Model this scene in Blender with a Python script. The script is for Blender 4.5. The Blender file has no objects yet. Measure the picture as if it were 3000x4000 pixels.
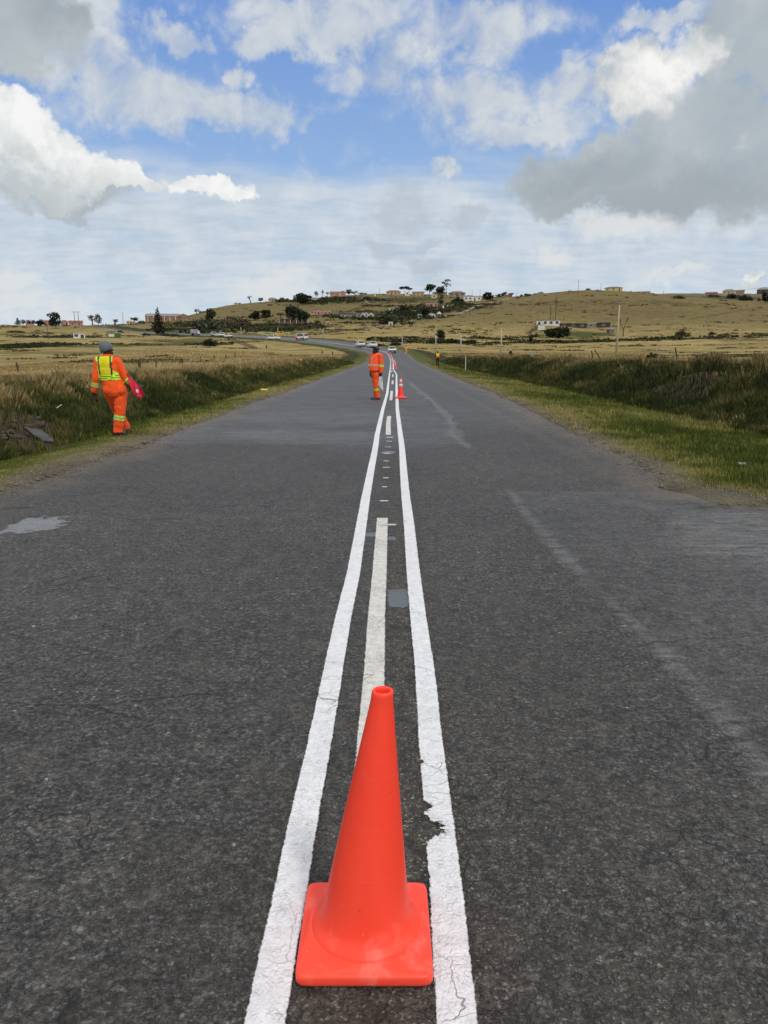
import bpy, bmesh, math, random
import numpy as np
from mathutils import Vector, Matrix, Euler, noise as mnoise
R = math.radians
sc = bpy.context.scene
COL = sc.collection
rng = np.random.default_rng(7)
random.seed(7)

# ------------------------------------------------------------------ camera
F, CX, CY = 3000.0, 1500.0, 2000.0           # focal length and centre in photograph pixels
PITCH, CAMH = R(11.68), 1.5
cam = bpy.data.cameras.new('camera'); camo = bpy.data.objects.new('camera', cam); COL.objects.link(camo)
cam.sensor_fit = 'VERTICAL'; cam.sensor_height = 24; cam.sensor_width = 18; cam.lens = 18.0
cam.clip_start = 0.05; cam.clip_end = 9000
camo.location = (0, 0, CAMH); camo.rotation_euler = (R(90) - PITCH, 0, 0)
sc.camera = camo
sc.view_settings.view_transform = 'Standard'; sc.view_settings.look = 'None'
sc.cycles.max_bounces = 5; sc.cycles.diffuse_bounces = 2; sc.cycles.glossy_bounces = 2; sc.cycles.use_adaptive_sampling = True; sc.cycles.adaptive_threshold = 0.015
sc.view_settings.gamma = 1; sc.view_settings.exposure = 0.0
CP, SP = math.cos(PITCH), math.sin(PITCH)
def ray(px, py):
    u = (px - CX) / F; v = (CY - py) / F
    return (u, CP + v * SP, -SP + v * CP)
def G(px, py, z=0.0):                        # measured spot on the flat near ground
    d = ray(px, py); t = (z - CAMH) / d[2]
    return (d[0] * t, d[1] * t)
def P(px, py, Y):
    d = ray(px, py); t = Y / d[1]
    return (d[0] * t, Y, CAMH + d[2] * t)
def depth(x, y, z): return y * CP - (z - CAMH) * SP

# ------------------------------------------------------------------ sun and sky
SUN_EL, SUN_AZ = 52.0, 150.0                 # azimuth clockwise from +Y (behind the camera, to the right)
sd = bpy.data.lights.new('sun', 'SUN'); sd.energy = 1.7; sd.angle = R(9); sd.color = (1.0, 0.95, 0.88)
so = bpy.data.objects.new('sun', sd); COL.objects.link(so)
sv = Vector((math.sin(R(SUN_AZ)) * math.cos(R(SUN_EL)), math.cos(R(SUN_AZ)) * math.cos(R(SUN_EL)), math.sin(R(SUN_EL))))
so.rotation_euler = sv.to_track_quat('Z', 'Y').to_euler(); so.location = (30, -40, 60)

w = bpy.data.worlds.new('World'); sc.world = w; w.use_nodes = True
class NT:
    """tiny node helper"""
    def __init__(s, nt): s.nt = nt; s.n = nt.nodes; s.l = nt.links
    def new(s, t, **k):
        n = s.n.new(t)
        for a, b in k.items(): setattr(n, a, b)
        return n
    def put(s, sock, v):
        if isinstance(v, bpy.types.NodeSocket): s.l.new(v, sock)
        else: sock.default_value = v
    def math(s, op, a, b=0.0, clamp=False, c=None):
        n = s.new('ShaderNodeMath', operation=op, use_clamp=clamp); s.put(n.inputs[0], a); s.put(n.inputs[1], b)
        if c is not None: s.put(n.inputs[2], c)
        return n.outputs[0]
    def vm(s, op, a, b=(0, 0, 0), scale=None):
        n = s.new('ShaderNodeVectorMath', operation=op); s.put(n.inputs[0], a)
        if scale is not None: s.put(n.inputs[3], scale)
        else: s.put(n.inputs[1], b)
        return n.outputs['Value'] if op in ('LENGTH', 'DOT_PRODUCT', 'DISTANCE') else n.outputs[0]
    def mr(s, v, a, b, c=0.0, d=1.0, smooth=False):
        n = s.new('ShaderNodeMapRange', interpolation_type='SMOOTHSTEP' if smooth else 'LINEAR')
        for i, q in enumerate((v, a, b, c, d)): s.put(n.inputs[i], q)
        return n.outputs[0]
    def noise(s, vec, scale, detail=4, rough=0.5, dist=0.0, dim='3D', lac=2.0):
        n = s.new('ShaderNodeTexNoise', noise_dimensions=dim); s.put(n.inputs['Vector'], vec)
        for k, q in (('Scale', scale), ('Detail', detail), ('Roughness', rough), ('Distortion', dist), ('Lacunarity', lac)): s.put(n.inputs[k], q)
        return n.outputs['Fac'], n.outputs['Color']
    def vor(s, vec, scale, feature='F1', rand=1.0, dim='3D'):
        n = s.new('ShaderNodeTexVoronoi', feature=feature, voronoi_dimensions=dim); s.put(n.inputs['Vector'], vec); s.put(n.inputs['Scale'], scale)
        s.put(n.inputs['Randomness'], rand)
        return n
    def mix(s, f, a, b, mode='MIX'):
        n = s.new('ShaderNodeMix', data_type='RGBA', blend_type=mode); s.put(n.inputs[0], f)
        for i, q in ((6, a), (7, b)):
            if isinstance(q, tuple) and len(q) == 3: q = q + (1,)
            s.put(n.inputs[i], q)
        return n.outputs[2]
    def ramp(s, v, stops):
        n = s.new('ShaderNodeValToRGB'); s.put(n.inputs[0], v); e = n.color_ramp.elements
        while len(e) < len(stops): e.new(0.5)
        for i, (p, c) in enumerate(stops): e[i].position = p; e[i].color = c + (1,)
        return n.outputs[0]

T = NT(w.node_tree); w.node_tree.nodes.clear()
sky = T.new('ShaderNodeTexSky', sky_type='NISHITA', sun_disc=False, sun_elevation=R(SUN_EL), sun_rotation=R(SUN_AZ), altitude=600, air_density=1.0, dust_density=0.6, ozone_density=2.5)
gen = T.new('ShaderNodeTexCoord').outputs['Generated']
sx = T.new('ShaderNodeSeparateXYZ'); T.put(sx.inputs[0], gen)
az = T.math('MULTIPLY', T.math('ARCTAN2', sx.outputs[0], sx.outputs[1]), 180 / math.pi)
elv = T.math('MULTIPLY', T.math('ARCSINE', sx.outputs[2]), 180 / math.pi)
cmb = T.new('ShaderNodeCombineXYZ'); T.put(cmb.inputs[0], az); T.put(cmb.inputs[1], elv); sph = cmb.outputs[0]
# warp the angular coordinates so that every cloud outline is ragged
_, wn = T.noise(sph, 0.16, 5, 0.6)
warp = T.vm('MULTIPLY', T.vm('SUBTRACT', wn, (0.5, 0.5, 0.5)), (9, 6.5, 0))
_, wn2 = T.noise(sph, 0.9, 4, 0.6)
warp2 = T.vm('MULTIPLY', T.vm('SUBTRACT', wn2, (0.5, 0.5, 0.5)), (2.2, 1.8, 0))
sphw = T.vm('ADD', T.vm('ADD', sph, warp), warp2)
# cloud-deck coordinates: a flat layer seen in perspective, gives the streaks low down
zz = T.math('MAXIMUM', T.math('ADD', sx.outputs[2], 0.17), 0.05)
dx = T.math('DIVIDE', sx.outputs[0], zz); dy = T.math('DIVIDE', sx.outputs[1], zz)
cd = T.new('ShaderNodeCombineXYZ'); T.put(cd.inputs[0], dx); T.put(cd.inputs[1], dy); deck = cd.outputs[0]
def sphpos(px, py):
    d = Vector(ray(px, py)).normalized()
    return math.degrees(math.atan2(d.x, d.y)), math.degrees(math.asin(d.z))
def blob(px, py, rx, ry, src, soft=0.35, rot=0.0):
    a, e = sphpos(px, py); a1, _ = sphpos(px + rx, py); a0, _ = sphpos(px - rx, py)
    _, e1 = sphpos(px, py - ry); _, e0 = sphpos(px, py + ry)
    v = T.vm('SUBTRACT', src, (a, e, 0))
    if rot:
        n = T.new('ShaderNodeVectorRotate', rotation_type='Z_AXIS'); T.put(n.inputs['Vector'], v); n.inputs['Angle'].default_value = R(rot); v = n.outputs[0]
    v = T.vm('MULTIPLY', v, (2 / (a1 - a0), 2 / (e1 - e0), 0))
    return T.mr(T.vm('LENGTH', v), 1 + soft, 1 - soft, 0, 1, True)
def union(lst):
    r = lst[0]
    for q in lst[1:]: r = T.math('MAXIMUM', r, q)
    return r
n_fine, _ = T.noise(sph, 0.50, 6, 0.56)
n_mid, _ = T.noise(sph, 0.30, 6, 0.56, .3)
n_big, _ = T.noise(sph, 0.12, 4, 0.55)
n_deck, _ = T.noise(T.vm('MULTIPLY', deck, (1.0, 1.8, 1)), 1.9, 5, 0.6)
n_rip, _ = T.noise(T.vm('MULTIPLY', deck, (2.4, 4.6, 1)), 2.6, 4, 0.55, .5)
base = T.vm('MULTIPLY', sky.outputs[0], (1.0, 1.0, 1.0))
W = 10.0   # world background strength is 0.1: cloud radiances below are written as seen, times W
def c3(r, g, b): return (r * W, g * W, b * W)
BLUE = T.mix(T.mr(elv, 3, 22, 0, 1), c3(.42, .61, .83), c3(.165, .32, .70))
skyc = T.mix(0.9, base, BLUE)
up = T.math('SUBTRACT', n_fine, 0.5)
# 1. thin high veil: dense low down, nearly none above 14 degrees
veil_amt = T.mr(elv, 15.5, 9.5, 0.0, 0.62, True)
veil = T.mr(T.math('ADD', T.math('MULTIPLY', n_deck, 0.9), veil_amt), 0.60, 1.12, 0, 1, True)
veil_c = T.mix(T.mr(T.math('ADD', T.math('MULTIPLY', n_rip, .45), T.math('MULTIPLY', n_mid, .55)), 0.36, 0.64), c3(.50, .585, .67), c3(.68, .735, .79))
veil_c = T.mix(T.mr(elv, 7, 0.5, 0, .7), veil_c, c3(.66, .735, .79))
c1 = T.mix(T.math('MULTIPLY', veil, 0.93), skyc, veil_c)
# 2. mid soft clouds
mids = union([blob(*b, src=sphw, soft=.7) for b in [(560, 330, 290, 130), (850, 420, 400, 75), (300, 240, 260, 100), (1070, 140, 130, 60), (950, 290, 60, 60), (1300, 50, 340, 100), (1480, 230, 170, 140),
        (1880, 90, 300, 110), (1850, 350, 240, 120), (2060, 480, 280, 70), (2250, 340, 160, 90), (1720, 650, 70, 30), (2600, 30, 240, 50), (60, 40, 420, 130), (700, 90, 160, 60)]])
ma = T.mr(T.math('ADD', mids, T.math('MULTIPLY', T.math('SUBTRACT', n_mid, .5), 2.4)), 0.0, 1.05, 0, 1, True)
mid_c = T.mix(T.mr(n_mid, 0.36, 0.64), c3(.46, .53, .64), c3(.68, .71, .73))
c2 = T.mix(T.math('MULTIPLY', ma, 0.92), c1, mid_c)
# 3. heavy grey clouds
grey = union([blob(*b, src=sphw, soft=.42) for b in [(2830, 620, 560, 290), (2350, 690, 380, 150), (2950, 150, 260, 230), (2700, 780, 380, 110), (2500, 330, 200, 190), (40, 110, 330, 170), (150, 700, 470, 110)]])
ga = T.mr(T.math('ADD', grey, T.math('MULTIPLY', up, 1.25)), 0.18, 0.88, 0, 1, True)
gd = union([blob(*b, src=sphw, soft=.8) for b in [(2650, 790, 480, 110), (2300, 690, 260, 90), (300, 60, 200, 110)]])
gcol = T.mix(T.mr(T.math('ADD', n_big, T.math('MULTIPLY', up, .5)), 0.3, 0.7), c3(.40, .455, .50), c3(.50, .55, .57))
gcol = T.mix(T.math('MULTIPLY', gd, .8), gcol, c3(.335, .38, .42))
c3_ = T.mix(T.math('MULTIPLY', ga, 0.96), c2, gcol)
scr = union([blob(*b, src=sphw, soft=.8) for b in [(1560, 840, 110, 110), (1780, 850, 70, 50), (1500, 1010, 110, 45), (1700, 970, 60, 35), (1690, 1060, 110, 30)]])
sa = T.mr(T.math('ADD', scr, T.math('MULTIPLY', up, 1.6)), 0.2, 1.1, 0, 1, True)
c4 = T.mix(T.math('MULTIPLY', sa, 0.6), c3_, c3(.46, .515, .58))
# 4. bright white cumulus, lit tops
cum = union([blob(*b, src=sphw, soft=.35) for b in [(20, 450, 190, 120), (230, 590, 200, 100), (400, 660, 190, 80), (600, 735, 130, 48), (120, 640, 360, 150), (850, 745, 130, 58), (2930, 1120, 90, 28)]])
pale = union([blob(*b, src=sphw, soft=.8) for b in [(1100, 1110, 180, 50), (2150, 990, 100, 40), (2450, 900, 200, 70), (60, 1210, 260, 60), (2640, 1080, 160, 30), (60, 1090, 140, 60)]])
ca = T.mr(T.math('ADD', cum, T.math('MULTIPLY', up, 1.1)), 0.18, 0.84, 0, 1, True)
nsh, _ = T.noise(T.vm('ADD', sph, (0.35, -0.9, 0)), 0.55, 5, 0.6)
lit = T.mr(T.math('SUBTRACT', n_fine, nsh), -0.14, 0.13, 0, 1, True)
hot = union([blob(*b, src=sphw, soft=.9) for b in [(2560, 320, 230, 200), (850, 745, 180, 90), (40, 440, 230, 110), (500, 690, 240, 90), (250, 560, 160, 80)]])
litc = T.mix(lit, c3(.60, .645, .665), c3(.84, .86, .86))
litc = T.mix(T.math('MULTIPLY', hot, 0.6), litc, c3(.97, .965, .95))
shade = union([blob(*b, src=sphw, soft=.9) for b in [(80, 760, 480, 110), (2640, 480, 300, 60)]])
litc = T.mix(T.math('MULTIPLY', shade, 0.9), litc, c3(.52, .565, .585))
c5 = T.mix(ca, c4, litc)
rl = union([blob(*b, src=sphw, soft=.55) for b in [(2520, 320, 210, 190), (2440, 420, 130, 110), (2680, 180, 170, 90), (2400, 230, 60, 90), (2620, 260, 170, 120)]])
ra = T.mr(T.math('ADD', rl, T.math('MULTIPLY', up, 1.2)), 0.1, 1.15, 0, 1, True)
core = blob(2570, 310, 150, 120, sphw, .9)
c5 = T.mix(T.math('MULTIPLY', ra, .95), c5, T.mix(T.math('ADD', T.math('MULTIPLY', core, .8), T.math('MULTIPLY', lit, .35), True), c3(.64, .67, .66), c3(.96, .95, .93)))
pa = T.mr(T.math('ADD', pale, T.math('MULTIPLY', up, 1.5)), 0.15, 1.05, 0, 1, True)
c6 = T.mix(T.math('MULTIPLY', pa, 0.75), c5, c3(.75, .765, .765))
# 5. broken cloud added in the unseen sky, overhead and behind, to keep its light neutral
over = T.mr(T.math('ADD', T.math('MAXIMUM', T.mr(elv, 23, 34, 0, 1), T.mr(T.math('ABSOLUTE', az), 34, 60, 0, 1)), T.math('MULTIPLY', up, 1.2)), .25, .8, 0, 1, True)
c6 = T.mix(T.math('MULTIPLY', over, .96), c6, T.mix(n_big, c3(.60, .60, .59), c3(1.0, .98, .95)))
bg = T.new('ShaderNodeBackground'); T.put(bg.inputs[0], c6); bg.inputs[1].default_value = 1.0 / W
wo = T.new('ShaderNodeOutputWorld'); T.l.new(bg.outputs[0], wo.inputs[0])
w.cycles.sampling_method = 'MANUAL'; w.cycles.sample_map_resolution = 512

# ------------------------------------------------------------------ mesh helpers
def setp(o, label=None, cat=None, group=None, kind=None):
    if label: o['label'] = label
    if cat: o['category'] = cat
    if group: o['group'] = group
    if kind: o['kind'] = kind
    return o
def np_mesh(name, V, Fc, mats, smooth=False, attrs=None, parent=None, fmat=None):
    """V (n,3), Fc (m,3|4) arrays"""
    V = np.asarray(V, np.float32); Fc = np.asarray(Fc, np.int32); k = Fc.shape[1]
    me = bpy.data.meshes.new(name); me.vertices.add(len(V)); me.vertices.foreach_set('co', V.ravel())
    me.loops.add(Fc.size); me.loops.foreach_set('vertex_index', Fc.ravel())
    me.polygons.add(len(Fc)); me.polygons.foreach_set('loop_start', np.arange(0, Fc.size, k, dtype=np.int32))
    if smooth: me.polygons.foreach_set('use_smooth', np.ones(len(Fc), bool))
    for m in (mats if isinstance(mats, (list, tuple)) else [mats]): me.materials.append(m)
    if fmat is not None: me.polygons.foreach_set('material_index', np.asarray(fmat, np.int32))
    for an, (typ, data) in (attrs or {}).items():
        a = me.attributes.new(an, typ, 'POINT')
        a.data.foreach_set('color' if typ == 'FLOAT_COLOR' else 'value', np.asarray(data, np.float32).ravel())
    me.update(calc_edges=True)
    o = bpy.data.objects.new(name, me); COL.objects.link(o)
    if parent: o.parent = parent
    return o
def thing(name, loc, label, cat, group=None, rz=0.0):
    o = bpy.data.objects.new(name, None); o.empty_display_size = 0.2; COL.objects.link(o)
    o.location = loc; o.rotation_euler = (0, 0, rz)
    return setp(o, label, cat, group)
def copy_tree(o, parent=None):
    c = o.copy(); COL.objects.link(c)
    if parent: c.parent = parent
    for ch in list(o.children): copy_tree(ch, c)
    return c
class MB:
    def __init__(s): s.v = []; s.f = []; s.m = []
    def add(s, vs, fs, mi=0):
        b = len(s.v); s.v += [tuple(q) for q in vs]
        s.f += [tuple(b + i for i in q) for q in fs]; s.m += [mi] * len(fs); return s
    def box(s, c, d, rz=0, mi=0, top=1.0, topy=None):
        hx, hy, hz = d[0] / 2, d[1] / 2, d[2] / 2; ty = top if topy is None else topy
        vs = []
        for z, kx, ky in ((-hz, 1, 1), (hz, top, ty)):
            for a, b in ((-1, -1), (1, -1), (1, 1), (-1, 1)): 
                x, y = a * hx * kx, b * hy * ky
                vs.append((c[0] + x * math.cos(rz) - y * math.sin(rz), c[1] + x * math.sin(rz) + y * math.cos(rz), c[2] + z))
        return s.add(vs, [(3, 2, 1, 0), (4, 5, 6, 7), (0, 1, 5, 4), (1, 2, 6, 5), (2, 3, 7, 6), (3, 0, 4, 7)], mi)
    def loft(s, rings, cap=True, mi=0):
        n = len(rings[0]); vs = [q for r in rings for q in r]; fs = []
        for k in range(len(rings) - 1):
            for i in range(n):
                j = (i + 1) % n; fs.append((k * n + i, k * n + j, (k + 1) * n + j, (k + 1) * n + i))
        if cap: fs.append(tuple(range(n - 1, -1, -1))); fs.append(tuple((len(rings) - 1) * n + i for i in range(n)))
        return s.add(vs, fs, mi)
    def tube(s, pts, rad, n=8, cap=True, mi=0):
        pts = [Vector(p) for p in pts]; rings = []; up = None
        if not isinstance(rad, (list, tuple)): rad = [rad] * len(pts)
        for i, p in enumerate(pts):
            d = (pts[min(i + 1, len(pts) - 1)] - pts[max(i - 1, 0)]).normalized()
            if up is None: up = Vector((0, 0, 1)) if abs(d.z) < .9 else Vector((1, 0, 0))
            a = d.cross(up).normalized(); b = a.cross(d).normalized(); up = b
            rings.append([p + (a * math.cos(t) + b * math.sin(t)) * rad[i] for t in [2 * math.pi * k / n for k in range(n)]])
        return s.loft(rings, cap, mi)
    def ell(s, c, r, n=12, m=8, mi=0):
        rings = []
        for k in range(m + 1):
            t = math.pi * (k + .02) / (m + .04); 
            rings.append([(c[0] + r[0] * math.sin(t) * math.cos(a), c[1] + r[1] * math.sin(t) * math.sin(a), c[2] - r[2] * math.cos(t)) for a in [2 * math.pi * i / n for i in range(n)]])
        return s.loft(rings, True, mi)
    def build(s, name, mats, parent=None, smooth=False, bevel=0, loc=None):
        me = bpy.data.meshes.new(name); me.from_pydata([tuple(map(float, q)) for q in s.v], [], s.f)
        for m in (mats if isinstance(mats, (list, tuple)) else [mats]): me.materials.append(m)
        me.polygons.foreach_set('material_index', s.m)
        if smooth: me.polygons.foreach_set('use_smooth', [True] * len(s.f))
        me.update()
        o = bpy.data.objects.new(name, me); COL.objects.link(o)
        if parent: o.parent = parent
        if loc: o.location = loc
        if bevel:
            b = o.modifiers.new('bevel', 'BEVEL'); b.width = bevel; b.segments = 2; b.limit_method = 'ANGLE'; b.angle_limit = R(35)
        return o

# ------------------------------------------------------------------ noise on arrays
def _hash(ix, iy, seed):
    h = (ix.astype(np.int64) * 374761393 + iy.astype(np.int64) * 668265263 + seed * 1442695041) & 0xffffffff
    h = ((h ^ (h >> 13)) * 1274126177) & 0xffffffff
    return ((h ^ (h >> 16)) & 0xffff) / 65535.0
def vnoise(x, y, seed=0):
    ix = np.floor(x); iy = np.floor(y); fx = x - ix; fy = y - iy
    fx = fx * fx * (3 - 2 * fx); fy = fy * fy * (3 - 2 * fy)
    a = _hash(ix, iy, seed); b = _hash(ix + 1, iy, seed); c = _hash(ix, iy + 1, seed); d = _hash(ix + 1, iy + 1, seed)
    return (a * (1 - fx) + b * fx) * (1 - fy) + (c * (1 - fx) + d * fx) * fy
def fbm(x, y, scale=1.0, octv=4, seed=0, gain=0.5):
    t = 0; amp = 1; s = 0; x = np.asarray(x, float) / scale; y = np.asarray(y, float) / scale
    for k in range(octv):
        t = t + amp * vnoise(x * 2 ** k + 17.3 * k, y * 2 ** k - 9.1 * k, seed + k); s += amp; amp *= gain
    return t / s
def sstep(a, b, x):
    t = np.clip((x - a) / (b - a), 0, 1); return t * t * (3 - 2 * t)
def lerp(a, b, t): return a + (b - a) * t

# ------------------------------------------------------------------ road centre line, (x, y, z, cross tilt)
def C3(px, py, Y): return P(px, py, Y)
road_pts = [(-0.07 - .13, -14, 0), (-0.07, -2, 0), (-0.06 + .0, 1.7, 0), (0.0, 8, 0), (0.12, 14, 0), (0.38, 40, 0), (0.70, 70, 0), (1.0, 95, 0.03),
            P(1533, 1417, 118), P(1530, 1405, 140), P(1522, 1387.5, 164), P(1509, 1377.5, 181), P(1485, 1370, 197), P(1418, 1357, 216), P(1345, 1346, 236), P(1270, 1337, 255),
            P(1190, 1328, 276), P(1100, 1321.5, 297), P(989, 1314.5, 322), P(917, 1311.5, 338), P(800, 1307, 362), P(700, 1304, 385), P(588, 1301, 412), P(497, 1296, 445), P(430, 1288, 480), P(380, 1280, 520)]
rp = np.array(road_pts, float)
def catmull(p, step=0.8):
    out = []
    for i in range(len(p) - 1):
        p0, p1, p2, p3 = p[max(i - 1, 0)], p[i], p[i + 1], p[min(i + 2, len(p) - 1)]
        L = np.linalg.norm((p2 - p1)[:2]); n = max(2, int(L / step))
        d1 = np.linalg.norm((p1 - p0)[:2]) or L; d3 = np.linalg.norm((p3 - p2)[:2]) or L
        m1 = (p2 - p0) / (d1 + L) * L; m2 = (p3 - p1) / (L + d3) * L
        for k in range(n):
            t = k / n; t2 = t * t; t3 = t2 * t
            out.append((2 * t3 - 3 * t2 + 1) * p1 + (t3 - 2 * t2 + t) * m1 + (-2 * t3 + 3 * t2) * p2 + (t3 - t2) * m2)
    out.append(p[-1]); return np.array(out)
cl = catmull(rp)
for _ in range(30):
    m = cl[:, 1] > 90; s_ = cl.copy(); s_[1:-1] = (cl[:-2] + 2 * cl[1:-1] + cl[2:]) / 4; cl[m] = s_[m]
tan = np.gradient(cl[:, :2], axis=0); tan /= np.linalg.norm(tan, axis=1)[:, None]
nrm = np.stack([tan[:, 1], -tan[:, 0]], 1)                  # to the right of travel
arc = np.concatenate([[0], np.cumsum(np.linalg.norm(np.diff(cl[:, :2], axis=0), axis=1))])
tilt = 0.085 * sstep(130, 230, cl[:, 1])                    # right side raised through the left-hand bend
def arc_at_Y(Y): return float(np.interp(Y, cl[:, 1], arc))
def halfR(Y): return np.interp(Y, [-14, 4, 6.2, 7.6, 8.6, 10, 14.5, 26, 48, 92, 200], [5.2, 5.2, 5.0, 3.95, 3.3, 3.5, 3.6, 3.95, 4.05, 4.1, 4.1])
def halfL(Y): return np.interp(Y, [-14, 8, 12, 26, 48, 200], [4.25, 4.25, 4.25, 4.3, 4.25, 4.1])
def road_near(x, y):
    """signed lateral distance and index on the centre line for arrays"""
    x = np.asarray(x, float).ravel(); y = np.asarray(y, float).ravel()
    idx = np.zeros(len(x), int); ca_ = cl[::3]
    for a in range(0, len(x), 20000):
        xx = x[a:a + 20000, None]; yy = y[a:a + 20000, None]
        idx[a:a + 20000] = np.argmin((xx - ca_[None, :, 0]) ** 2 + (yy - ca_[None, :, 1]) ** 2, axis=1) * 3
    s = (x - cl[idx, 0]) * nrm[idx, 0] + (y - cl[idx, 1]) * nrm[idx, 1]
    t = (x - cl[idx, 0]) * tan[idx, 0] + (y - cl[idx, 1]) * tan[idx, 1]
    gz = np.gradient(cl[:, 2], arc)
    zr = cl[idx, 2] + gz[idx] * t + tilt[idx] * s
    over = (idx >= len(cl) - 4) & (t > 3)
    s = np.where(over, 99, s)
    return s, zr, idx

# ------------------------------------------------------------------ land form: columns of (distance, picture row) measured over the photograph
near_r = [(-20, None, .95), (15, None, 1.0), (40, None, .98), (80, None, .85)]
near_l = [(-20, None, .72), (20, None, .68), (45, None, .5), (75, None, .68)]
cols = [
 (-900, near_l + [(110, 1386), (200, 1345), (300, 1312), (420, 1285), (520, 1268), (640, 1278), (900, 1300), (2600, 1340)]),
 (0,    near_l + [(110, 1386), (200, 1345), (300, 1314), (420, 1288), (520, 1268), (640, 1278), (900, 1300), (2600, 1340)]),
 (300,  near_l + [(110, 1387), (200, 1346), (300, 1318), (420, 1290), (520, 1270), (640, 1280), (900, 1300), (2600, 1340)]),
 (600,  near_l + [(110, 1389), (200, 1352), (300, 1324), (390, 1306), (440, 1288), (560, 1262), (660, 1258), (900, 1280), (2600, 1340)]),
 (740,  near_l + [(110, 1390), (200, 1358), (300, 1328), (375, 1309), (440, 1282), (530, 1258), (700, 1241), (860, 1252), (2600, 1340)]),
 (900,  near_l + [(110, 1393), (200, 1365), (280, 1340), (340, 1315), (380, 1302), (450, 1276), (550, 1240), (700, 1187), (820, 1192), (2600, 1340)]),
 (1100, near_l + [(110, 1398), (180, 1378), (240, 1350), (297, 1325), (350, 1304), (450, 1268), (600, 1222), (800, 1172), (930, 1180), (2600, 1340)]),
 (1400, near_l + [(110, 1408), (170, 1388), (216, 1360), (240, 1343), (300, 1316), (400, 1290), (500, 1262), (650, 1215), (900, 1149), (1050, 1156), (2600, 1340)]),
 (1550, near_r + [(115, 1412), (164, 1386), (200, 1366), (260, 1336), (330, 1310), (430, 1290), (540, 1252), (700, 1200), (900, 1147), (1050, 1156), (2600, 1340)]),
 (1700, near_r + [(115, 1404), (164, 1384), (210, 1364), (270, 1336), (340, 1308), (430, 1282), (540, 1245), (700, 1198), (900, 1149), (1050, 1158), (2600, 1340)]),
 (1850, near_r + [(120, 1396), (200, 1371), (300, 1344), (380, 1320), (450, 1285), (540, 1235), (700, 1180), (900, 1153), (1050, 1160), (2600, 1340)]),
 (2000, near_r + [(120, 1394), (200, 1371), (300, 1346), (380, 1326), (450, 1285), (540, 1232), (660, 1180), (780, 1160), (930, 1170), (2600, 1340)]),
 (2170, near_r + [(120, 1393), (200, 1372), (300, 1350), (380, 1331), (430, 1300), (480, 1272), (560, 1225), (660, 1165), (740, 1134), (860, 1142), (2600, 1340)]),
 (2300, near_r + [(120, 1393), (200, 1372), (300, 1350), (380, 1328), (430, 1304), (480, 1280), (560, 1228), (660, 1160), (740, 1128), (860, 1136), (2600, 1340)]),
 (2500, near_r + [(120, 1393), (200, 1371), (300, 1348), (380, 1322), (430, 1304), (480, 1282), (560, 1235), (660, 1172), (740, 1141), (900, 1160), (1300, 1144), (1500, 1150), (2600, 1340)]),
 (2700, near_r + [(120, 1392), (200, 1370), (300, 1345), (380, 1315), (430, 1296), (480, 1278), (560, 1240), (650, 1190), (730, 1160), (900, 1175), (1300, 1146), (1500, 1152), (2600, 1340)]),
 (3000, near_r + [(120, 1390), (200, 1366), (300, 1338), (380, 1308), (430, 1290), (480, 1276), (560, 1245), (640, 1206), (720, 1187), (880, 1190), (1200, 1148), (1500, 1152), (2600, 1340)]),
 (3900, near_r + [(120, 1386), (200, 1360), (300, 1330), (380, 1300), (480, 1268), (640, 1215), (720, 1200), (880, 1196), (1200, 1156), (1500, 1160), (2600, 1340)]),
]
TU = np.linspace(-1.0, 1.0, 401); TL = np.linspace(math.log(5), math.log(2700), 420); TY = np.exp(TL) - 22
tab = np.zeros((len(cols), len(TY)))
for i, (pxc, prof) in enumerate(cols):
    ys = [q[0] for q in prof]; zs = [q[2] if q[1] is None else P(pxc, q[1], q[0])[2] for q in prof]
    tab[i] = np.interp(TY, ys, zs)
for _ in range(10):
    tab[:, 1:-1] = (tab[:, :-2] + 2 * tab[:, 1:-1] + tab[:, 2:]) / 4
cu = np.array([(q[0] - CX) / F for q in cols])
full = np.zeros((len(TU), len(TY)))
for j in range(len(TY)): full[:, j] = np.interp(TU, cu, tab[:, j])
for _ in range(26):
    full[1:-1] = (full[:-2] + 2 * full[1:-1] + full[2:]) / 4
def field(x, y):
    d = np.maximum(y, 4.0); u = np.clip(x / d, -.999, .999)
    fu = (u + 1) / 2 * (len(TU) - 1); fl = (np.log(np.maximum(y + 22, 5.001)) - TL[0]) / (TL[1] - TL[0])
    fl = np.clip(fl, 0, len(TL) - 1.001); iu = fu.astype(int); il = fl.astype(int); a = fu - iu; b = fl - il
    iu2 = np.minimum(iu + 1, len(TU) - 1)
    z = (full[iu, il] * (1 - a) + full[iu2, il] * a) * (1 - b) + (full[iu, il + 1] * (1 - a) + full[iu2, il + 1] * a) * b
    amp = np.interp(y, [0, 60, 200, 500, 2000], [.12, .22, .5, 1.0, 3.0])
    return z + (fbm(x, y, 14, 4, 3) - .5) * amp + (fbm(x, y, 90, 3, 5) - .5) * amp * 1.6
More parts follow.
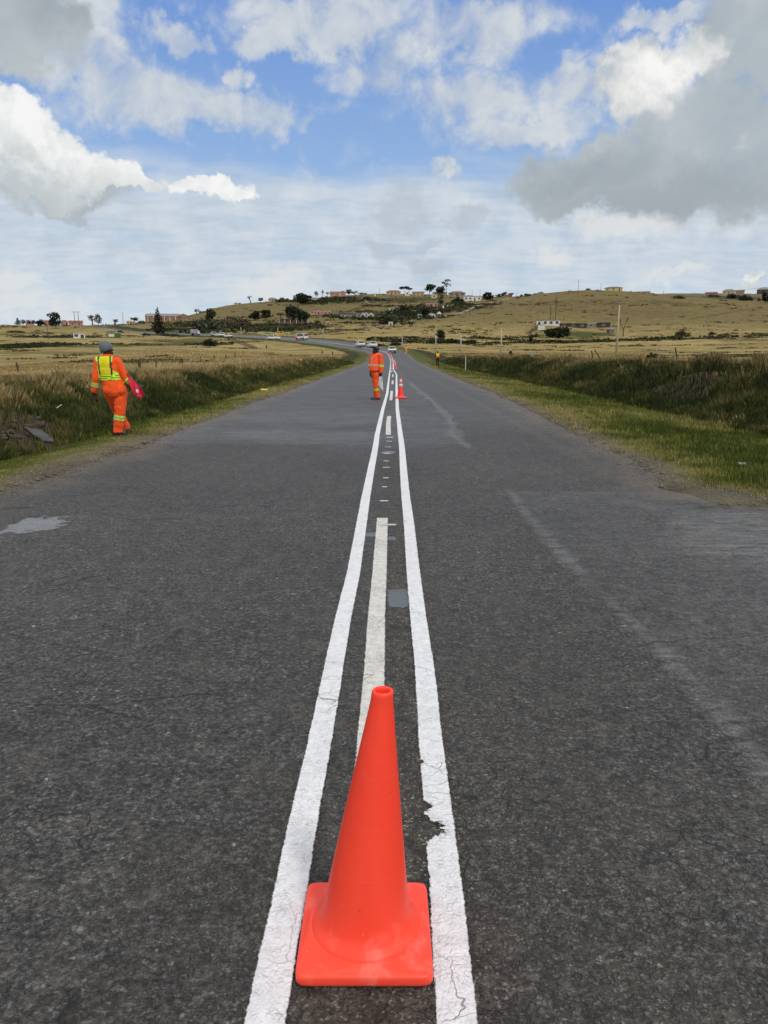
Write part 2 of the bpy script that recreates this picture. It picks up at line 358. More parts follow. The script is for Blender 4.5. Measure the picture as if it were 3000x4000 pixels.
def H(x, y, full_out=False):
    x = np.atleast_1d(np.asarray(x, float)); y = np.atleast_1d(np.asarray(y, float)); shp = x.shape
    x = x.ravel(); y = y.ravel()
    s, zr, idx = road_near(x, y)
    fz = field(x, y)
    wob = (fbm(x, y, 5, 3, 11) - .5) * 2.4 * np.interp(np.abs(s), [4.5, 7], [0, 1])
    Yc = cl[idx, 1]
    eL = halfL(Yc); eR = halfR(Yc)
    far = sstep(90, 190, Yc)
    toeL = lerp(6.1, 5.0, far); topL = lerp(8.9, 11.0, far); toeR = lerp(lerp(8.0, 7.4, sstep(10, 40, Yc)), 5.5, far); topR = lerp(11.0, 12.0, far)
    sl = -s + wob * .5; sr = s + wob * .5
    kL = sstep(toeL, topL, sl); kR = sstep(toeR, topR, sr)
    k = np.where(s < 0, kL, kR)
    edge = np.where(s < 0, eL, eR)
    a = np.abs(s)
    verge = zr - 0.035 + 0.05 * sstep(-0.18, 0.12, a - edge + (fbm(x, y, .5, 3, 21) - .5) * .25)
    toe = np.where(s < 0, toeL, toeR)
    verge = verge - (1 - far) * 0.17 * sstep(edge + .6, toe, a) + (1 - far) * (fbm(x, y, 1.3, 3, 8) - .5) * .10 * sstep(edge + .3, edge + 1.2, a)
    bump = (1 - far) * (fbm(x, y, 1.1, 3, 31) - .5) * .35 * sstep(.05, .4, k) * (1 - sstep(.8, 1.0, k))
    z = lerp(verge, fz, k) + bump
    z = z.reshape(shp)
    if full_out: return z, s.reshape(shp), idx.reshape(shp), k.reshape(shp), a - edge
    return z
def Hs(x, y): return float(H([x], [y])[0])
_hY = np.concatenate([np.arange(3, 60, .5), np.arange(60, 300, 1.5), np.arange(300, 1600, 3.5)])
def hit(px, py):
    """where the measured sight line meets the land (or the crest it clears)"""
    d = ray(px, py); t = _hY / d[1]; xs = d[0] * t; zs = CAMH + d[2] * t
    h = H(xs, _hY); below = np.where(h >= zs)[0]
    if len(below):
        i = below[0]
        if i == 0: return (float(xs[i]), float(_hY[i]), float(h[i]))
        a, b_ = zs[i - 1] - h[i - 1], h[i] - zs[i]; f_ = a / max(a + b_, 1e-9); l = lambda q: float(q[i - 1] + (q[i] - q[i - 1]) * f_)
        return (l(xs), l(_hY), l(h))
    m = _hY > 300; gap = ((zs - h) / _hY)[m]; j = int(np.argmin(gap)); i = np.where(m)[0][j]
    return (float(xs[i]), float(_hY[i]), float(h[i]))
# ------------------------------------------------------------------ materials
def newmat(name):
    m = bpy.data.materials.new(name); m.use_nodes = True; m.node_tree.nodes.clear(); t = NT(m.node_tree)
    b = t.new('ShaderNodeBsdfPrincipled'); o = t.new('ShaderNodeOutputMaterial'); t.l.new(b.outputs[0], o.inputs[0])
    return m, t, b
def bump(t, b, h, strength=.5, dist=.01):
    n = t.new('ShaderNodeBump'); n.inputs['Strength'].default_value = strength; n.inputs['Distance'].default_value = dist
    t.put(n.inputs['Height'], h); t.l.new(n.outputs[0], b.inputs['Normal'])
_mc = {}
def pm(name, col, col2=None, scale=3.0, rough=.7, bstr=0.0, bdist=.01, metal=0.0, spec=.5, detail=4):
    """plain procedural material: two tones broken up by noise, optional bump"""
    if name in _mc: return _mc[name]
    m, t, b = newmat(name); col2 = col2 or tuple(c * .75 for c in col)
    oc = t.new('ShaderNodeTexCoord').outputs['Object']
    f, _ = t.noise(oc, scale, detail, .6)
    t.put(b.inputs['Base Color'], t.mix(t.mr(f, .35, .65), col, col2)); b.inputs['Roughness'].default_value = rough
    b.inputs['Metallic'].default_value = metal; b.inputs['Specular IOR Level'].default_value = spec
    if bstr: bump(t, b, f, bstr, bdist)
    _mc[name] = m; return m

# land
m_land, t, b = newmat('grassland')
at = t.new('ShaderNodeAttribute', attribute_name='tint').outputs['Color']
at_f = t.new('ShaderNodeAttribute', attribute_name='far').outputs['Fac']
oc = t.new('ShaderNodeTexCoord').outputs['Object']
f1, _ = t.noise(oc, 9.0, 5, .65); f2, _ = t.noise(t.vm('MULTIPLY', oc, (.35, 1, 1)), .9, 6, .72); f3, _ = t.noise(oc, 38.0, 3, .6)
k = t.math('MULTIPLY', t.mr(f2, .3, .7, .52, 1.42), t.mr(f1, .25, .75, .75, 1.25))
f4, _ = t.noise(t.vm('MULTIPLY', oc, (.5, 1, 1)), .22, 6, .75); k = t.math('MULTIPLY', k, t.mr(f4, .35, .62, .70, 1.18))
k = t.math('MULTIPLY', k, t.mr(f3, .3, .7, .85, 1.15))
t.put(b.inputs['Base Color'], t.vm('SCALE', at, scale=k)); b.inputs['Roughness'].default_value = .95; b.inputs['Specular IOR Level'].default_value = .1
bn = t.new('ShaderNodeBump'); bn.inputs['Distance'].default_value = .12; bn.inputs['Strength'].default_value = .7; t.put(bn.inputs['Height'], t.math('ADD', f2, t.math('MULTIPLY', f1, .4)))
t.l.new(bn.outputs[0], b.inputs['Normal'])

# tarmac
def tarmac_relief(t, oc):
    """chip-seal stones: flat angular chips in a dark binder"""
    _, wn = t.noise(oc, 34, 2, .5); v = t.vm('ADD', oc, t.vm('SCALE', t.vm('SUBTRACT', wn, (.5, .5, .5)), scale=.012))
    v = t.vm('MULTIPLY', v, (1, 1.0, .2))
    a = t.vor(v, 62); e = t.vor(v, 62, 'DISTANCE_TO_EDGE'); a2 = t.vor(v, 150)
    return a, e, a2
m_tar, t, b = newmat('tarmac')
oc = t.new('ShaderNodeTexCoord').outputs['Object']
A = lambda n: t.new('ShaderNodeAttribute', attribute_name=n).outputs['Fac']
smooth_a, wet_a, stain_a, dust_a, crack_a = A('smooth'), A('wet'), A('stain'), A('dust'), A('crumble'); rift_a = A('rift')
vr, ve, vr2 = tarmac_relief(t, oc)
rnd = t.new('ShaderNodeSeparateColor'); t.put(rnd.inputs[0], vr.outputs['Color'])
stone = t.ramp(rnd.outputs[0], [(0, (.060, .059, .058)), (.5, (.086, .087, .090)), (.9, (.125, .129, .136)), (.985, (.155, .157, .16)), (1.0, (.30, .29, .27))])
lump_n, _ = t.noise(oc, 46, 4, .66); lump_w, _ = t.noise(oc, 19, 3, .6); sq1, _ = t.noise(oc, 31, 2, .5, 1.2)
binder = t.mix(t.mr(lump_n, .38, .62), (.021, .0205, .020), (.066, .063, .058))
isst = t.mr(t.math('ADD', rnd.outputs[2], t.math('MULTIPLY', t.math('SUBTRACT', lump_w, .5), 1.1)), .40, .62, 0, 1)
gap = t.math('MULTIPLY', t.mr(ve.outputs['Distance'], .015, .17, 0, 1), isst)
big, _ = t.noise(oc, .55, 6, .62); med, _ = t.noise(oc, 3.2, 5, .6); fine, _ = t.noise(oc, 240, 2, .6)
c = t.mix(gap, binder, stone)
sqg = t.math('MULTIPLY', t.mr(t.math('ABSOLUTE', t.math('SUBTRACT', sq1, .5)), .006, .026, 1, 0), t.mr(lump_w, .40, .58, 0, 1))
c = t.mix(t.math('MULTIPLY', sqg, .82), c, (.009, .009, .009))
c = t.vm('SCALE', c, scale=t.mr(lump_n, .36, .62, .30, 1.55))  # hollows between lumps darkened, crevice shade put into the colour
c = t.mix(t.mr(med, .42, .72, 0, .45), c, (.088, .080, .068))            # brownish worn patches
sm = t.mix(t.mr(fine, .3, .7), (.044, .044, .045), (.088, .088, .089))
sm = t.vm('SCALE', sm, scale=t.mr(lump_n, .36, .6, .66, 1.18))  # same painted crevice shade on the finer surfacing
sm = t.mix(t.math('MULTIPLY', sqg, .5), sm, (.014, .014, .014))      # smoother, finer surfacing
nz, _ = t.noise(t.vm('MULTIPLY', oc, (.6, 2.2, 1)), 1.3, 6, .65)
sm = t.mix(t.mr(nz, .42, .72, 0, .4), sm, (.105, .105, .105))
smf = t.math('MULTIPLY', smooth_a, t.mr(med, .25, .6, .55, .95))
c = t.mix(smf, c, sm)
c = t.vm('SCALE', c, scale=t.math('MULTIPLY', t.mr(big, .3, .7, .76, 1.24), t.math('MULTIPLY', t.mr(t.noise(oc, 17, 5, .85)[0], .38, .62, .48, 1.52), t.mr(t.noise(oc, 6.5, 6, .85)[0], .38, .62, .70, 1.32))))  # tone mottling, partly standing in for shaded relief in the colour
# cracks: hairlines everywhere, more around the crumbling strip
_, cn = t.noise(oc, 7, 3, .6); cv = t.vm('ADD', oc, t.vm('SCALE', t.vm('SUBTRACT', cn, (.5, .5, .5)), scale=.14))
cr = t.vor(t.vm('MULTIPLY', cv, (1, 1.3, .1)), 5.5, 'DISTANCE_TO_EDGE').outputs['Distance']
cmask = t.math('MULTIPLY', t.mr(cr, .003, .014, 1, 0), t.mr(t.math('ADD', t.noise(oc, 1.1, 2, .5)[0], t.math('MULTIPLY', crack_a, .28)), .57, .64, 0, 1))
cr2 = t.vor(t.vm('MULTIPLY', cv, (.7, 1.1, .1)), 1.1, 'DISTANCE_TO_EDGE').outputs['Distance']
cm2 = t.math('MULTIPLY', t.mr(cr2, .0015, .006, 1, 0), t.mr(t.noise(oc, .8, 2, .5)[0], .5, .56, 0, 1))
cm = t.math('MAXIMUM', cmask, cm2); cm = t.math('MULTIPLY', cm, t.mr(smooth_a, .3, 1, 1, .45)); cm = t.math('MAXIMUM', cm, t.mr(rift_a, .35, .7, 0, 1))
c = t.mix(t.math('MULTIPLY', cm, .85), c, (.008, .0075, .007))
# crumbled strip between the lines: brown grit and pale chips
grit = t.ramp(t.new('ShaderNodeSeparateColor').outputs[0], [(0, (0, 0, 0)), (1, (1, 1, 1))])
gs = t.new('ShaderNodeSeparateColor'); t.put(gs.inputs[0], vr2.outputs['Color'])
grit = t.ramp(gs.outputs[1], [(0, (.018, .015, .012)), (.55, (.06, .05, .038)), (.86, (.10, .082, .06)), (.95, (.28, .26, .22)), (1, (.4, .38, .34))])
gm = t.math('MULTIPLY', crack_a, t.mr(t.noise(oc, 9, 4, .6)[0], .34, .56, 0, 1))
c = t.mix(t.math('MULTIPLY', crack_a, t.mr(t.noise(oc, 21, 4, .7)[0], .45, .55, 0, .9)), c, (.010, .009, .008))
c = t.mix(t.math('MULTIPLY', gm, .8), c, grit)
c = t.mix(t.math('MULTIPLY', stain_a, t.mr(t.noise(t.vm('MULTIPLY', oc, (.7, 3.2, 1)), 4.5, 5, .7)[0], .38, .66, 0, 1)), c, (.235, .24, .24))
c = t.mix(t.math('MULTIPLY', dust_a, t.mr(t.noise(oc, 6, 5, .65)[0], .32, .6, .15, 1)), c, (.155, .125, .085))
wetf = t.mr(t.math('ADD', wet_a, t.math('MULTIPLY', t.math('SUBTRACT', t.noise(t.vm('MULTIPLY', oc, (.8, 2.5, 1)), 14, 4, .6)[0], .5), .5)), .42, .55, 0, 1, True)
c = t.mix(wetf, c, (.088, .084, .080))
t.put(b.inputs['Base Color'], c)
rg = t.mr(wetf, 0, 1, t.mr(t.math('MULTIPLY', smooth_a, nz), .3, .6, .66, .54), .20); t.put(b.inputs['Roughness'], rg); b.inputs['Specular IOR Level'].default_value = .5
hgt = t.math('ADD', t.math('MULTIPLY', t.math('MULTIPLY', t.mr(ve.outputs['Distance'], 0, .22, 0, 1), isst), t.mr(rnd.outputs[1], 0, 1, .5, 1.0)), t.math('MULTIPLY', fine, .12))
hgt = t.math('SUBTRACT', t.math('ADD', hgt, t.math('MULTIPLY', lump_n, 2.2)), t.math('MULTIPLY', sqg, .8))
hgt = t.math('ADD', t.math('MULTIPLY', hgt, t.mr(smf, 0, 1, 1, .5)), t.math('MULTIPLY', med, .8))
hgt = t.math('SUBTRACT', hgt, t.math('MULTIPLY', cm, 1.4))
hgt = t.math('MULTIPLY', hgt, t.mr(wetf, 0, 1, 1, .04))
bump(t, b, hgt, 1.0, .0075)

def paint_mat(name, col, worn, chips):
    m, t, b = newmat(name)
    oc = t.new('ShaderNodeTexCoord').outputs['Object']
    vr, ve, vr2 = tarmac_relief(t, oc); sp = t.new('ShaderNodeSeparateColor'); t.put(sp.inputs[0], vr.outputs['Color'])
    n1, _ = t.noise(oc, 24, 5, .65); n2, _ = t.noise(oc, 2.6, 4, .6); n3, _ = t.noise(oc, 160, 3, .6)
    c = t.mix(t.mr(n1, .35, .7), col, worn); c = t.mix(t.mr(n2, .5, .75, 0, .5), c, worn)
    _, cn = t.noise(oc, 7, 3, .6); cv = t.vm('ADD', oc, t.vm('SCALE', t.vm('SUBTRACT', cn, (.5, .5, .5)), scale=.14))
    cr = t.vor(t.vm('MULTIPLY', cv, (1, 1.3, .1)), 5.5, 'DISTANCE_TO_EDGE').outputs['Distance']
    cmk = t.math('MULTIPLY', t.mr(cr, .002, .008, 1, 0), t.mr(t.noise(oc, 1.1, 2, .5)[0], .47, .56, 0, 1))
    pit = t.math('MULTIPLY', t.mr(ve.outputs['Distance'], .0, .05, 1, 0), t.mr(t.math('ADD', n2, t.math('MULTIPLY', n1, .5)), 1.10 - chips, 1.22 - chips, 0, 1))
    hole = t.mr(t.math('ADD', n3, t.math('MULTIPLY', n2, .6)), 1.14 - chips, 1.2 - chips, 0, 1)
    sq1, _ = t.noise(oc, 31, 2, .5, 1.2); lw, _ = t.noise(oc, 19, 3, .6)
    cmk = t.math('MAXIMUM', cmk, t.math('MULTIPLY', t.math('MULTIPLY', t.mr(t.math('ABSOLUTE', t.math('SUBTRACT', sq1, .5)), .003, .014, 1, 0), t.mr(lw, .46, .60, 0, 1)), .55))
    dark = t.math('MAXIMUM', t.math('MAXIMUM', cmk, t.math('MULTIPLY', pit, .8)), hole)
    ac = t.new('ShaderNodeAttribute', attribute_name='across').outputs['Fac']; chp = t.new('ShaderNodeAttribute', attribute_name='chip').outputs['Fac']
    e1, _ = t.noise(oc, 70, 4, .7); e2, _ = t.noise(oc, 9, 3, .6)
    em = t.math('ADD', ac, t.math('ADD', t.math('MULTIPLY', t.math('SUBTRACT', e1, .5), .30), t.math('MULTIPLY', t.math('SUBTRACT', e2, .5), .14)))
    cut = t.math('MAXIMUM', t.mr(em, .97, 1.05, 0, 1), t.mr(t.math('ADD', chp, t.math('ADD', t.math('MULTIPLY', t.math('SUBTRACT', e1, .5), .9), t.math('MULTIPLY', t.math('SUBTRACT', n1, .5), .8))), .47, .55, 0, 1))
    cut = t.math('MAXIMUM', cut, t.math('MULTIPLY', hole, .85)); t.put(b.inputs['Alpha'], t.math('SUBTRACT', 1.0, cut, True))
    rim = t.math('MULTIPLY', t.mr(chp, .12, .5, 0, 1), t.mr(e1, .4, .6, 0, 1)); c = t.mix(t.math('MULTIPLY', rim, .6), c, (.30, .28, .25))
    c = t.mix(t.math('MULTIPLY', dark, .65), c, (.06, .058, .055)); t.put(b.inputs['Base Color'], c)
    b.inputs['Roughness'].default_value = .62; b.inputs['Specular IOR Level'].default_value = .3
    h = t.math('ADD', t.math('MULTIPLY', t.mr(ve.outputs['Distance'], 0, .3, 0, 1), t.mr(sp.outputs[1], 0, 1, .3, 1.0)), t.math('MULTIPLY', n3, .35))
    h = t.math('SUBTRACT', h, t.math('MULTIPLY', dark, 1.0)); bump(t, b, h, .7, .0045)
    return m
m_newpaint = paint_mat('fresh_road_paint', (.78, .80, .84), (.62, .635, .67), .10)
m_oldpaint = paint_mat('worn_road_paint', (.70, .70, .67), (.50, .50, .47), .19)

# ------------------------------------------------------------------ colour of the land
GOLD = np.array((.300, .222, .088)); STRAW = np.array((.36, .285, .135)); OLIVE = np.array((.145, .132, .042)); GREEN = np.array((.085, .105, .022))
DARK = np.array((.022, .026, .012)); BROWN = np.array((.10, .07, .042)); HILL = np.array((.168, .124, .056)); EARTH = np.array((.085, .064, .046)); PALE = np.array((.30, .25, .17))
patches = []   # (centre x, y, rx, ry, colour, strength)
def patch(px, py, rx, ry, colr, k=.9):
    c = hit(px, py); d = depth(*c); a = hit(px, py + ry); bq = hit(px, py - ry)
    patches.append((c[0], c[1], rx * d / F, max(2.5, abs(bq[1] - a[1]) / 2), np.array(colr), k))
for q in [(60, 1352, 170, 10, DARK, .75), (230, 1318, 150, 4, DARK, .8), (60, 1305, 120, 10, OLIVE * .6, .6), (620, 1345, 90, 20, GREEN * .55, .8), (700, 1330, 120, 10, OLIVE * .5, .8), (820, 1345, 60, 8, DARK, .7),
          (200, 1378, 260, 5, OLIVE * .8, .6), (650, 1372, 200, 5, OLIVE * .8, .6), (1150, 1395, 160, 9, OLIVE, .8), (1290, 1400, 80, 14, GREEN * .8, .8), (480, 1400, 130, 4, OLIVE * .7, .5), (620, 1392, 50, 3, DARK, .6),
          (900, 1280, 240, 14, OLIVE * .45, .9), (750, 1270, 120, 14, DARK * 1.6, .9), (1100, 1275, 150, 14, DARK * 1.5, .9), (1250, 1272, 90, 8, OLIVE * .5, .8), (1150, 1290, 160, 6, OLIVE * .6, .7),
          (1300, 1172, 190, 11, DARK * 1.3, .92), (1520, 1172, 130, 9, BROWN * .5, .85), (1640, 1168, 90, 8, GREEN * .6, .8), (1700, 1195, 60, 14, DARK * 1.4, .8), (1790, 1202, 110, 13, BROWN * .38, .9),
          (1560, 1225, 170, 12, DARK * 1.5, .85), (1480, 1240, 200, 10, DARK * 1.5, .85), (1640, 1240, 110, 10, DARK * 1.5, .85), (1520, 1258, 90, 7, BROWN * .5, .7), (1350, 1228, 90, 6, OLIVE * .5, .7),
          (1700, 1328, 260, 8, DARK, .9), (2300, 1333, 420, 5, DARK * 1.4, .85), (2700, 1322, 260, 4, DARK * 1.6, .75), (2240, 1302, 150, 11, GREEN * .55, .9), (2180, 1318, 160, 6, GREEN * .5, .7),
          (2150, 1385, 420, 5, OLIVE * 1.15, .75), (2600, 1375, 300, 5, OLIVE * 1.1, .6), (2880, 1325, 90, 9, BROWN * .7, .8), (2900, 1345, 140, 3, OLIVE * .7, .7),
          (2150, 1345, 700, 9, GOLD * 1.1, .5), (2300, 1180, 260, 14, HILL * .72, .6), (2650, 1185, 160, 6, OLIVE * .6, .7), (2450, 1215, 350, 10, HILL * .75, .5), (2860, 1160, 160, 7, DARK * 1.6, .85), (2100, 1190, 120, 8, HILL * .7, .5)]:
    patch(*q)
paths = []
def path(pts, wid, colr, k=.8):
    w = []
    for p in pts: h_ = hit(*p); w.append((h_[0], h_[1]))
    paths.append((np.array(w), wid, np.array(colr), k))
path([(1400, 1292), (1453, 1276), (1561, 1262), (1634, 1248), (1720, 1236), (1800, 1222), (1845, 1203), (1881, 1190), (1935, 1176), (1989, 1164)], 2.6, PALE, .85)
path([(1330, 1222), (1400, 1203), (1470, 1190), (1560, 1178), (1650, 1163)], 3.0, BROWN * .5, .8)
path([(1415, 1165), (1432, 1178), (1442, 1190)], 2.2, PALE * .8, .7)
path([(1210, 1302), (1290, 1298), (1370, 1290), (1440, 1280)], 3.5, DARK * 1.4, .8)
path([(885, 1320), (930, 1338), (985, 1358)], .8, BROWN * .5, .8); path([(900, 1318), (950, 1338), (1005, 1358)], .8, BROWN * .5, .8)
path([(2700, 1245), (2800, 1228), (2900, 1210), (2990, 1205)], 2.0, HILL * .5, .6)
path([(900, 1236), (1000, 1232), (1100, 1228)], 1.6, OLIVE * .8, .5)

SLIP = hit(85, 1675)
NU, NY = 860, 620
uu = np.concatenate([np.linspace(-1.9, -.62, 46)[:-1], np.linspace(-.62, .62, NU), np.linspace(.62, 1.9, 46)[1:]])
# pull columns towards the road so its verges are finely meshed
yl = np.exp(np.linspace(math.log(6), math.log(2900), NY)) - 22
UU, YY = np.meshgrid(uu, yl); XX = UU * (YY + 22.0)
Z, S, IX, K, EO = H(XX, YY, True); EO = EO.reshape(XX.shape)
X1, Y1 = XX.ravel(), YY.ravel(); s1 = S.ravel(); k1 = K.ravel(); e1 = EO.ravel(); Yr = cl[IX.ravel(), 1]
def land_colour(x, y, s, k, e):
    n1 = fbm(x, y * 1.7, 9, 5, 41); n2 = fbm(x, y * 2, 38, 4, 43); n3 = fbm(x, y, 2.2, 4, 45)
    cw = lambda a, b_, t_: a + (b_ - a) * t_[:, None]
    c = cw(np.tile(GOLD, (len(x), 1)), np.tile(OLIVE * 1.25, (len(x), 1)), sstep(.46, .64, n1) * .85)
    c = cw(c, np.tile(STRAW, (len(x), 1)), sstep(.52, .66, n2) * .55)
    hillk = sstep(380, 560, y + (n2 - .5) * 120)
    hc = cw(np.tile(HILL, (len(x), 1)), np.tile(OLIVE, (len(x), 1)), sstep(.42, .62, n1) * .75)
    c = cw(c, hc, hillk)
    c = cw(c, np.tile(np.array((.16, .13, .09)), (len(x), 1)), sstep(900, 1200, y) * .7)
    for (cx, cy, rx, ry, colr, kk) in patches:
        q = np.sqrt(((x - cx) / rx) ** 2 + ((y - cy) / ry) ** 2) + (n1 - .5) * 1.5 + (n3 - .5) * .9
        m = sstep(1.12, .8, q) * kk; c = cw(c, np.tile(colr, (len(x), 1)), m)
    for (pts, wid, colr, kk) in paths:
        d = np.full(len(x), 1e9)
        for i in range(len(pts) - 1):
            a, b_ = pts[i], pts[i + 1]; ab = b_ - a; L = (ab ** 2).sum()
            t_ = np.clip(((x - a[0]) * ab[0] + (y - a[1]) * ab[1]) / L, 0, 1)
            d = np.minimum(d, np.hypot(x - a[0] - t_ * ab[0], y - a[1] - t_ * ab[1]))
        m = sstep(wid * 1.1, wid * .6, d + (n3 - .5) * wid) * kk; c = cw(c, np.tile(colr, (len(x), 1)), m)
    # banks and verges
    bank = cw(np.tile(GREEN * .42, (len(x), 1)), np.tile(BROWN * .55, (len(x), 1)), sstep(.45, .65, n3) * .7)
    c = cw(bank, c, sstep(.78, 1.0, k + (n3 - .5) * .2))
    vg = cw(np.tile(GREEN * .8, (len(x), 1)), np.tile(np.array((.17, .15, .06)), (len(x), 1)), sstep(.5, .7, n3) * .6)
    vg = cw(np.tile(np.array((.125, .108, .078)), (len(x), 1)), vg, sstep(.1, .75, e + (n3 - .5) * .8))
    c = cw(vg, c, sstep(.02, .2, k))
    # slipped earth on the left bank
    q = np.hypot((x - SLIP[0]) / 1.3, (y - SLIP[1] + .4) / 2.0) + (n3 - .5) * .9
    c = cw(c, np.tile(EARTH * .8, (len(x), 1)), sstep(1.15, .75, q))
    q = np.hypot((x - 9.6) / 1.1, (y - 24.0) / 3.2) + (n3 - .5) * .9
    c = cw(c, np.tile(EARTH * .8, (len(x), 1)), sstep(1.1, .7, q) * (k > .02) * .8)
    return c
tint = land_colour(X1, Y1, s1, k1, e1)
V = np.stack([X1, Y1, Z.ravel()], 1); nu = len(uu)
ii, jj = np.meshgrid(np.arange(NY - 1), np.arange(nu - 1), indexing='ij'); a = (ii * nu + jj).ravel()
Fq = np.stack([a, a + 1, a + nu + 1, a + nu], 1)
land = np_mesh('ground', V, Fq, m_land, True, {'tint': ('FLOAT_COLOR', np.concatenate([tint, np.ones((len(tint), 1))], 1)), 'far': ('FLOAT', np.clip(Y1 / 300, 0, 1))})
setp(land, kind='structure')

# ------------------------------------------------------------------ the road
sarc = [0.0]; a0 = arc_at_Y(0)
while sarc[-1] < arc[-1]:
    y_ = sarc[-1] - a0
    sarc.append(sarc[-1] + (0.022 if .8 < y_ < 9 else 0.045 if -1 < y_ < 17 else 0.12 if y_ < 40 else .35 if y_ < 120 else .8))
sarc = np.array(sarc[:-1]); cx_ = np.interp(sarc, arc, cl[:, 0]); cy_ = np.interp(sarc, arc, cl[:, 1]); cz_ = np.interp(sarc, arc, cl[:, 2])
nx_ = np.interp(sarc, arc, nrm[:, 0]); ny_ = np.interp(sarc, arc, nrm[:, 1]); tl_ = np.interp(sarc, arc, tilt)
NW = 170; w_ = np.linspace(-1, 1, NW)
jag = (fbm(sarc, sarc * 0, .9, 4, 61) - .5) * .5; jag2 = (fbm(sarc, sarc * 0 + 5, .9, 4, 62) - .5) * .5
hl = halfL(cy_) + jag; hr = halfR(cy_) + jag2
Sg = np.where(w_[None, :] < 0, w_[None, :] * hl[:, None], w_[None, :] * hr[:, None])
RX = cx_[:, None] + nx_[:, None] * Sg; RY = cy_[:, None] + ny_[:, None] * Sg
RZ = cz_[:, None] + tl_[:, None] * Sg
RZ = RZ - .02 * np.clip((np.abs(w_) - .96) / .04, 0, 1)[None, :]
rx1, ry1 = RX.ravel(), RY.ravel()
relief = (fbm(rx1, ry1, .55, 3, 71) - .5) * .006 + (fbm(rx1, ry1, .09, 3, 72) - .5) * .0022
relief *= np.interp(ry1, [0, 20, 40], [1, .6, 0])
def seg_dist(x, y, pts):
    d = np.full(len(x), 1e9)
    for i in range(len(pts) - 1):
        a_, b_ = np.array(pts[i]), np.array(pts[i + 1]); ab = b_ - a_; L = (ab ** 2).sum()
        t_ = np.clip(((x - a_[0]) * ab[0] + (y - a_[1]) * ab[1]) / L, 0, 1)
        d = np.minimum(d, np.hypot(x - a_[0] - t_ * ab[0], y - a_[1] - t_ * ab[1]))
    return d
def GP(l): return [G(*q) for q in l]
nA = fbm(rx1, ry1, 1.2, 4, 81); nB = fbm(rx1, ry1, .18, 3, 82); nC = fbm(rx1, ry1, .5, 4, 83); nD = fbm(rx1, ry1, .07, 3, 84)
S1 = GP([(1600, 1490), (1620, 1512), (1693, 1570), (1751, 1633), (1789, 1710), (1832, 1748)])
S2 = GP([(1990, 1915), (2052, 2002), (2165, 2128), (2324, 2307), (2530, 2486), (2696, 2659), (2861, 2844), (2987, 3010), (3150, 3300), (3300, 3700)])
JX = [G(-200, 1736), G(640, 1740), G(1100, 1742), G(1445, 1747), G(1600, 1748), G(1820, 1743)]
JT = [G(1960, 1918), G(2340, 1922), G(2720, 1926), G(3050, 1985)]
jy = np.interp(rx1, [q[0] for q in JX], [q[1] for q in JX])
smooth_m = sstep(-.25, .35, ry1 - jy + (nB - .5) * .3 + (nA - .5) * .9)
smooth_m *= np.where(rx1 > G(1820, 1743)[0], sstep(1, 5, ry1 - jy) * .8, 1)
sx2 = np.interp(ry1, [q[1] for q in S2][::-1], [q[0] for q in S2][::-1])
jt = np.interp(rx1, [q[0] for q in JT], [q[1] for q in JT])
patch_m = sstep(-.03, .03, rx1 - sx2 + (nB - .5) * .05) * sstep(.03, -.03, ry1 - jt)
smooth_m = np.maximum(smooth_m, patch_m * (.5 + .3 * nA))
d_s1 = seg_dist(rx1, ry1, S1); d_s2 = seg_dist(rx1, ry1, S2); d_jx = seg_dist(rx1, ry1, JX); d_jt = seg_dist(rx1, ry1, JT[:3])
stain_m = np.zeros(len(rx1))
w1 = .06 + .10 * sstep(.4, .7, nA); stain_m = np.maximum(stain_m, .75 * sstep(w1 * 1.6, w1 * .6, d_s1 + (nB - .5) * .08))
w2 = .020 + .032 * sstep(.3, .6, nA); seam = sstep(w2 * 1.7, w2 * .7, d_s2 + (nB - .5) * .03); 
stain_m = np.maximum(stain_m, .30 * sstep(.035, .01, d_jx)); stain_m = np.maximum(stain_m, .3 * sstep(.04, .01, d_jt))
q = np.hypot((rx1 - 3.3) / .9, (ry1 - 6.2) / 1.6) + (nC - .5) * 1.6; stain_m = np.maximum(stain_m, .62 * sstep(1.2, .5, q) * patch_m)
q = np.hypot((rx1 - 3.6) / .7, (ry1 - 5.0) / .8) + (nC - .5) * 1.6; stain_m = np.maximum(stain_m, .75 * sstep(1.2, .5, q) * patch_m)
q = np.hypot((rx1 + 1.7) / 2.0, (ry1 - 14.3) / 1.0) + (nC - .5) * 1.4; stain_m = np.maximum(stain_m, .4 * sstep(1.2, .4, q))
q = np.hypot((rx1 + 1.2) / 2.6, (ry1 - 19) / 2.5) + (nC - .5) * 1.8; stain_m = np.maximum(stain_m, .3 * sstep(1.2, .4, q))
for (px, py, rx, ry) in [(2010, 1572, 60, 5), (1935, 1430, 60, 4)]:
    c_ = G(px, py); q = np.hypot((rx1 - c_[0]) / (rx * c_[1] / F), (ry1 - c_[1]) / .35); stain_m = np.maximum(stain_m, .6 * sstep(1.1, .7, q))
wet_m = np.zeros(len(rx1))
def puddle(x0, x1, y0, y1, k=1.0):
    a_ = G((x0 + x1) / 2, y1); b_ = G((x0 + x1) / 2, y0); c_ = G(x0, (y0 + y1) / 2); d_ = G(x1, (y0 + y1) / 2)
    q = np.hypot((rx1 - (c_[0] + d_[0]) / 2) / ((d_[0] - c_[0]) / 2), (ry1 - (a_[1] + b_[1]) / 2) / ((b_[1] - a_[1]) / 2)) + (nB - .5) * .9 + (nC - .5) * .6 + (nD - .5) * 1.0
    return sstep(1.25, .7, q) * k
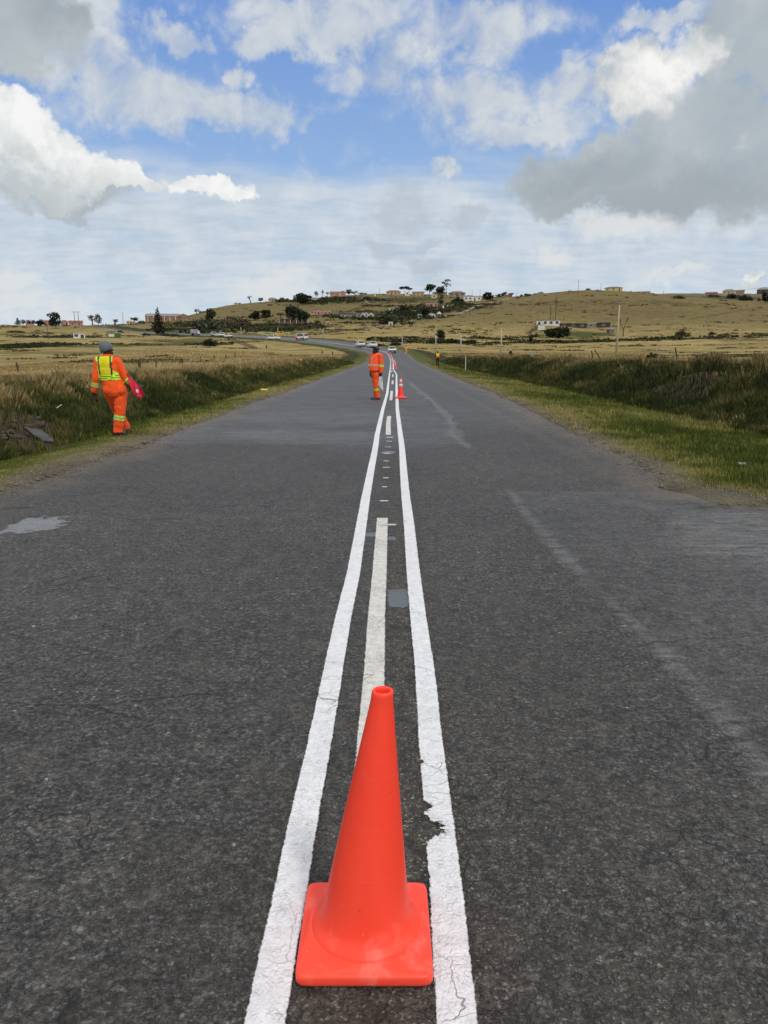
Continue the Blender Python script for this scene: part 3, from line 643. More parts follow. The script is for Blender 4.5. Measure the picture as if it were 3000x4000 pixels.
for p_ in [(38, 240, 2008, 2078), (1530, 1612, 2304, 2362), (1430, 1468, 2074, 2092), (1520, 1556, 2092, 2106), (1480, 1550, 1758, 1773)]:
    wet_m = np.maximum(wet_m, puddle(*p_))
wet_m = np.maximum(wet_m, seam * .9 * sstep(.52, .62, nA)); stain_m = np.maximum(stain_m, seam * .68)
dust_m = np.maximum(sstep(.55, .0, (rx1 - (cx_[:, None] - hl[:, None] * 1 + 0 * Sg).ravel())) * .8, 0)
ed = (np.where(w_[None, :] < 0, hl[:, None], hr[:, None]) - np.abs(Sg)).ravel()
dust_m = sstep(.9, .05, ed + (nC - .5) * .8) * .75
q = np.hypot((rx1 - 4.3) / 1.2, (ry1 - 8.0) / .9) + (nC - .5) * 1.0; dust_m = np.maximum(dust_m, .8 * sstep(1.2, .5, q))
dust_m = np.maximum(dust_m, .38 * sstep(.25, .05, np.abs(rx1 - 2.9) + (nC - .5) * .3) * sstep(8, 10, ry1))
rift_m = np.zeros(len(rx1))
for pl, wd_ in [([(1466, 1752), (1510, 1749), (1552, 1750)], .035), ([(1498, 1851), (1530, 1845), (1562, 1847)], .022), ([(1520, 2447), (1550, 2456), (1590, 2450)], .012), ([(1512, 2196), (1590, 2202)], .008), ([(1700, 2372), (1735, 2366), (1765, 2380), (1790, 2392)], .010), ([(2720, 1985), (2800, 1978), (2900, 1996), (2980, 1992)], .02),
               ([(2500, 1985), (2540, 2010), (2530, 2030), (2580, 2052)], .012), ([(470, 2034), (560, 2028), (700, 2027)], .012), ([(640, 2515), (690, 2480), (700, 2452)], .006), ([(880, 1975), (940, 1978)], .015), ([(1020, 1977), (1050, 1980)], .02), ([(1100, 1443.5), (1650, 1443), (2180, 1446)], .35), ([(1700, 3180), (1790, 3170), (1900, 3195)], .004), ([(1740, 3060), (1800, 3120), (1870, 3105)], .004), ([(0, 1992), (60, 1985), (130, 1982)], .02), ([(1360, 1739), (1100, 1741), (700, 1741)], .02), ([(1700, 3640), (1760, 3650), (1830, 3690)], .004), ([(1880, 3720), (1840, 3790), (1790, 3810), (1800, 3900)], .004)]:
    rift_m = np.maximum(rift_m, sstep(wd_ * 2.0, wd_ * .6, seg_dist(rx1, ry1, GP(pl)) + (nB - .5) * wd_ * 2.2))
crumb = sstep(.22, .08, np.abs(rx1 - (.115 + .004 * ry1)) + (nC - .5) * .12) * sstep(16, 8, ry1) * (.55 + .45 * sstep(.4, .6, nA))
crumb = np.maximum(crumb, .5 * sstep(1.2, .3, np.abs(rx1 - .3) + (nC - .5) * .8) * sstep(6, 2, ry1))
dz = -.010 * wet_m - .007 * crumb * sstep(.5, .62, nC) * sstep(.3, .0, np.abs(rx1 - .14))
VR = np.stack([rx1, ry1, RZ.ravel() + relief + dz], 1); nr = len(sarc)
ii, jj = np.meshgrid(np.arange(nr - 1), np.arange(NW - 1), indexing='ij'); a = (ii * NW + jj).ravel()
road = np_mesh('road', VR, np.stack([a, a + 1, a + NW + 1, a + NW], 1), m_tar, True,
               {'smooth': ('FLOAT', smooth_m), 'wet': ('FLOAT', wet_m), 'stain': ('FLOAT', stain_m), 'dust': ('FLOAT', dust_m), 'crumble': ('FLOAT', crumb), 'rift': ('FLOAT', rift_m)})
setp(road, kind='structure')
def relief_at(x, y):
    return ((fbm(x, y, .55, 3, 71) - .5) * .006 + (fbm(x, y, .09, 3, 72) - .5) * .0022) * np.interp(y, [0, 20, 40], [1, .6, 0])

# ------------------------------------------------------------------ painted lines
def line_strip(name, cpts, width, mat, y0, y1, jagk=.006, notch=None, wob=0.0, lift=.004):
    """cpts: lateral offset of the line's centre from the road's centre line, by distance"""
    ya = [q[0] for q in cpts]; oa = [q[1] for q in cpts]; yy = [y0]
    while yy[-1] < y1: yy.append(yy[-1] + (.012 if yy[-1] < 6 else .03 if yy[-1] < 20 else .15 if yy[-1] < 60 else .8))
    yy = np.array(yy); ar = np.interp(yy, cl[:, 1], arc) if y1 < 190 else None
    bx = np.interp(yy, cl[:, 1], cl[:, 0]); bz = np.interp(yy, cl[:, 1], cl[:, 2]); n0 = np.interp(yy, cl[:, 1], nrm[:, 0]); n1_ = np.interp(yy, cl[:, 1], nrm[:, 1]); tl = np.interp(yy, cl[:, 1], tilt)
    off = np.interp(yy, ya, oa) + (fbm(yy, yy * 0, 1.7, 3, 90) - .5) * wob
    rag = lambda sd: (fbm(yy, yy * 0 + sd, .05, 3, 91) - .5) * 2 * jagk + (fbm(yy, yy * 0 + sd, .011, 2, 95) - .5) * jagk
    wv = np.interp(yy, [0, 200, 300], [width, width, width * 1.3])
    EDGE = 1.16; lo = off - wv / 2 * EDGE + rag(3); hi = off + wv / 2 * EDGE + rag(8)
    M = 25; Vs = []; Ac = []; Ch = []
    for j in range(M):
        o_ = lo + (hi - lo) * j / (M - 1); x = bx + n0 * o_; y = yy + n1_ * o_; z = bz + tl * o_ + relief_at(x, y) + lift
        Vs.append(np.stack([x, y, z], 1)); Ac.append(np.full(len(yy), EDGE * abs(2 * j / (M - 1) - 1)))
        Ch.append(notch(yy, (hi - lo) * j / (M - 1)) if notch is not None else yy * 0)
    Vv = np.stack(Vs, 1).reshape(-1, 3); n = len(yy)
    ii, jj = np.meshgrid(np.arange(n - 1), np.arange(M - 1), indexing='ij'); a = (ii * M + jj).ravel()
    o = np_mesh(name, Vv, np.stack([a, a + 1, a + M + 1, a + M], 1), mat, True, {'across': ('FLOAT', np.stack(Ac, 1)), 'chip': ('FLOAT', np.stack(Ch, 1))})
    return setp(o, kind='structure')
def offs(pix):
    out = []
    for (px, py) in pix:
        g = G(px, py); out.append((g[1], g[0] - float(np.interp(g[1], cl[:, 1], cl[:, 0]))))
    return sorted(out)
Lp = offs([(1035, 4000), (1128, 3515), (1184, 3210), (1248, 2905), (1304, 2604), (1339, 2423), (1380, 2242), (1410, 2062), (1441, 1881), (1473, 1700), (1495, 1600), (1513, 1535), (1519, 1481)])
Rp = offs([(1786, 4000), (1745, 3515), (1716, 3210), (1683, 2905), (1658, 2604), (1635, 2423), (1615, 2242), (1599, 2062), (1580, 1881), (1564, 1700), (1552, 1600), (1549, 1517), (1549, 1463)])
Lp = [(-14, Lp[0][1])] + Lp + [(75, -.16), (110, -.26), (180, -.25), (420, -.25)]
Rp = [(-14, Rp[0][1])] + Rp + [(75, .14), (110, .17), (180, .25), (420, .25)]
def notch(y, a):
    r = 0 * y
    for (yc, ry, ra) in [(2.215, .055, .060), (2.17, .03, .030), (2.335, .030, .030), (2.27, .02, .02), (2.62, .02, .018), (1.96, .04, .010)]:
        r = np.maximum(r, 1.15 - .62 * np.hypot((y - yc) / ry, a / ra))
    return np.clip(r, 0, 1)
def notch_old(y):
    return (.012 + .075 * fbm(y, y * 0 + 3, .022, 3, 5) ** 1.3) * np.exp(-((y - 2.215) / .06) ** 4) + (fbm(y, y * 0 + 9, .012, 2, 6) - .5) * .008 * np.exp(-((y - 2.25) / .16) ** 4) + .03 * np.exp(-((y - 2.33) / .03) ** 2) + .012 * np.exp(-((y - 2.10) / .05) ** 2) + .02 * np.exp(-((y - 2.6) / .02) ** 2)
line_strip('painted_line', Lp, .092, m_newpaint, -12, 240, .0016, None, .003)
line_strip('painted_line', Rp, .092, m_newpaint, -12, 240, .0016, notch, .003)
Dp = offs([(1427, 3200), (1448, 2840), (1463, 2604), (1470, 2423), (1482, 2242), (1492, 2062)]); Dp = [(-5, Dp[0][1])] + Dp + offs([(1517, 1655), (1529, 1540), (1534, 1490), (1535, 1463)]) + [(60, 0), (420, 0)]
for a_, b_ in [(2.05, 6.95), (14.4, 18.8), (25.2, 31.6), (38.4, 43.6), (50.5, 56.5), (63.5, 69), (76, 81.5), (88.5, 94), (101, 106), (113.5, 119), (126, 131), (138, 143), (150, 155)]:
    line_strip('centre_dash', Dp, .098, m_oldpaint, a_, b_, .002, None, .003, .003)
for (px, py, wpx) in [(1523, 1710, 26), (1520, 1725, 22), (1516, 1747, 22), (1512, 1772, 20), (1509, 1802, 22), (1509, 1827, 26), (1507, 1868, 22), (1502, 1903, 20), (1501, 1959, 32), (1512, 2053, 70)]:
    g = G(px, py); ww = wpx * g[1] / F
    o_ = g[0] - float(np.interp(g[1], cl[:, 1], cl[:, 0]))
    line_strip('paint_dab', [(-5, o_), (400, o_)], ww, m_oldpaint, g[1] - .012 - .0006 * g[1] ** 1.3, g[1] + .014 + .0006 * g[1] ** 1.3, .006, None, 0, .005)
# far double line round the bend follows the curve's own arc
def far_line(off, wd):
    m = (cl[:, 1] > 236); x = cl[m, 0] + nrm[m, 0] * off; Vs = []
    for o_ in (off - wd / 2, off + wd / 2):
        Vs.append(np.stack([cl[m, 0] + nrm[m, 0] * o_, cl[m, 1] + nrm[m, 1] * o_, cl[m, 2] + tilt[m] * o_ + .02], 1))
    Vv = np.stack(Vs, 1).reshape(-1, 3); n = m.sum(); a = np.arange(n - 1) * 2
    setp(np_mesh('painted_line', Vv, np.stack([a, a + 1, a + 3, a + 2], 1), m_newpaint, True), kind='structure')
far_line(-.25, .13); far_line(.25, .13)
# ------------------------------------------------------------------ grass
m_grass, t, b = newmat('grass_blades')
at = t.new('ShaderNodeAttribute', attribute_name='tint').outputs['Color']; oc = t.new('ShaderNodeTexCoord').outputs['Object']
f, _ = t.noise(oc, 3.5, 3, .6)
t.put(b.inputs['Base Color'], t.vm('SCALE', at, scale=t.mr(f, .3, .7, .75, 1.3))); b.inputs['Roughness'].default_value = .8; b.inputs['Specular IOR Level'].default_value = .15
def blades(name, x, y, z, h, wd, colr, label, cat, lean=.35):
    n = len(x); th = rng.uniform(0, 2 * np.pi, n); cx, sx_ = np.cos(th), np.sin(th)
    ln = rng.uniform(0, lean, n) * h; la = rng.uniform(0, 2 * np.pi, n) 
    V = np.zeros((n, 4, 3))
    V[:, 0] = np.stack([x - cx * wd / 2, y - sx_ * wd / 2, z - .03], 1); V[:, 1] = np.stack([x + cx * wd / 2, y + sx_ * wd / 2, z - .03], 1)
    mx = x + np.cos(la) * ln * .35; my = y + np.sin(la) * ln * .35
    V[:, 2] = np.stack([mx + cx * wd * .36, my + sx_ * wd * .36, z + h * .6], 1)
    V[:, 3] = np.stack([x + np.cos(la) * ln, y + np.sin(la) * ln, z + h], 1)
    a = np.arange(n) * 4; Fa = np.concatenate([np.stack([a, a + 1, a + 2], 1), np.stack([a, a + 2, a + 3], 1)])
    cc = np.repeat(np.concatenate([colr, np.ones((n, 1))], 1)[:, None], 4, 1)
    o = np_mesh(name, V.reshape(-1, 3), Fa, m_grass, False, {'tint': ('FLOAT_COLOR', cc.reshape(-1, 4))})
    return setp(o, label, cat, None, 'stuff')
def sampleY(n, y0, y1, p=1.7):
    u = rng.uniform(0, 1, n); e = 1 - p
    return (y0 ** e + u * (y1 ** e - y0 ** e)) ** (1 / e)
def clx(Y): return np.interp(Y, cl[:, 1], cl[:, 0])
def pal(t_, *cs):
    cs = np.array(cs); f_ = np.clip(t_, 0, .9999) * (len(cs) - 1); i = f_.astype(int); a = (f_ - i)[:, None]
    return cs[i] * (1 - a) + cs[i + 1] * a
def band(side, n, lo, hi, y0, y1, p=1.7, lop=1.0):
    Y = sampleY(n, y0, y1, p); s = lo(Y) + (hi(Y) - lo(Y)) * rng.uniform(0, 1, n) ** lop
    x = clx(Y) + side * s; keep = np.abs(x) < (Y * .56 + 3.5)
    x, Y, s = x[keep], Y[keep], s[keep]
    return x, Y, s, H(x, Y)
xs, ys, zs, hs, ws, cs = [], [], [], [], [], []
for side in (-1, 1):
    e_ = halfL if side < 0 else halfR; toe = 6.2 if side < 0 else 8.0
    x, y, s, z = band(side, 130000 if side > 0 else 80000, lambda Y: e_(Y) - .05, lambda Y: Y * 0 + toe + .4, 6, 120, 2.0)
    e = s - e_(y); g = fbm(x, y, .7, 3, 101); g2 = fbm(x, y, 3, 3, 102)
    q = np.hypot((x - SLIP[0]) / 1.15, (y - SLIP[1] + .5) / 1.9) + (g - .5) * 1.1
    keep = (rng.uniform(0, 1, len(x)) < sstep(-.3 if side < 0 else -.1, .4 if side < 0 else .6, e + (g - .5) * 1.3)) & (rng.uniform(0, 1, len(x)) < .12 + sstep(.7, 1.0, q))
    x, y, z, e, g, g2 = x[keep], y[keep], z[keep], e[keep], g[keep], g2[keep]
    hh = (.035 + .09 * rng.uniform(0, 1, len(x)) ** 1.5 * (.4 + g) + .10 * sstep(.55, .8, g) * rng.uniform(.3, 1, len(x))) * np.interp(e, [0, .8, 3], [.45, .75, 1.05]) * np.where((x < -3.8) & (x > -6.2) & (y < 14.3) & (y > 9.5), .24, 1)
    gq = fbm(x, y, .35, 3, 103); t_ = (g2 - .5) * 1.5 + (gq - .5) * 1.1 + rng.uniform(-.05, .7, len(x)) + .5 * sstep(1.4, .2, e)
    col = pal(t_, (.050, .070, .013), (.098, .125, .022), (.150, .165, .034), (.23, .205, .07), (.32, .27, .12))
    xs.append(x); ys.append(y); zs.append(z); hs.append(hh); ws.append((.005 + y * .00085) * rng.uniform(.7, 1.4, len(x))); cs.append(col)
cat_ = lambda l: np.concatenate(l)
blades('verge_grass', cat_(xs), cat_(ys), cat_(zs), cat_(hs), cat_(ws), cat_(cs), 'short green and straw grass along both edges of the tarmac', 'grass')
xs, ys, zs, hs, ws, cs = [], [], [], [], [], []
for side in (-1, 1):
    toe, top = (6.0, 9.3) if side < 0 else (7.6, 11.4)
    x, y, s, z = band(side, 150000, lambda Y: Y * 0 + toe, lambda Y: Y * 0 + top, 9, 125, 1.75)
    g = fbm(x, y, .9, 4, 111); g2 = fbm(x, y, 4, 3, 112); kk = (s - toe) / (top - toe)
    # bare slipped earth stays bare
    q = np.hypot((x - SLIP[0]) / 1.15, (y - SLIP[1] + .5) / 1.9) + (g - .5) * 1.1; q2 = np.hypot((x - 9.6) / 1.1, (y - 24) / 3.2) + (g - .5) * 1.1
    keep = (rng.uniform(0, 1, len(x)) < .04 + sstep(.8, 1.05, q)) & (rng.uniform(0, 1, len(x)) < .2 + sstep(.6, 1.0, q2))
    x, y, z, g, g2, kk = x[keep], y[keep], z[keep], g[keep], g2[keep], kk[keep]; n = len(x)
    hh = (.06 + .20 * rng.uniform(0, 1, n) * (.35 + g) + .16 * sstep(.55, .75, g)) * np.interp(kk, [0, .25, .7, 1], [.7, .9, 1.1, 1.1])
    g3 = fbm(x, y, .28, 2, 113); t_ = (g2 - .5) * .8 + (g - .5) * .7 + (g3 - .5) * .8 + rng.uniform(-.15, .3, n) + (.15 if side < 0 else .06) + (.72 if side < 0 else .66) * sstep(.38 if side < 0 else .5, 1.0, kk + rng.normal(0, .10, n) + (g - .5) * .5)
    col = pal(t_, (.024, .032, .010), (.046, .060, .015), (.082, .085, .024), (.165, .130, .055), (.31, .235, .11))
    if side > 0: hh = hh * 1.25; col = col * .84  # right bank taller, with part of its shade put into darker blades
    xs.append(x); ys.append(y); zs.append(z); hs.append(hh); ws.append((.008 + y * .0009) * rng.uniform(.7, 1.5, n)); cs.append(col)
blades('bank_grass', cat_(xs), cat_(ys), cat_(zs), cat_(hs), cat_(ws), cat_(cs), 'tall dark green grass and weeds covering the roadside banks', 'grass', .5)
xs, ys, zs, hs, ws, cs = [], [], [], [], [], []
for side in (-1, 1):
    top = 8.7 if side < 0 else 10.8
    x, y, s, z = band(side, 130000, lambda Y: Y * 0 + top, lambda Y: top + 6 + Y * .22, 12, 170, 1.35, 1.5)
    g = fbm(x, y, 1.6, 4, 121); g2 = fbm(x, y, 7, 3, 122); n = len(x)
    hh = (.08 + .20 * rng.uniform(0, 1, n) ** 1.3 * (.5 + g)) * (np.interp(s - top, [0, 1.5, 10], [1.15, 1, .6]))
    t_ = .45 + (g2 - .5) * 1.3 + (g - .5) * .8 + rng.uniform(-.2, .4, n) - .18 * sstep(.9, 0, s - top)
    col = pal(t_, (.085, .075, .028), (.19, .145, .062), (.29, .22, .10), (.37, .28, .14), (.44, .36, .20))
    xs.append(x); ys.append(y); zs.append(z); hs.append(hh); ws.append((.006 + y * .00095) * rng.uniform(.6, 1.3, n)); cs.append(col)
blades('field_grass', cat_(xs), cat_(ys), cat_(zs), cat_(hs), cat_(ws), cat_(cs), 'tall golden dry grass along the tops of both banks and the field edges', 'grass', .6)
# gravel and crumbs of tarmac along the edges
m_gravel = pm('gravel_stone', (.17, .15, .125), (.075, .068, .06), 40, .9, .4, .004)
def pebbles(name, x, y, z, r, mat, label, cat, kind='stuff'):
    n = len(x); o_ = np.array([(1, 0, 0), (0, 1, 0), (-1, 0, 0), (0, -1, 0), (0, 0, .8), (0, 0, -.5)], float)
    f_ = np.array([(0, 1, 4), (1, 2, 4), (2, 3, 4), (3, 0, 4), (1, 0, 5), (2, 1, 5), (3, 2, 5), (0, 3, 5)])
    th = rng.uniform(0, 6.28, n); V = o_[None] * rng.uniform(.6, 1.3, (n, 6, 1)) * r[:, None, None]
    X = V[:, :, 0] * np.cos(th)[:, None] - V[:, :, 1] * .75 * np.sin(th)[:, None]; Y_ = V[:, :, 0] * np.sin(th)[:, None] + V[:, :, 1] * .75 * np.cos(th)[:, None]
    V = np.stack([X + x[:, None], Y_ + y[:, None], V[:, :, 2] * .7 + z[:, None]], 2)
    Fa = (np.arange(n)[:, None, None] * 6 + f_[None]).reshape(-1, 3)
    return setp(np_mesh(name, V.reshape(-1, 3), Fa, mat), label, cat, None, kind)
xx, yy, zz_, rr = [], [], [], []
for side in (-1, 1):
    n = 5200; Y = sampleY(n, 5.5, 45, 1.6); e_ = halfL(Y) if side < 0 else halfR(Y); s = e_ + rng.normal(.12, .22, n)
    x = clx(Y) + side * s; g = fbm(x, Y, .8, 3, 131); k_ = (g > .46) | (rng.uniform(0, 1, n) < .3); x, Y = x[k_], Y[k_]
    xx.append(x); yy.append(Y); zz_.append(np.maximum(H(x, Y), .0)); rr.append(rng.uniform(.006, .026, len(x)) * (1 + (rng.uniform(0, 1, len(x)) > .94) * 1.2))
x = rng.normal(4.35, .45, 1500); Y = rng.normal(8.2, .45, 1500); xx.append(x); yy.append(Y); zz_.append(np.maximum(H(x, Y), 0)); rr.append(rng.uniform(.006, .022, 1500))
pebbles('gravel', cat_(xx), cat_(yy), cat_(zz_), cat_(rr), m_gravel, 'loose gravel and broken tarmac crumbs along the road edges', 'gravel')
x = rng.normal(.13, .055, 260); Y = rng.uniform(1.3, 3.4, 260); k_ = np.abs(x - .12) < .085; x, Y = x[k_], Y[k_]
m_grit = pm('pale_grit', (.30, .27, .22), (.09, .08, .065), 60, .9)
pebbles('grit', x, Y, x * 0 + .002, rng.uniform(.0015, .0045, len(x)), m_grit, 'pale loose grit in the crumbled strip beside the right-hand line', 'grit')

# ------------------------------------------------------------------ trees and shrubs
def leafmat(name, c1, c2):
    m, t, b = newmat(name); oc = t.new('ShaderNodeTexCoord').outputs['Object']
    f, _ = t.noise(oc, .9, 3, .6); f2 = t.new('ShaderNodeAttribute', attribute_name='leaf').outputs['Fac']
    t.put(b.inputs['Base Color'], t.mix(t.math('ADD', t.math('MULTIPLY', t.mr(f, .3, .7), .5), t.math('MULTIPLY', f2, .5)), c1, c2)); b.inputs['Roughness'].default_value = .75; b.inputs['Specular IOR Level'].default_value = .2
    return m
LM = {'dark': leafmat('dark_foliage', (.018, .026, .012), (.040, .052, .020)), 'mid': leafmat('green_foliage', (.035, .048, .020), (.075, .09, .038)),
      'grey': leafmat('grey_green_foliage', (.045, .058, .038), (.10, .115, .075)), 'brown': leafmat('dry_foliage', (.055, .045, .028), (.115, .09, .055)), 'black': leafmat('blackish_foliage', (.010, .014, .008), (.024, .032, .014))}
m_bark = pm('bark', (.085, .066, .05), (.05, .04, .03), 6, .9)
def leaves(parts, n, size, mat, parent, name='crown'):
    """leaf clumps spread through ellipsoids (centre, radii), denser towards the skin, with gaps"""
    vol = np.array([p[1][0] * p[1][1] * p[1][2] for p in parts]) ** .7; vol /= vol.sum(); ch = rng.choice(len(parts), n, p=vol)
    C_ = np.array([p[0] for p in parts], float)[ch]; R_ = np.array([p[1] for p in parts], float)[ch]
    d = rng.normal(0, 1, (n, 3)); d /= np.linalg.norm(d, axis=1)[:, None]; r = rng.uniform(.35, 1.05, n) ** .5
    p = C_ + d * R_ * r[:, None]
    s = size * rng.uniform(.5, 1.25, n)
    a = rng.normal(0, 1, (n, 3)); a /= np.linalg.norm(a, axis=1)[:, None]; b_ = np.cross(a, rng.normal(0, 1, (n, 3))); b_ /= np.linalg.norm(b_, axis=1)[:, None] + 1e-9
    V = np.stack([p - a * s[:, None], p - b_ * s[:, None] * .6, p + a * s[:, None], p + b_ * s[:, None] * .6], 1)
    i = np.arange(n) * 4; lf = np.repeat(rng.uniform(0, 1, n), 4)
    return np_mesh(name, V.reshape(-1, 3), np.stack([i, i + 1, i + 2, i + 3], 1), mat, False, {'leaf': ('FLOAT', lf)}, parent)
def limbs(mb, p, d, L, r, depth_, spread=.6, up=.25):
    q = p + d * L; mid = p + d * L * .5 + Vector((random.uniform(-1, 1), random.uniform(-1, 1), random.uniform(-.3, .6))) * L * .07
    mb.tube([p, mid, q], [r, r * .82, r * .62], 5 if depth_ > 1 else 4)
    ends = [q]
    if depth_ > 0:
        for k in range(3 if depth_ > 1 else 2 + random.randint(0, 1)):
            nd = (d + Vector((random.uniform(-1, 1), random.uniform(-1, 1), random.uniform(-.4, .9))) * spread + Vector((0, 0, up))).normalized()
            ends += limbs(mb, q, nd, L * random.uniform(.6, .85), r * .6, depth_ - 1, spread, up)
    return ends
def tree(px, py, wpx, hpx, kind, leaf, label, name='tree', group=None, dens=1.0, cat='tree'):
    loc = hit(px, py); d = depth(*loc); w2, h = wpx * 1.3 * d / F, hpx * 1.06 * d / F
    T_ = thing(name, loc, label, cat, group, random.uniform(0, .6)); rx = w2 / 2
    mb = MB(); V_ = Vector
    if kind == 'bare':
        for _ in range(1): limbs(mb, V_((0, 0, -.3)), V_((0.03, 0, 1)), h * .36, max(.10, h * .03), 3, .75, .3)
        zs_ = max(v[2] for v in mb.v); xs_ = max(abs(v[0]) for v in mb.v)
        mb.v = [(v[0] * rx / xs_, v[1] * rx / xs_, v[2] * h / zs_) for v in mb.v]
        mb.build('branches', m_bark, T_); return T_
    if kind == 'poplar':
        mb.tube([(0, 0, -.3), (.1, 0, h * .5), (0, 0, h)], [.22, .14, .05], 5)
        for k in range(26):
            z = h * random.uniform(.15, .93); a = random.uniform(0, 6.28); L = rx * (1.1 - z / h * .6)
            mb.tube([(0, 0, z), (math.cos(a) * L, math.sin(a) * L, z + L * 1.6)], [.07, .02], 4)
        mb.build('branches', m_bark, T_); return T_
    if kind == 'conifer':
        mb.tube([(0, 0, -.4), (0, 0, h * .9)], [max(.15, h * .02), .04], 6); mb.build('trunk', m_bark, T_)
        ps = []
        for k in range(13):
            z = .10 + .86 * k / 12; r = rx * (1 - z) ** .72 * (1.05 if k % 2 else .82) + rx * .04
            for j in range(3):
                a = random.uniform(0, 6.28); ps.append(((math.cos(a) * r * .35, math.sin(a) * r * .35, h * z), (r * .8, r * .8, h * .065)))
        leaves(ps, int(1100 * dens), max(.22, rx * .13), LM[leaf], T_); return T_
    if kind == 'pine':      # bare stem, ragged top
        mb.tube([(0, 0, -.4), (.2, 0, h * .4), (-.1, 0, h * .75), (.3, 0, h * .96)], [.3, .24, .16, .05], 6)
        ps = []
        for k in range(9):
            z = h * random.uniform(.5, .96); a = random.uniform(0, 6.28); L = rx * random.uniform(.35, .8)
            e = (math.cos(a) * L, math.sin(a) * L, z + L * .25); mb.tube([(0, 0, z - L * .3), e], [.09, .03], 4); ps.append((e, (rx * .42, rx * .42, h * .07)))
        mb.build('trunk', m_bark, T_); leaves(ps, int(420 * dens), max(.25, rx * .14), LM[leaf], T_); return T_
    if kind == 'umbrella':
        mb.tube([(0, 0, -.3), (.15, 0, h * .6)], [.22, .14], 6); ps = []
        for k in range(6):
            a = 6.28 * k / 6 + random.uniform(-.4, .4); L = rx * random.uniform(.35, .75); e = (math.cos(a) * L, math.sin(a) * L, h * random.uniform(.72, .9))
            mb.tube([(.15, 0, h * .55), e], [.1, .04], 4); ps.append((e, (rx * .42, rx * .42, h * .13)))
        mb.build('trunk', m_bark, T_); leaves(ps, int(420 * dens), max(.22, rx * .13), LM[leaf], T_); return T_
    if kind == 'airy':
        ends = limbs(mb, V_((0, 0, -.3)), V_((0, 0, 1)), h * .3, max(.1, h * .025), 2, .7, .3)
        zs_ = max(v[2] for v in mb.v); xs_ = max(abs(v[0]) for v in mb.v) + .01
        mb.v = [(v[0] * rx * .85 / xs_, v[1] * rx * .85 / xs_, v[2] * h * .92 / zs_) for v in mb.v]; mb.build('trunk', m_bark, T_)
        ps = [((random.uniform(-.6, .6) * rx, random.uniform(-.6, .6) * rx, h * random.uniform(.5, .85)), (rx * .36, rx * .36, h * .14)) for _ in range(8)]
        leaves(ps, int(300 * dens), max(.2, rx * .12), LM[leaf], T_); return T_
    if kind == 'bush':
        mb.tube([(0, 0, -.3), (0.1, 0, h * .4)], [.12, .06], 5); mb.build('stem', m_bark, T_); ps = []
        for k in range(max(6, int(7 * wpx / max(hpx, 1)))):
            x_ = random.uniform(-.82, .82); hh = h * (1 - .45 * abs(x_)) * random.uniform(.6, 1.0)
            ps.append(((x_ * rx, random.uniform(-.4, .4) * min(rx, h), hh * .42), (max(rx * .22, h * .25), max(rx * .2, h * .25), hh * .52)))
        leaves(ps, int(850 * dens), max(.2, min(rx, h) * .11), LM[leaf], T_, 'foliage'); return T_
    # round / broad tree
    ends = limbs(mb, V_((0, 0, -.4)), V_((0, 0, 1)), h * .26, max(.15, h * .03), 1, .6, .4)
    xs_ = max(abs(v[0]) for v in mb.v) + .01; zs_ = max(v[2] for v in mb.v)
    mb.v = [(v[0] * min(1, rx * .6 / xs_), v[1] * min(1, rx * .6 / xs_), v[2] * min(1, h * .7 / zs_)) for v in mb.v]; mb.build('trunk', m_bark, T_)
    lo = .12 if kind == 'round' else .32; ps = []
    for k in range(13):
        a = random.uniform(0, 6.28); z = random.uniform(lo + .12, .84); rr_ = rx * math.sin(math.pi * min(.95, max(.12, (z - lo * .4) / (1.08 - lo * .4)))) ** .6 * random.uniform(.25, .68)
        ps.append(((math.cos(a) * rr_, math.sin(a) * rr_, h * z), (rx * random.uniform(.28, .42), rx * random.uniform(.28, .42), h * random.uniform(.11, .17))))
    ps.append(((0, 0, h * .55), (rx * .6, rx * .6, h * .3)))
    leaves(ps, int(950 * dens), max(.22, rx * .115), LM[leaf], T_); return T_

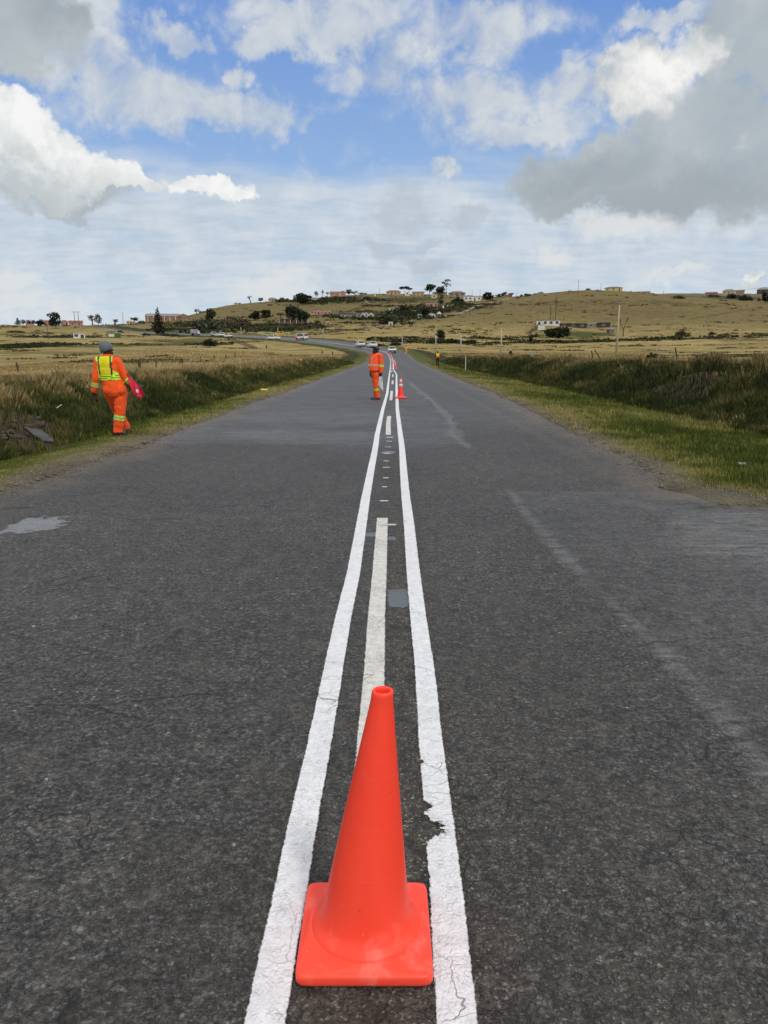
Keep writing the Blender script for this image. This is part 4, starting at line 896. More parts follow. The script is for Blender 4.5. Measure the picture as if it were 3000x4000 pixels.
G1 = 'dark conifers in a row on the left skyline'
for px, w_p, h_p in [(70, 22, 28), (90, 22, 22), (110, 24, 22), (131, 22, 20)]:
    tree(px, 1270, w_p, h_p, 'conifer' if px == 70 else 'round', 'black', {70: 'tallest pointed conifer at the left end of the skyline tree row', 90: 'small dark tree just right of the pointed conifer on the left skyline', 110: 'wider dark tree third along in the left skyline row', 131: 'small dark tree above the low salmon pink wall on the left skyline'}[px], 'tree', G1, .4)
TREES = [
 (219, 1283, 50, 60, 'round', 'black', 'big dark round tree standing in front of the red-roofed school'),
 (159, 1276, 34, 27, 'round', 'black', 'low dark round tree just left of the big one by the school'),
 (362, 1270, 32, 38, 'airy', 'grey', 'loose grey-green tree left of the pair on the left skyline'),
 (385, 1272, 28, 46, 'round', 'dark', 'dark half of the tall tree pair on the left skyline'),
 (450, 1266, 22, 20, 'airy', 'grey', 'small airy tree between the tree pair and the thin skyline pole'),
 (524, 1256, 34, 24, 'airy', 'grey', 'flat-topped airy tree behind the small yellowish house'),
 (555, 1262, 30, 12, 'bush', 'grey', 'low bush between the yellowish house and the long brick hall'),
 (619, 1308, 46, 96, 'conifer', 'black', 'tall dark pointed conifer standing alone below the long brick hall'),
 (769, 1229, 22, 22, 'airy', 'grey', 'small airy tree on the hill slope just right of the brick gable house'),
 (788, 1222, 16, 11, 'bush', 'grey', 'tiny bush beside the airy tree on the left hill slope'),
 (824, 1262, 44, 62, 'round', 'dark', 'dark broad tree rising behind the grey-green thicket by the road'),
 (977, 1177, 34, 25, 'bare', 'dark', 'bare white-branched tree alone on the left hill crest'),
 (1019, 1176, 20, 17, 'round', 'brown', 'small brownish tree right of the bare tree on the hill crest'),
 (928, 1188, 26, 8, 'bush', 'grey', 'low bush on the crest left of the bare tree'),
 (997, 1252, 46, 36, 'round', 'black', 'round dark tree, left one of the two mid-slope trees'),
 (1042, 1254, 44, 44, 'round', 'black', 'taller dark tree, right one of the two mid-slope trees'),
 (1098, 1243, 30, 22, 'airy', 'brown', 'scraggy brown tree left of the big dark ragged tree'),
 (1138, 1271, 58, 80, 'broad', 'black', 'big dark ragged tree in front of the long low verandah building'),
 (1182, 1273, 52, 70, 'broad', 'black', 'dark tree at the right end of the long low verandah building'),
 (1188, 1192, 60, 46, 'round', 'black', 'massive dark round tree below the green house on the crest'),
 (1235, 1152, 16, 28, 'round', 'dark', 'narrow dark tree on the crest right of the green house'),
 (1259, 1154, 11, 30, 'pine', 'dark', 'very thin tall tree on the crest left of the pink flat houses'),
 (1279, 1152, 14, 18, 'airy', 'grey', 'faint airy tree touching the left side of the pink flat houses'),
 (1207, 1156, 24, 15, 'bush', 'dark', 'dark bush on the crest behind the massive round tree'),
 (1105, 1180, 50, 22, 'bush', 'mid', 'spreading green bush right of the tan hip-roofed house'),
 (1363, 1154, 26, 25, 'round', 'dark', 'dark tree touching the right side of the pink flat houses'),
 (1386, 1155, 24, 18, 'airy', 'dark', 'leaning dark tree second right of the pink flat houses'),
 (1417, 1150, 34, 9, 'bush', 'grey', 'long low bush on the crest right of the leaning tree'),
 (1578, 1143, 34, 26, 'umbrella', 'dark', 'flat-topped umbrella tree on the crest left of the white hut'),
 (1599, 1142, 24, 22, 'umbrella', 'dark', 'second flat-topped tree directly above the white crest hut'),
 (1679, 1144, 40, 38, 'broad', 'dark', 'leafy broad tree, left of the three big crest trees'),
 (1717, 1143, 38, 34, 'round', 'black', 'dense dark tree, middle of the three big crest trees'),
 (1743, 1150, 28, 60, 'pine', 'dark', 'tall ragged pine with a bare stem, right of the three big crest trees'),
 (1721, 1193, 26, 44, 'round', 'black', 'dark narrow tree between the pink hut and the crest pine'),
 (1575, 1222, 56, 38, 'bush', 'black', 'dark thicket right of the white square house on the slope'),
 (1515, 1266, 56, 34, 'bush', 'dark', 'thicket around the lowest white shed on the slope'),
 (1661, 1242, 34, 36, 'round', 'black', 'dark tree between the two white huts beside the round hut'),
 (1790, 1180, 36, 22, 'bush', 'black', 'dark bush at the left end of the long white flat-roofed house'),
 (1903, 1178, 40, 36, 'round', 'black', 'dark tree at the right end of the long white flat-roofed house'),
 (1950, 1155, 28, 16, 'bush', 'dark', 'dark low trees left of the small reddish crest house'),
 (1968, 1155, 24, 20, 'round', 'dark', 'small round crest tree behind the reddish house'),
 (1994, 1153, 22, 15, 'airy', 'grey', 'airy tree above the small reddish crest house'),
 (2052, 1157, 34, 13, 'bush', 'dark', 'low tree clump in the dip between the two hills'),
 (2112, 1146, 20, 8, 'bush', 'dark', 'small bush where the right hill starts to rise'),
 (1723, 1330, 40, 40, 'round', 'black', 'dark round tree at the field hedge right of the road bend'),
 (2175, 1337, 90, 60, 'broad', 'black', 'wide dark spreading tree in front of the white L-shaped house'),
 (2094, 1318, 20, 22, 'bush', 'black', 'small dark bush just left of the wide spreading tree'),
 (2073, 1345, 18, 36, 'round', 'black', 'small leaning dark tree on the hedge line below the white house'),
 (2170, 1250, 16, 98, 'poplar', 'dark', 'tall thin leafless poplar behind the white L-shaped house'),
 (2150, 1250, 13, 52, 'poplar', 'dark', 'shorter leafless poplar left of the tall one'),
 (2433, 1314, 56, 70, 'bare', 'dark', 'bare spreading tree just right of the big concrete pole'),
 (2297, 1129, 24, 9, 'bush', 'dark', 'small bush on the right hill crest left of the yellow house'),
 (2668, 1312, 46, 26, 'bush', 'brown', 'brownish bush on the hedge line right of the bare tree'),
 (2780, 1308, 36, 14, 'bush', 'dark', 'low dark bush further right along the hedge line'),
 (2826, 1312, 44, 12, 'bush', 'brown', 'low brown bush near the right end of the hedge line'),
 (2650, 1166, 64, 14, 'bush', 'dark', 'dark low thicket on the right hill shoulder'),
 (2860, 1166, 60, 22, 'bush', 'black', 'dark thicket below the left house on the far right ridge'),
 (2910, 1174, 80, 26, 'bush', 'black', 'larger dark thicket below the far right ridge houses'),
 (2990, 1184, 34, 40, 'round', 'black', 'dark round tree at the right edge of the hillside'),
 (2790, 1160, 70, 12, 'bush', 'dark', 'long dark bush row on the far right ridge'),
 (2965, 1180, 12, 16, 'round', 'black', 'tiny dark tree just left of the tree at the right edge'),
 (812, 1288, 120, 56, 'bush', 'grey', 'grey-green thicket above the road left of the parked cars'),
 (925, 1272, 115, 40, 'bush', 'brown', 'brown-green thicket in the middle of the slope above the road'),
 (1075, 1290, 90, 26, 'bush', 'mid', 'green thicket left of and below the verandah building'),
 (1145, 1290, 120, 24, 'bush', 'mid', 'green thicket below the long verandah building'),
 (660, 1268, 110, 14, 'bush', 'mid', 'bushes in front of the long brick hall'),
 (740, 1290, 100, 16, 'bush', 'mid', 'low bushes behind the lilac truck'),
 (1240, 1263, 22, 14, 'bush', 'mid', 'single green bush on the slope right of the verandah building'),
 (818, 1352, 46, 36, 'bush', 'black', 'dark bush clump in the left field below the parked cars'),
 (570, 1312, 26, 14, 'bush', 'dark', 'low bush left of the foot of the tall lone conifer'),
 (660, 1312, 70, 14, 'bush', 'dark', 'weedy bushes right of the foot of the tall lone conifer'),
 (1480, 1352, 50, 10, 'bush', 'dark', 'low scrub behind the white pickup on the bend'),
 (1545, 1350, 40, 16, 'bush', 'dark', 'low scrub behind the white estate car on the bend'),
 (1960, 1400, 28, 10, 'bush', 'brown', 'small dry shrub at the foot of the thin field pole'),
 (2790, 1400, 170, 22, 'bush', 'brown', 'dry brown weeds on top of the right bank'),
 (2560, 1402, 60, 24, 'bush', 'brown', 'dark weedy clump on the right bank beside the leaning posts'),
 (62, 1300, 60, 12, 'bush', 'dark', 'dark scrub patch in the far left field'),
 (90, 1352, 120, 14, 'bush', 'dark', 'long dark scrub at the left edge of the field'),
]
for tr in TREES:
    big_ = tr[4] == 'bush'
    tree(*tr[:7], name='shrub' if big_ else ('dead_tree' if tr[4] == 'bare' else 'tree'), group='trees and shrubs across the hillside', cat='shrub' if big_ else 'tree', dens=1.0 if tr[2] > 28 else .6)
def hedge(pts, hpx, leaf, label, n=1500):
    w = [hit(*p) for p in pts]; o = thing('hedge', w[0], label, 'hedge'); ps = []
    for i in range(len(w) - 1):
        L = math.dist(w[i], w[i + 1]); k = max(2, int(L / 2.2))
        for j in range(k):
            f_ = (j + random.random()) / k; x = w[i][0] + (w[i + 1][0] - w[i][0]) * f_; y = w[i][1] + (w[i + 1][1] - w[i][1]) * f_ + random.uniform(-1.5, 1.5); h = hpx * y / F * random.uniform(.4, 1.1)
            ps.append(((x - w[0][0], y - w[0][1], Hs(x, y) - w[0][2] + h * .35), (random.uniform(1.2, 2.4), 1.3, h * .6)))
    leaves(ps, n, .38, LM[leaf], o, 'foliage')
hedge([(1430, 1330), (1560, 1338), (1700, 1342), (1850, 1341)], 17, 'black', 'dark hedge strip across the field behind the road bend', 2600)
hedge([(1810, 1322), (1900, 1325), (1990, 1322), (2080, 1316)], 5, 'dark', 'thin dark hedge line running right towards the white house', 900)
hedge([(1900, 1341), (2050, 1341), (2250, 1340), (2420, 1332), (2600, 1322), (2700, 1314)], 9, 'dark', 'long dark hedge line under the white house and concrete pole', 2600)
hedge([(2930, 1312), (3010, 1314)], 14, 'mid', 'green hedge at the right edge below the hill', 500)
hedge([(560, 1250 + 58), (640, 1312), (720, 1316)], 6, 'dark', 'weedy hedge along the near side of the far road', 600)
hedge([(2060, 1310), (2100, 1280), (2120, 1262)], 14, 'brown', 'thorny hedge left of the white L-shaped house', 500)
# scrub and tussocks that speckle the fields and the hillside
n = 9000; Y = np.exp(rng.uniform(math.log(60), math.log(900), n * 4)); u = rng.uniform(-.58, .58, n * 4); x = u * Y
g = fbm(x, Y * 1.6, 22, 4, 201); g2 = fbm(x, Y, 6, 3, 202); s_, zr_, ix_ = road_near(x, Y)
dk = np.zeros(len(x))
for (cx, cy, rx, ry, colr, kk) in patches:
    if colr.sum() < .10: dk = np.maximum(dk, (np.hypot((x - cx) / rx, (Y - cy) / ry) < 1.1) * 1.0)
vill = (Y > 430) & (x / Y > -.16) & (x / Y < .15)
slope_l = (Y > 330) & (Y < 560) & (x / Y > -.26) & (x / Y < -.05)
keep = ((g + g2 * .5 > .93) | (dk > 0) & (rng.uniform(0, 1, len(x)) < .45) | vill & (g2 > .53) & (rng.uniform(0, 1, len(x)) < .5) | slope_l & (g2 > .5) & (rng.uniform(0, 1, len(x)) < .7)) & (np.abs(s_) > 13)
x, Y, dk = x[keep][:n], Y[keep][:n], dk[keep][:n]; n = len(x); z = H(x, Y)
w0 = (.35 + Y * .0016) * rng.uniform(.4, 1.6, n) ** 1.4 * (1 + dk * .8); h0 = w0 * rng.uniform(.22, .5, n) * np.interp(Y, [0, 280, 420], [.45, .55, 1.0]); K_ = 9
px_ = np.repeat(x, K_) + rng.normal(0, .55, n * K_) * np.repeat(w0, K_); py_ = np.repeat(Y, K_) + rng.normal(0, .5, n * K_) * np.repeat(w0, K_)
hh = np.repeat(h0, K_) * rng.uniform(.5, 1.3, n * K_); wd = np.repeat(w0, K_) * rng.uniform(.35, .75, n * K_)
t_ = np.repeat(rng.uniform(.12, .95, n) - dk * .4, K_) + rng.uniform(0, .25, n * K_)
blades('scrub', px_, py_, np.repeat(z, K_), hh, wd, pal(t_, (.018, .022, .010), (.032, .038, .015), (.060, .058, .024), (.105, .088, .038)), 'dark low scrub and tussocks scattered over the fields and hill', 'scrub', .8)
ps, base = [], None
for (px, py, wp, hp, k_) in [(1300, 1178, 230, 13, 34), (1225, 1186, 90, 16, 10), (1575, 1228, 130, 34, 30), (1480, 1246, 190, 20, 30), (1625, 1206, 110, 26, 22), (1700, 1218, 120, 22, 22), (1560, 1264, 110, 20, 18), (1640, 1246, 100, 22, 18), (1880, 1190, 150, 9, 14),
                            (760, 1300, 120, 18, 14), (900, 1296, 240, 18, 34), (1060, 1292, 160, 20, 22), (1210, 1282, 120, 12, 12), (820, 1276, 130, 26, 18), (940, 1280, 120, 24, 16), (1340, 1242, 80, 10, 9), (640, 1290, 140, 12, 14), (1350, 1290, 160, 5, 12), (1780, 1186, 60, 14, 8), (1500, 1196, 160, 8, 14), (1400, 1262, 160, 6, 12), (1420, 1216, 60, 8, 6)]:
    for j in range(k_):
        c_ = hit(px + (j / (k_ - 1) - .5) * wp + random.uniform(-6, 6), py + random.uniform(-.25, .25) * hp); d_ = depth(*c_); h_ = hp * d_ / F * random.uniform(.25, .6); r_ = wp / k_ * d_ / F * random.uniform(.7, 1.5)
        if base is None: base = c_
        ps.append(((c_[0], c_[1], c_[2] + h_ * .35), (max(r_, h_ * .6), max(r_ * .8, 1.0), h_ * .7)))
th_ = leaves(ps, 21000, .5, LM['dark'], None, 'thicket'); setp(th_, 'dark bushes and thicket massed between the houses and above the far road', 'thicket', None, 'stuff')
# ------------------------------------------------------------------ houses
m_glass = pm('window_glass', (.03, .035, .04), (.05, .055, .06), 2, .15)
m_door = pm('dark_door', (.05, .045, .04), (.03, .028, .025), 5, .6)
WALL = {'pink': (.50, .27, .22), 'salmon': (.48, .25, .19), 'tan': (.46, .34, .25), 'white': (.70, .70, .68), 'brick': (.30, .15, .095), 'green': (.16, .42, .22), 'yellow': (.58, .47, .24), 'grey': (.24, .22, .20), 'dark': (.05, .045, .04), 'cream': (.55, .50, .40), 'block': (.30, .27, .24)}
ROOF = {'red': (.26, .08, .065), 'grey': (.23, .23, .24), 'brown': (.19, .12, .10), 'light': (.48, .48, .48), 'rust': (.24, .13, .085), 'dark': (.07, .065, .065)}
def wm(c): return pm(c + '_render', WALL[c], tuple(q * .78 for q in WALL[c]), .8, .9)
def rm(c): return pm(c + '_roof', ROOF[c], tuple(q * .75 for q in ROOF[c]), 1.5, .7)
def house(x0, x1, yt, yb, wall, roof, rt, label, rz=0.0, dep=None, nwin=2, door=.5, name='house', cat='house', group='houses and huts on the hillside', porch=False, columns=0):
    px = (x0 + x1) / 2; loc = hit(px, yb); d = depth(*loc); wd = (x1 - x0) * d / F; ht = (yb - yt) * d / F; dp = dep or max(3.0, min(8.0, wd * .6))
    y = loc[1] + dp / 2; o = thing(name, (loc[0] * y / loc[1], y, min(loc[2], Hs(loc[0], y)) if False else loc[2]), label, cat, group, rz - math.atan2(loc[0], y))
    rh = {'flat': .06, 'gable': .34, 'end': .36, 'hip': .34, 'lean': .18}.get(rt, .3) * ht; wh = ht - rh
    mb = MB(); mb.box((0, 0, wh / 2 - 1), (wd, dp, wh + 2)); ov = min(.35, wd * .04)
    if rt == 'end': mb.add([(-wd / 2, -dp / 2, wh), (wd / 2, -dp / 2, wh), (0, -dp / 2, wh + rh * .96), (-wd / 2, dp / 2, wh), (wd / 2, dp / 2, wh), (0, dp / 2, wh + rh * .96)], [(0, 1, 2), (5, 4, 3)])
    if rt == 'gable': mb.add([(-wd / 2, -dp / 2, wh), (-wd / 2, dp / 2, wh), (-wd / 2, 0, wh + rh * .96), (wd / 2, -dp / 2, wh), (wd / 2, dp / 2, wh), (wd / 2, 0, wh + rh * .96)], [(0, 2, 1), (3, 4, 5)])
    mb.build('wall', wm(wall), o)
    r = MB(); a, c = wd / 2 + ov, dp / 2 + ov; th = .09
    if rt == 'flat' or rt == 'lean':
        s_ = rh if rt == 'lean' else rh * .4
        r.add([(-a, -c, wh + .01), (a, -c, wh + .01), (a, c, wh + .01), (-a, c, wh + .01), (-a, -c, wh + rh), (a, -c, wh + rh), (a, c, wh + rh - s_ * .6), (-a, c, wh + rh - s_ * .6)], [(3, 2, 1, 0), (4, 5, 6, 7), (0, 1, 5, 4), (1, 2, 6, 5), (2, 3, 7, 6), (3, 0, 4, 7)])
    else:
        ri = a if rt == 'gable' else (a * .45 if rt == 'hip' else 0)
        for zo in (0,):
            if rt == 'end': r.add([(-a, -c, wh - .1), (0, -c, wh + rh), (a, -c, wh - .1), (a, c, wh - .1), (0, c, wh + rh), (-a, c, wh - .1), (-a, -c, wh - .1 + th), (0, -c, wh + rh + th), (a, -c, wh - .1 + th), (a, c, wh - .1 + th), (0, c, wh + rh + th), (-a, c, wh - .1 + th)],
                    [(6, 7, 10, 11), (7, 8, 9, 10), (0, 5, 4, 1), (1, 4, 3, 2), (0, 1, 7, 6), (1, 2, 8, 7), (3, 4, 10, 9), (4, 5, 11, 10), (0, 6, 11, 5), (2, 3, 9, 8)])
            else: r.add([(-a, -c, wh), (a, -c, wh), (a, c, wh), (-a, c, wh), (-ri, 0, wh + rh), (ri, 0, wh + rh)], [(0, 1, 5, 4), (2, 3, 4, 5), (1, 2, 5), (3, 0, 4), (3, 2, 1, 0)])
    r.build('roof', rm(roof), o)
    k = nwin + (1 if door is not None else 0); zc = wh * .55; hh = min(1.3, wh * .42)
    slots = [(-wd / 2 + wd * (i + .5) / max(k, 1)) for i in range(k)]; di = None if door is None else min(range(k), key=lambda i: abs(slots[i] - (door - .5) * wd))
    for i, xk in enumerate(slots):
        if i == di:
            MB().box((xk, -dp / 2 - .03, wh * .36), (min(1.1, wd / k * .6), .1, wh * .72)).build('door', m_door, o)
        else:
            ww = min(1.6, wd / k * .55); wn = MB().box((xk, -dp / 2 - .03, zc), (ww + .2, .09, hh + .2)).build('window', wm('white' if wall != 'white' else 'grey'), o)
            MB().box((xk, -dp / 2 - .085, zc), (ww, .03, hh)).build('pane', m_glass, wn)
    if porch:
        MB().box((0, -dp / 2 - 1.2, wh + .02), (wd * 1.02, 2.4, .14)).build('porch_roof', rm('light'), o)
    for i in range(columns):
        xk = -wd / 2 + wd * (i + .5) / columns if not porch else -wd / 2 + wd * i / max(columns - 1, 1)
        MB().box((xk, -dp / 2 - (2.2 if porch else .12), wh / 2), (.35 if porch else .7, .3, wh)).build('column', wm('cream'), o)
    return o
HS = [
 (102, 133, 1264, 1275, 'salmon', 'rust', 'flat', 'low flat salmon pink building at the left end of the skyline', 0, 0, None),
 (174, 200, 1251, 1272, 'salmon', 'red', 'gable', 'red-roofed school wing left of the big dark tree', 1, 0, .5),
 (238, 267, 1251, 1273, 'pink', 'red', 'hip', 'red-roofed school wing just right of the big dark tree', 1, 0, .6),
 (272, 322, 1252, 1273, 'salmon', 'red', 'gable', 'longest red-roofed school wing beside the twin poles', 2, 1, None),
 (289, 332, 1301, 1321, 'white', 'light', 'flat', 'small ruined white hut in the left field', 1, 0, .7),
 (495, 528, 1250, 1267, 'yellow', 'light', 'hip', 'small yellowish house left of the long brick hall', 2, 0, .5),
 (700, 733, 1226, 1245, 'brick', 'grey', 'end', 'brick gable-end house right of the long brick hall', 2, 0, None),
 (1049, 1079, 1162, 1178, 'tan', 'grey', 'hip', 'tan hip-roofed house alone on the left hill crest', 2, 0, .5),
 (1145, 1171, 1149, 1164, 'green', 'grey', 'flat', 'bright green house on the crest above the massive tree', 2, 0, None),
 (1181, 1203, 1146, 1158, 'grey', 'light', 'gable', 'grey-roofed house right beside the green house', 1, 0, None),
 (1217, 1240, 1163, 1171, 'yellow', 'light', 'flat', 'long low yellow shed under the crest trees', 1, 0, None),
 (1289, 1327, 1137, 1155, 'salmon', 'rust', 'gable', 'larger of the two joined pink houses on the crest', 2, 0, None),
 (1328, 1350, 1136, 1155, 'pink', 'rust', 'hip', 'smaller right-hand one of the two joined pink crest houses', 1, 0, None),
 (1210, 1229, 1213, 1227, 'salmon', 'red', 'flat', 'reddish flat hut at the left of the pink slope houses', 1, 0, None),
 (1229, 1261, 1209, 1228, 'pink', 'light', 'end', 'pink gabled house in the middle of the pink slope group', 2, 0, .5),
 (1262, 1281, 1210, 1227, 'pink', 'light', 'end', 'smaller pink gabled house at the right of the pink slope group', 1, 0, None),
 (1283, 1292, 1214, 1225, 'cream', 'light', 'flat', 'tiny cream outhouse right of the pink gabled houses', 0, 0, .5),
 (1509, 1565, 1133, 1151, 'tan', 'rust', 'hip', 'wide tan crest house left of the umbrella trees', 3, 0, .3),
 (1583, 1600, 1140, 1155, 'white', 'light', 'flat', 'small white hut on the crest under the umbrella trees', 1, 0, None),
 (1610, 1657, 1138, 1154, 'tan', 'brown', 'gable', 'tan house with a brown roof left of the three big crest trees', 2, 1, .7),
 (1685, 1706, 1151, 1165, 'cream', 'light', 'lean', 'small pale hut below the three big crest trees', 1, 0, None),
 (1690, 1746, 1139, 1150, 'tan', 'red', 'gable', 'long tan house partly hidden by the three big crest trees', 3, 0, None),
 (1885, 1912, 1161, 1176, 'pink', 'rust', 'flat', 'small pinkish hut right of the long white flat-roofed house', 1, 0, None),
 (1969, 2000, 1149, 1159, 'brick', 'red', 'gable', 'small reddish house in the dip between the hills', 1, 0, None),
 (1663, 1710, 1181, 1200, 'pink', 'grey', 'flat', 'square pale pink house on the upper slope', 2, 0, .4),
 (1520, 1563, 1203, 1223, 'white', 'light', 'flat', 'white flat-roofed house alone in the middle of the slope', 2, 0, .35),
 (1328, 1376, 1224, 1241, 'block', 'dark', 'lean', 'long unpainted grey block building on the slope', 2, 0, None),
 (1378, 1412, 1223, 1241, 'grey', 'grey', 'flat', 'grey half-built block house left of the white slope house', 1, 0, .5),
 (1413, 1437, 1222, 1240, 'white', 'light', 'lean', 'white hut at the end of the grey block buildings', 1, 0, .5),
 (1438, 1461, 1221, 1238, 'cream', 'light', 'end', 'cream gabled hut next to the white hut on the slope', 1, 0, None),
 (1632, 1648, 1227, 1243, 'white', 'light', 'flat', 'narrow white hut left of the dark slope tree', 1, 0, None),
 (1668, 1701, 1222, 1240, 'white', 'light', 'end', 'white gabled hut immediately left of the round hut', 1, 0, .6),
 (1518, 1534, 1257, 1270, 'white', 'light', 'lean', 'lowest white shed on the slope inside the thicket', 0, 0, .5),
 (1274, 1289, 1257, 1268, 'cream', 'light', 'flat', 'tiny cream shed on the slope right of the verandah building', 0, 0, .5),
 (2363, 2430, 1119, 1136, 'yellow', 'brown', 'hip', 'yellow house on the crest of the right hill', 2, 0, .7),
 (2483, 2538, 1137, 1145, 'pink', 'grey', 'gable', 'pinkish house sinking behind the right hill crest', 2, 0, None),
 (2756, 2800, 1140, 1153, 'brick', 'red', 'gable', 'reddish house at the left of the far right ridge', 2, 0, None),
 (2824, 2869, 1129, 1150, 'tan', 'grey', 'hip', 'tan house in the middle of the far right ridge', 2, 0, .5),
 (2874, 2906, 1132, 1148, 'grey', 'rust', 'gable', 'grey house right of the tan one on the far right ridge', 1, 0, None),
 (2958, 3004, 1123, 1148, 'dark', 'grey', 'hip', 'dark grey hip-roofed house at the far right end of the ridge', 2, 0, None),
]
for (x0, x1, yt, yb, wl, rf, rt, lab, nw, col_, dr) in HS: house(x0, x1, yt, yb, wl, rf, rt, lab, 0, None, nw, dr)
house(574, 700, 1225, 1257, 'brick', 'grey', 'gable', 'long brick hall with pale columns and grey roof on the left skyline', -.18, 9, 4, None, 'hall', 'building', None, False, 6)
house(1091, 1202, 1244, 1264, 'pink', 'light', 'flat', 'long low verandah building behind the dark ragged trees', 0, 7, 5, .6, 'verandah_building', 'building', None, True, 6)
house(1752, 1817, 1137, 1159, 'cream', 'brown', 'hip', 'big tan crest house with a columned porch right of the pine', 0, 8, 2, .45, 'house', 'house', None, True, 4)
house(1810, 1879, 1157, 1176, 'white', 'light', 'flat', 'long white flat-roofed house below the columned house', .1, 6, 3, .6)
# white L-shaped house with its lower block and the long dark sheds beside it
house(2096, 2186, 1250, 1272, 'white', 'dark', 'flat', 'white L-shaped house at the foot of the right hill', 0, 6, 3, .1)
house(2101, 2128, 1269, 1289, 'white', 'light', 'flat', 'low white block in front of the L-shaped house', 0, 3, 0, None, 'outbuilding', 'outbuilding', None)
house(2188, 2290, 1263, 1279, 'dark', 'dark', 'lean', 'long dark open shed right of the white house', 0, 5, 3, None, 'shed', 'shed', None)
house(2284, 2332, 1262, 1278, 'grey', 'light', 'lean', 'tin-roofed shed in the row of dark sheds', 0, 5, 1, None, 'shed', 'shed', None)
house(2332, 2382, 1260, 1279, 'dark', 'dark', 'lean', 'dark shed at the right end of the shed row', 0, 5, 1, None, 'shed', 'shed', None)
house(2368, 2399, 1281, 1302, 'brick', 'light', 'lean', 'small red-walled hut below the right end of the shed row', 0, 4, 1, .5, 'hut', 'hut', None)
# the round hut
loc = hit(1715, 1238); d = depth(*loc); r0 = 12 * d / F
o = thing('round_hut', loc, 'round hut with a pale conical roof at the end of the slope track', 'hut')
circ = lambda r, z, n=16: [(r * math.cos(6.2832 * i / n), r * math.sin(6.2832 * i / n), z) for i in range(n)]
MB().loft([circ(r0 * .86, -1), circ(r0 * .86, 12 * d / F)]).build('wall', wm('grey'), o)
MB().loft([circ(r0, 11 * d / F), circ(r0 * .05, 21 * d / F)]).build('roof', rm('light'), o)
MB().box((0, -r0 * .86, 5 * d / F), (.9, .12, 9 * d / F)).build('door', m_door, o)
# green container kiosk in the left field
loc = hit(446, 1318); d = depth(*loc); L = 45 * d / F; hh = 15 * d / F
o = thing('container', loc, 'green shipping container kiosk with a white side in the left field', 'container', None, -.1)
m_cg = pm('green_steel', (.04, .15, .06), (.03, .10, .045), 3, .5); m_wp = pm('white_panel', (.72, .73, .72), (.5, .5, .5), 3, .6)
MB().box((0, 0, hh / 2), (L, 2.4, hh)).build('body', m_cg, o, bevel=.04)
MB().box((-L * .12, -1.24, hh * .5), (L * .52, .06, hh * .7)).build('hatch', m_wp, o)
for k in range(9): MB().box((-L / 2 + L * (k + .5) / 9, -1.215, hh * .96), (.06, .05, hh * .05)).build('rib', m_cg, o) if k % 3 == 0 else None
MB().box((L / 2 - .25, 0, hh + .05), (.3, 2.4, .08)).build('roof_rail', m_cg, o)
# white tanks on the slope
m_tank = pm('tank_plastic', (.72, .72, .70), (.6, .6, .58), 3, .5)
for px, py, hp, lab in [(1731, 1205, 10, 'larger white water tank below the pink square house'), (1749, 1199, 6, 'small white water tank right of the larger one'), (1465, 1158, 8, 'pale tank on the open ground below the crest')]:
    loc = hit(px, py); d = depth(*loc); h = hp * d / F; o = thing('water_tank', loc, lab, 'tank', 'water tanks on the slope')
    MB().loft([circ(h * .32, -.2, 12), circ(h * .34, h * .8, 12), circ(h * .2, h * .95, 12), circ(h * .08, h, 12)]).build('barrel', m_tank, o, True)
    MB().loft([circ(h * .08, h * 1.0, 8), circ(h * .08, h * 1.06, 8)]).build('lid', m_door, o)

# ------------------------------------------------------------------ poles
m_wood = pm('pole_wood', (.16, .12, .085), (.09, .07, .055), 4, .85); m_conc = pm('concrete', (.42, .38, .31), (.33, .30, .25), 3, .85, .2, .01); m_iron = pm('dark_iron', (.04, .04, .042), None, 4, .6)
def pole(px, yt, yb, label, mat, r0=.15, r1=.10, arm=True, lean=0.0, Y=None, name='utility_pole', cat='utility pole', group='power line poles'):
    loc = hit(px, yb) if Y is None else (P(px, yb, Y)[0], Y, Hs(P(px, yb, Y)[0], Y)); d = depth(*loc)
    ztop = P(px, yt, loc[1])[2]; h = max(.5, ztop - loc[2]); o = thing(name, loc, label, cat, group)
    MB().tube([(0, 0, -.5), (lean * h * .5, 0, h * .5), (lean * h, 0, h)], [r0, (r0 + r1) / 2, r1], 8).build('post', mat, o, True)
    if arm:
        MB().box((lean * h * .97, -.12, h * .965), (1.5, .1, .1)).build('crossarm', m_wood, o)
        for s_ in (-.65, 0, .65): MB().tube([(lean * h * .97 + s_, -.12, h * .965 + .05), (lean * h * .97 + s_, -.12, h * .965 + .22)], [.05, .035], 6).build('insulator', m_iron, o)
    return o, Vector(loc) + Vector((lean * h, 0, h))
_, top_a = pole(2406, 1179, 1393, 'big pale concrete pole standing behind the right bank', m_conc, .16, .10, True, .012, 118)
pole(1956, 1287, 1400, 'pale pole in the field left of the leaning posts, second tallest', m_conc, .13, .09, False, 0, 118)
pole(1799, 1308, 1398, 'pale pole in the field right of the vest worker', m_conc, .12, .09, False, 0, 128)
pole(1702, 1311, 1372, 'short pole in the field above the vest worker', m_conc, .12, .09, False, 0, 158)
pole(1571, 1314, 1360, 'thin pole beside the road sign at the bend', m_conc, .12, .08, False)
pole(1399, 1312, 1328, 'short pale post behind the far road right of the minibus', m_conc, .14, .1, False)
pole(1262, 1285, 1328, 'pale pole behind the far road between the minibus and the bend', m_conc, .14, .1, False)
pole(1086, 1280, 1311, 'pale pole directly behind the pickup with the yellow board', m_conc, .16, .11, False)
pole(942, 1278, 1310, 'pale pole above the far road left of the pickup with the board', m_conc, .16, .11, False)
pole(949, 1209, 1237, 'dark thin pole on the grassy hill slope', m_wood, .17, .12, True)
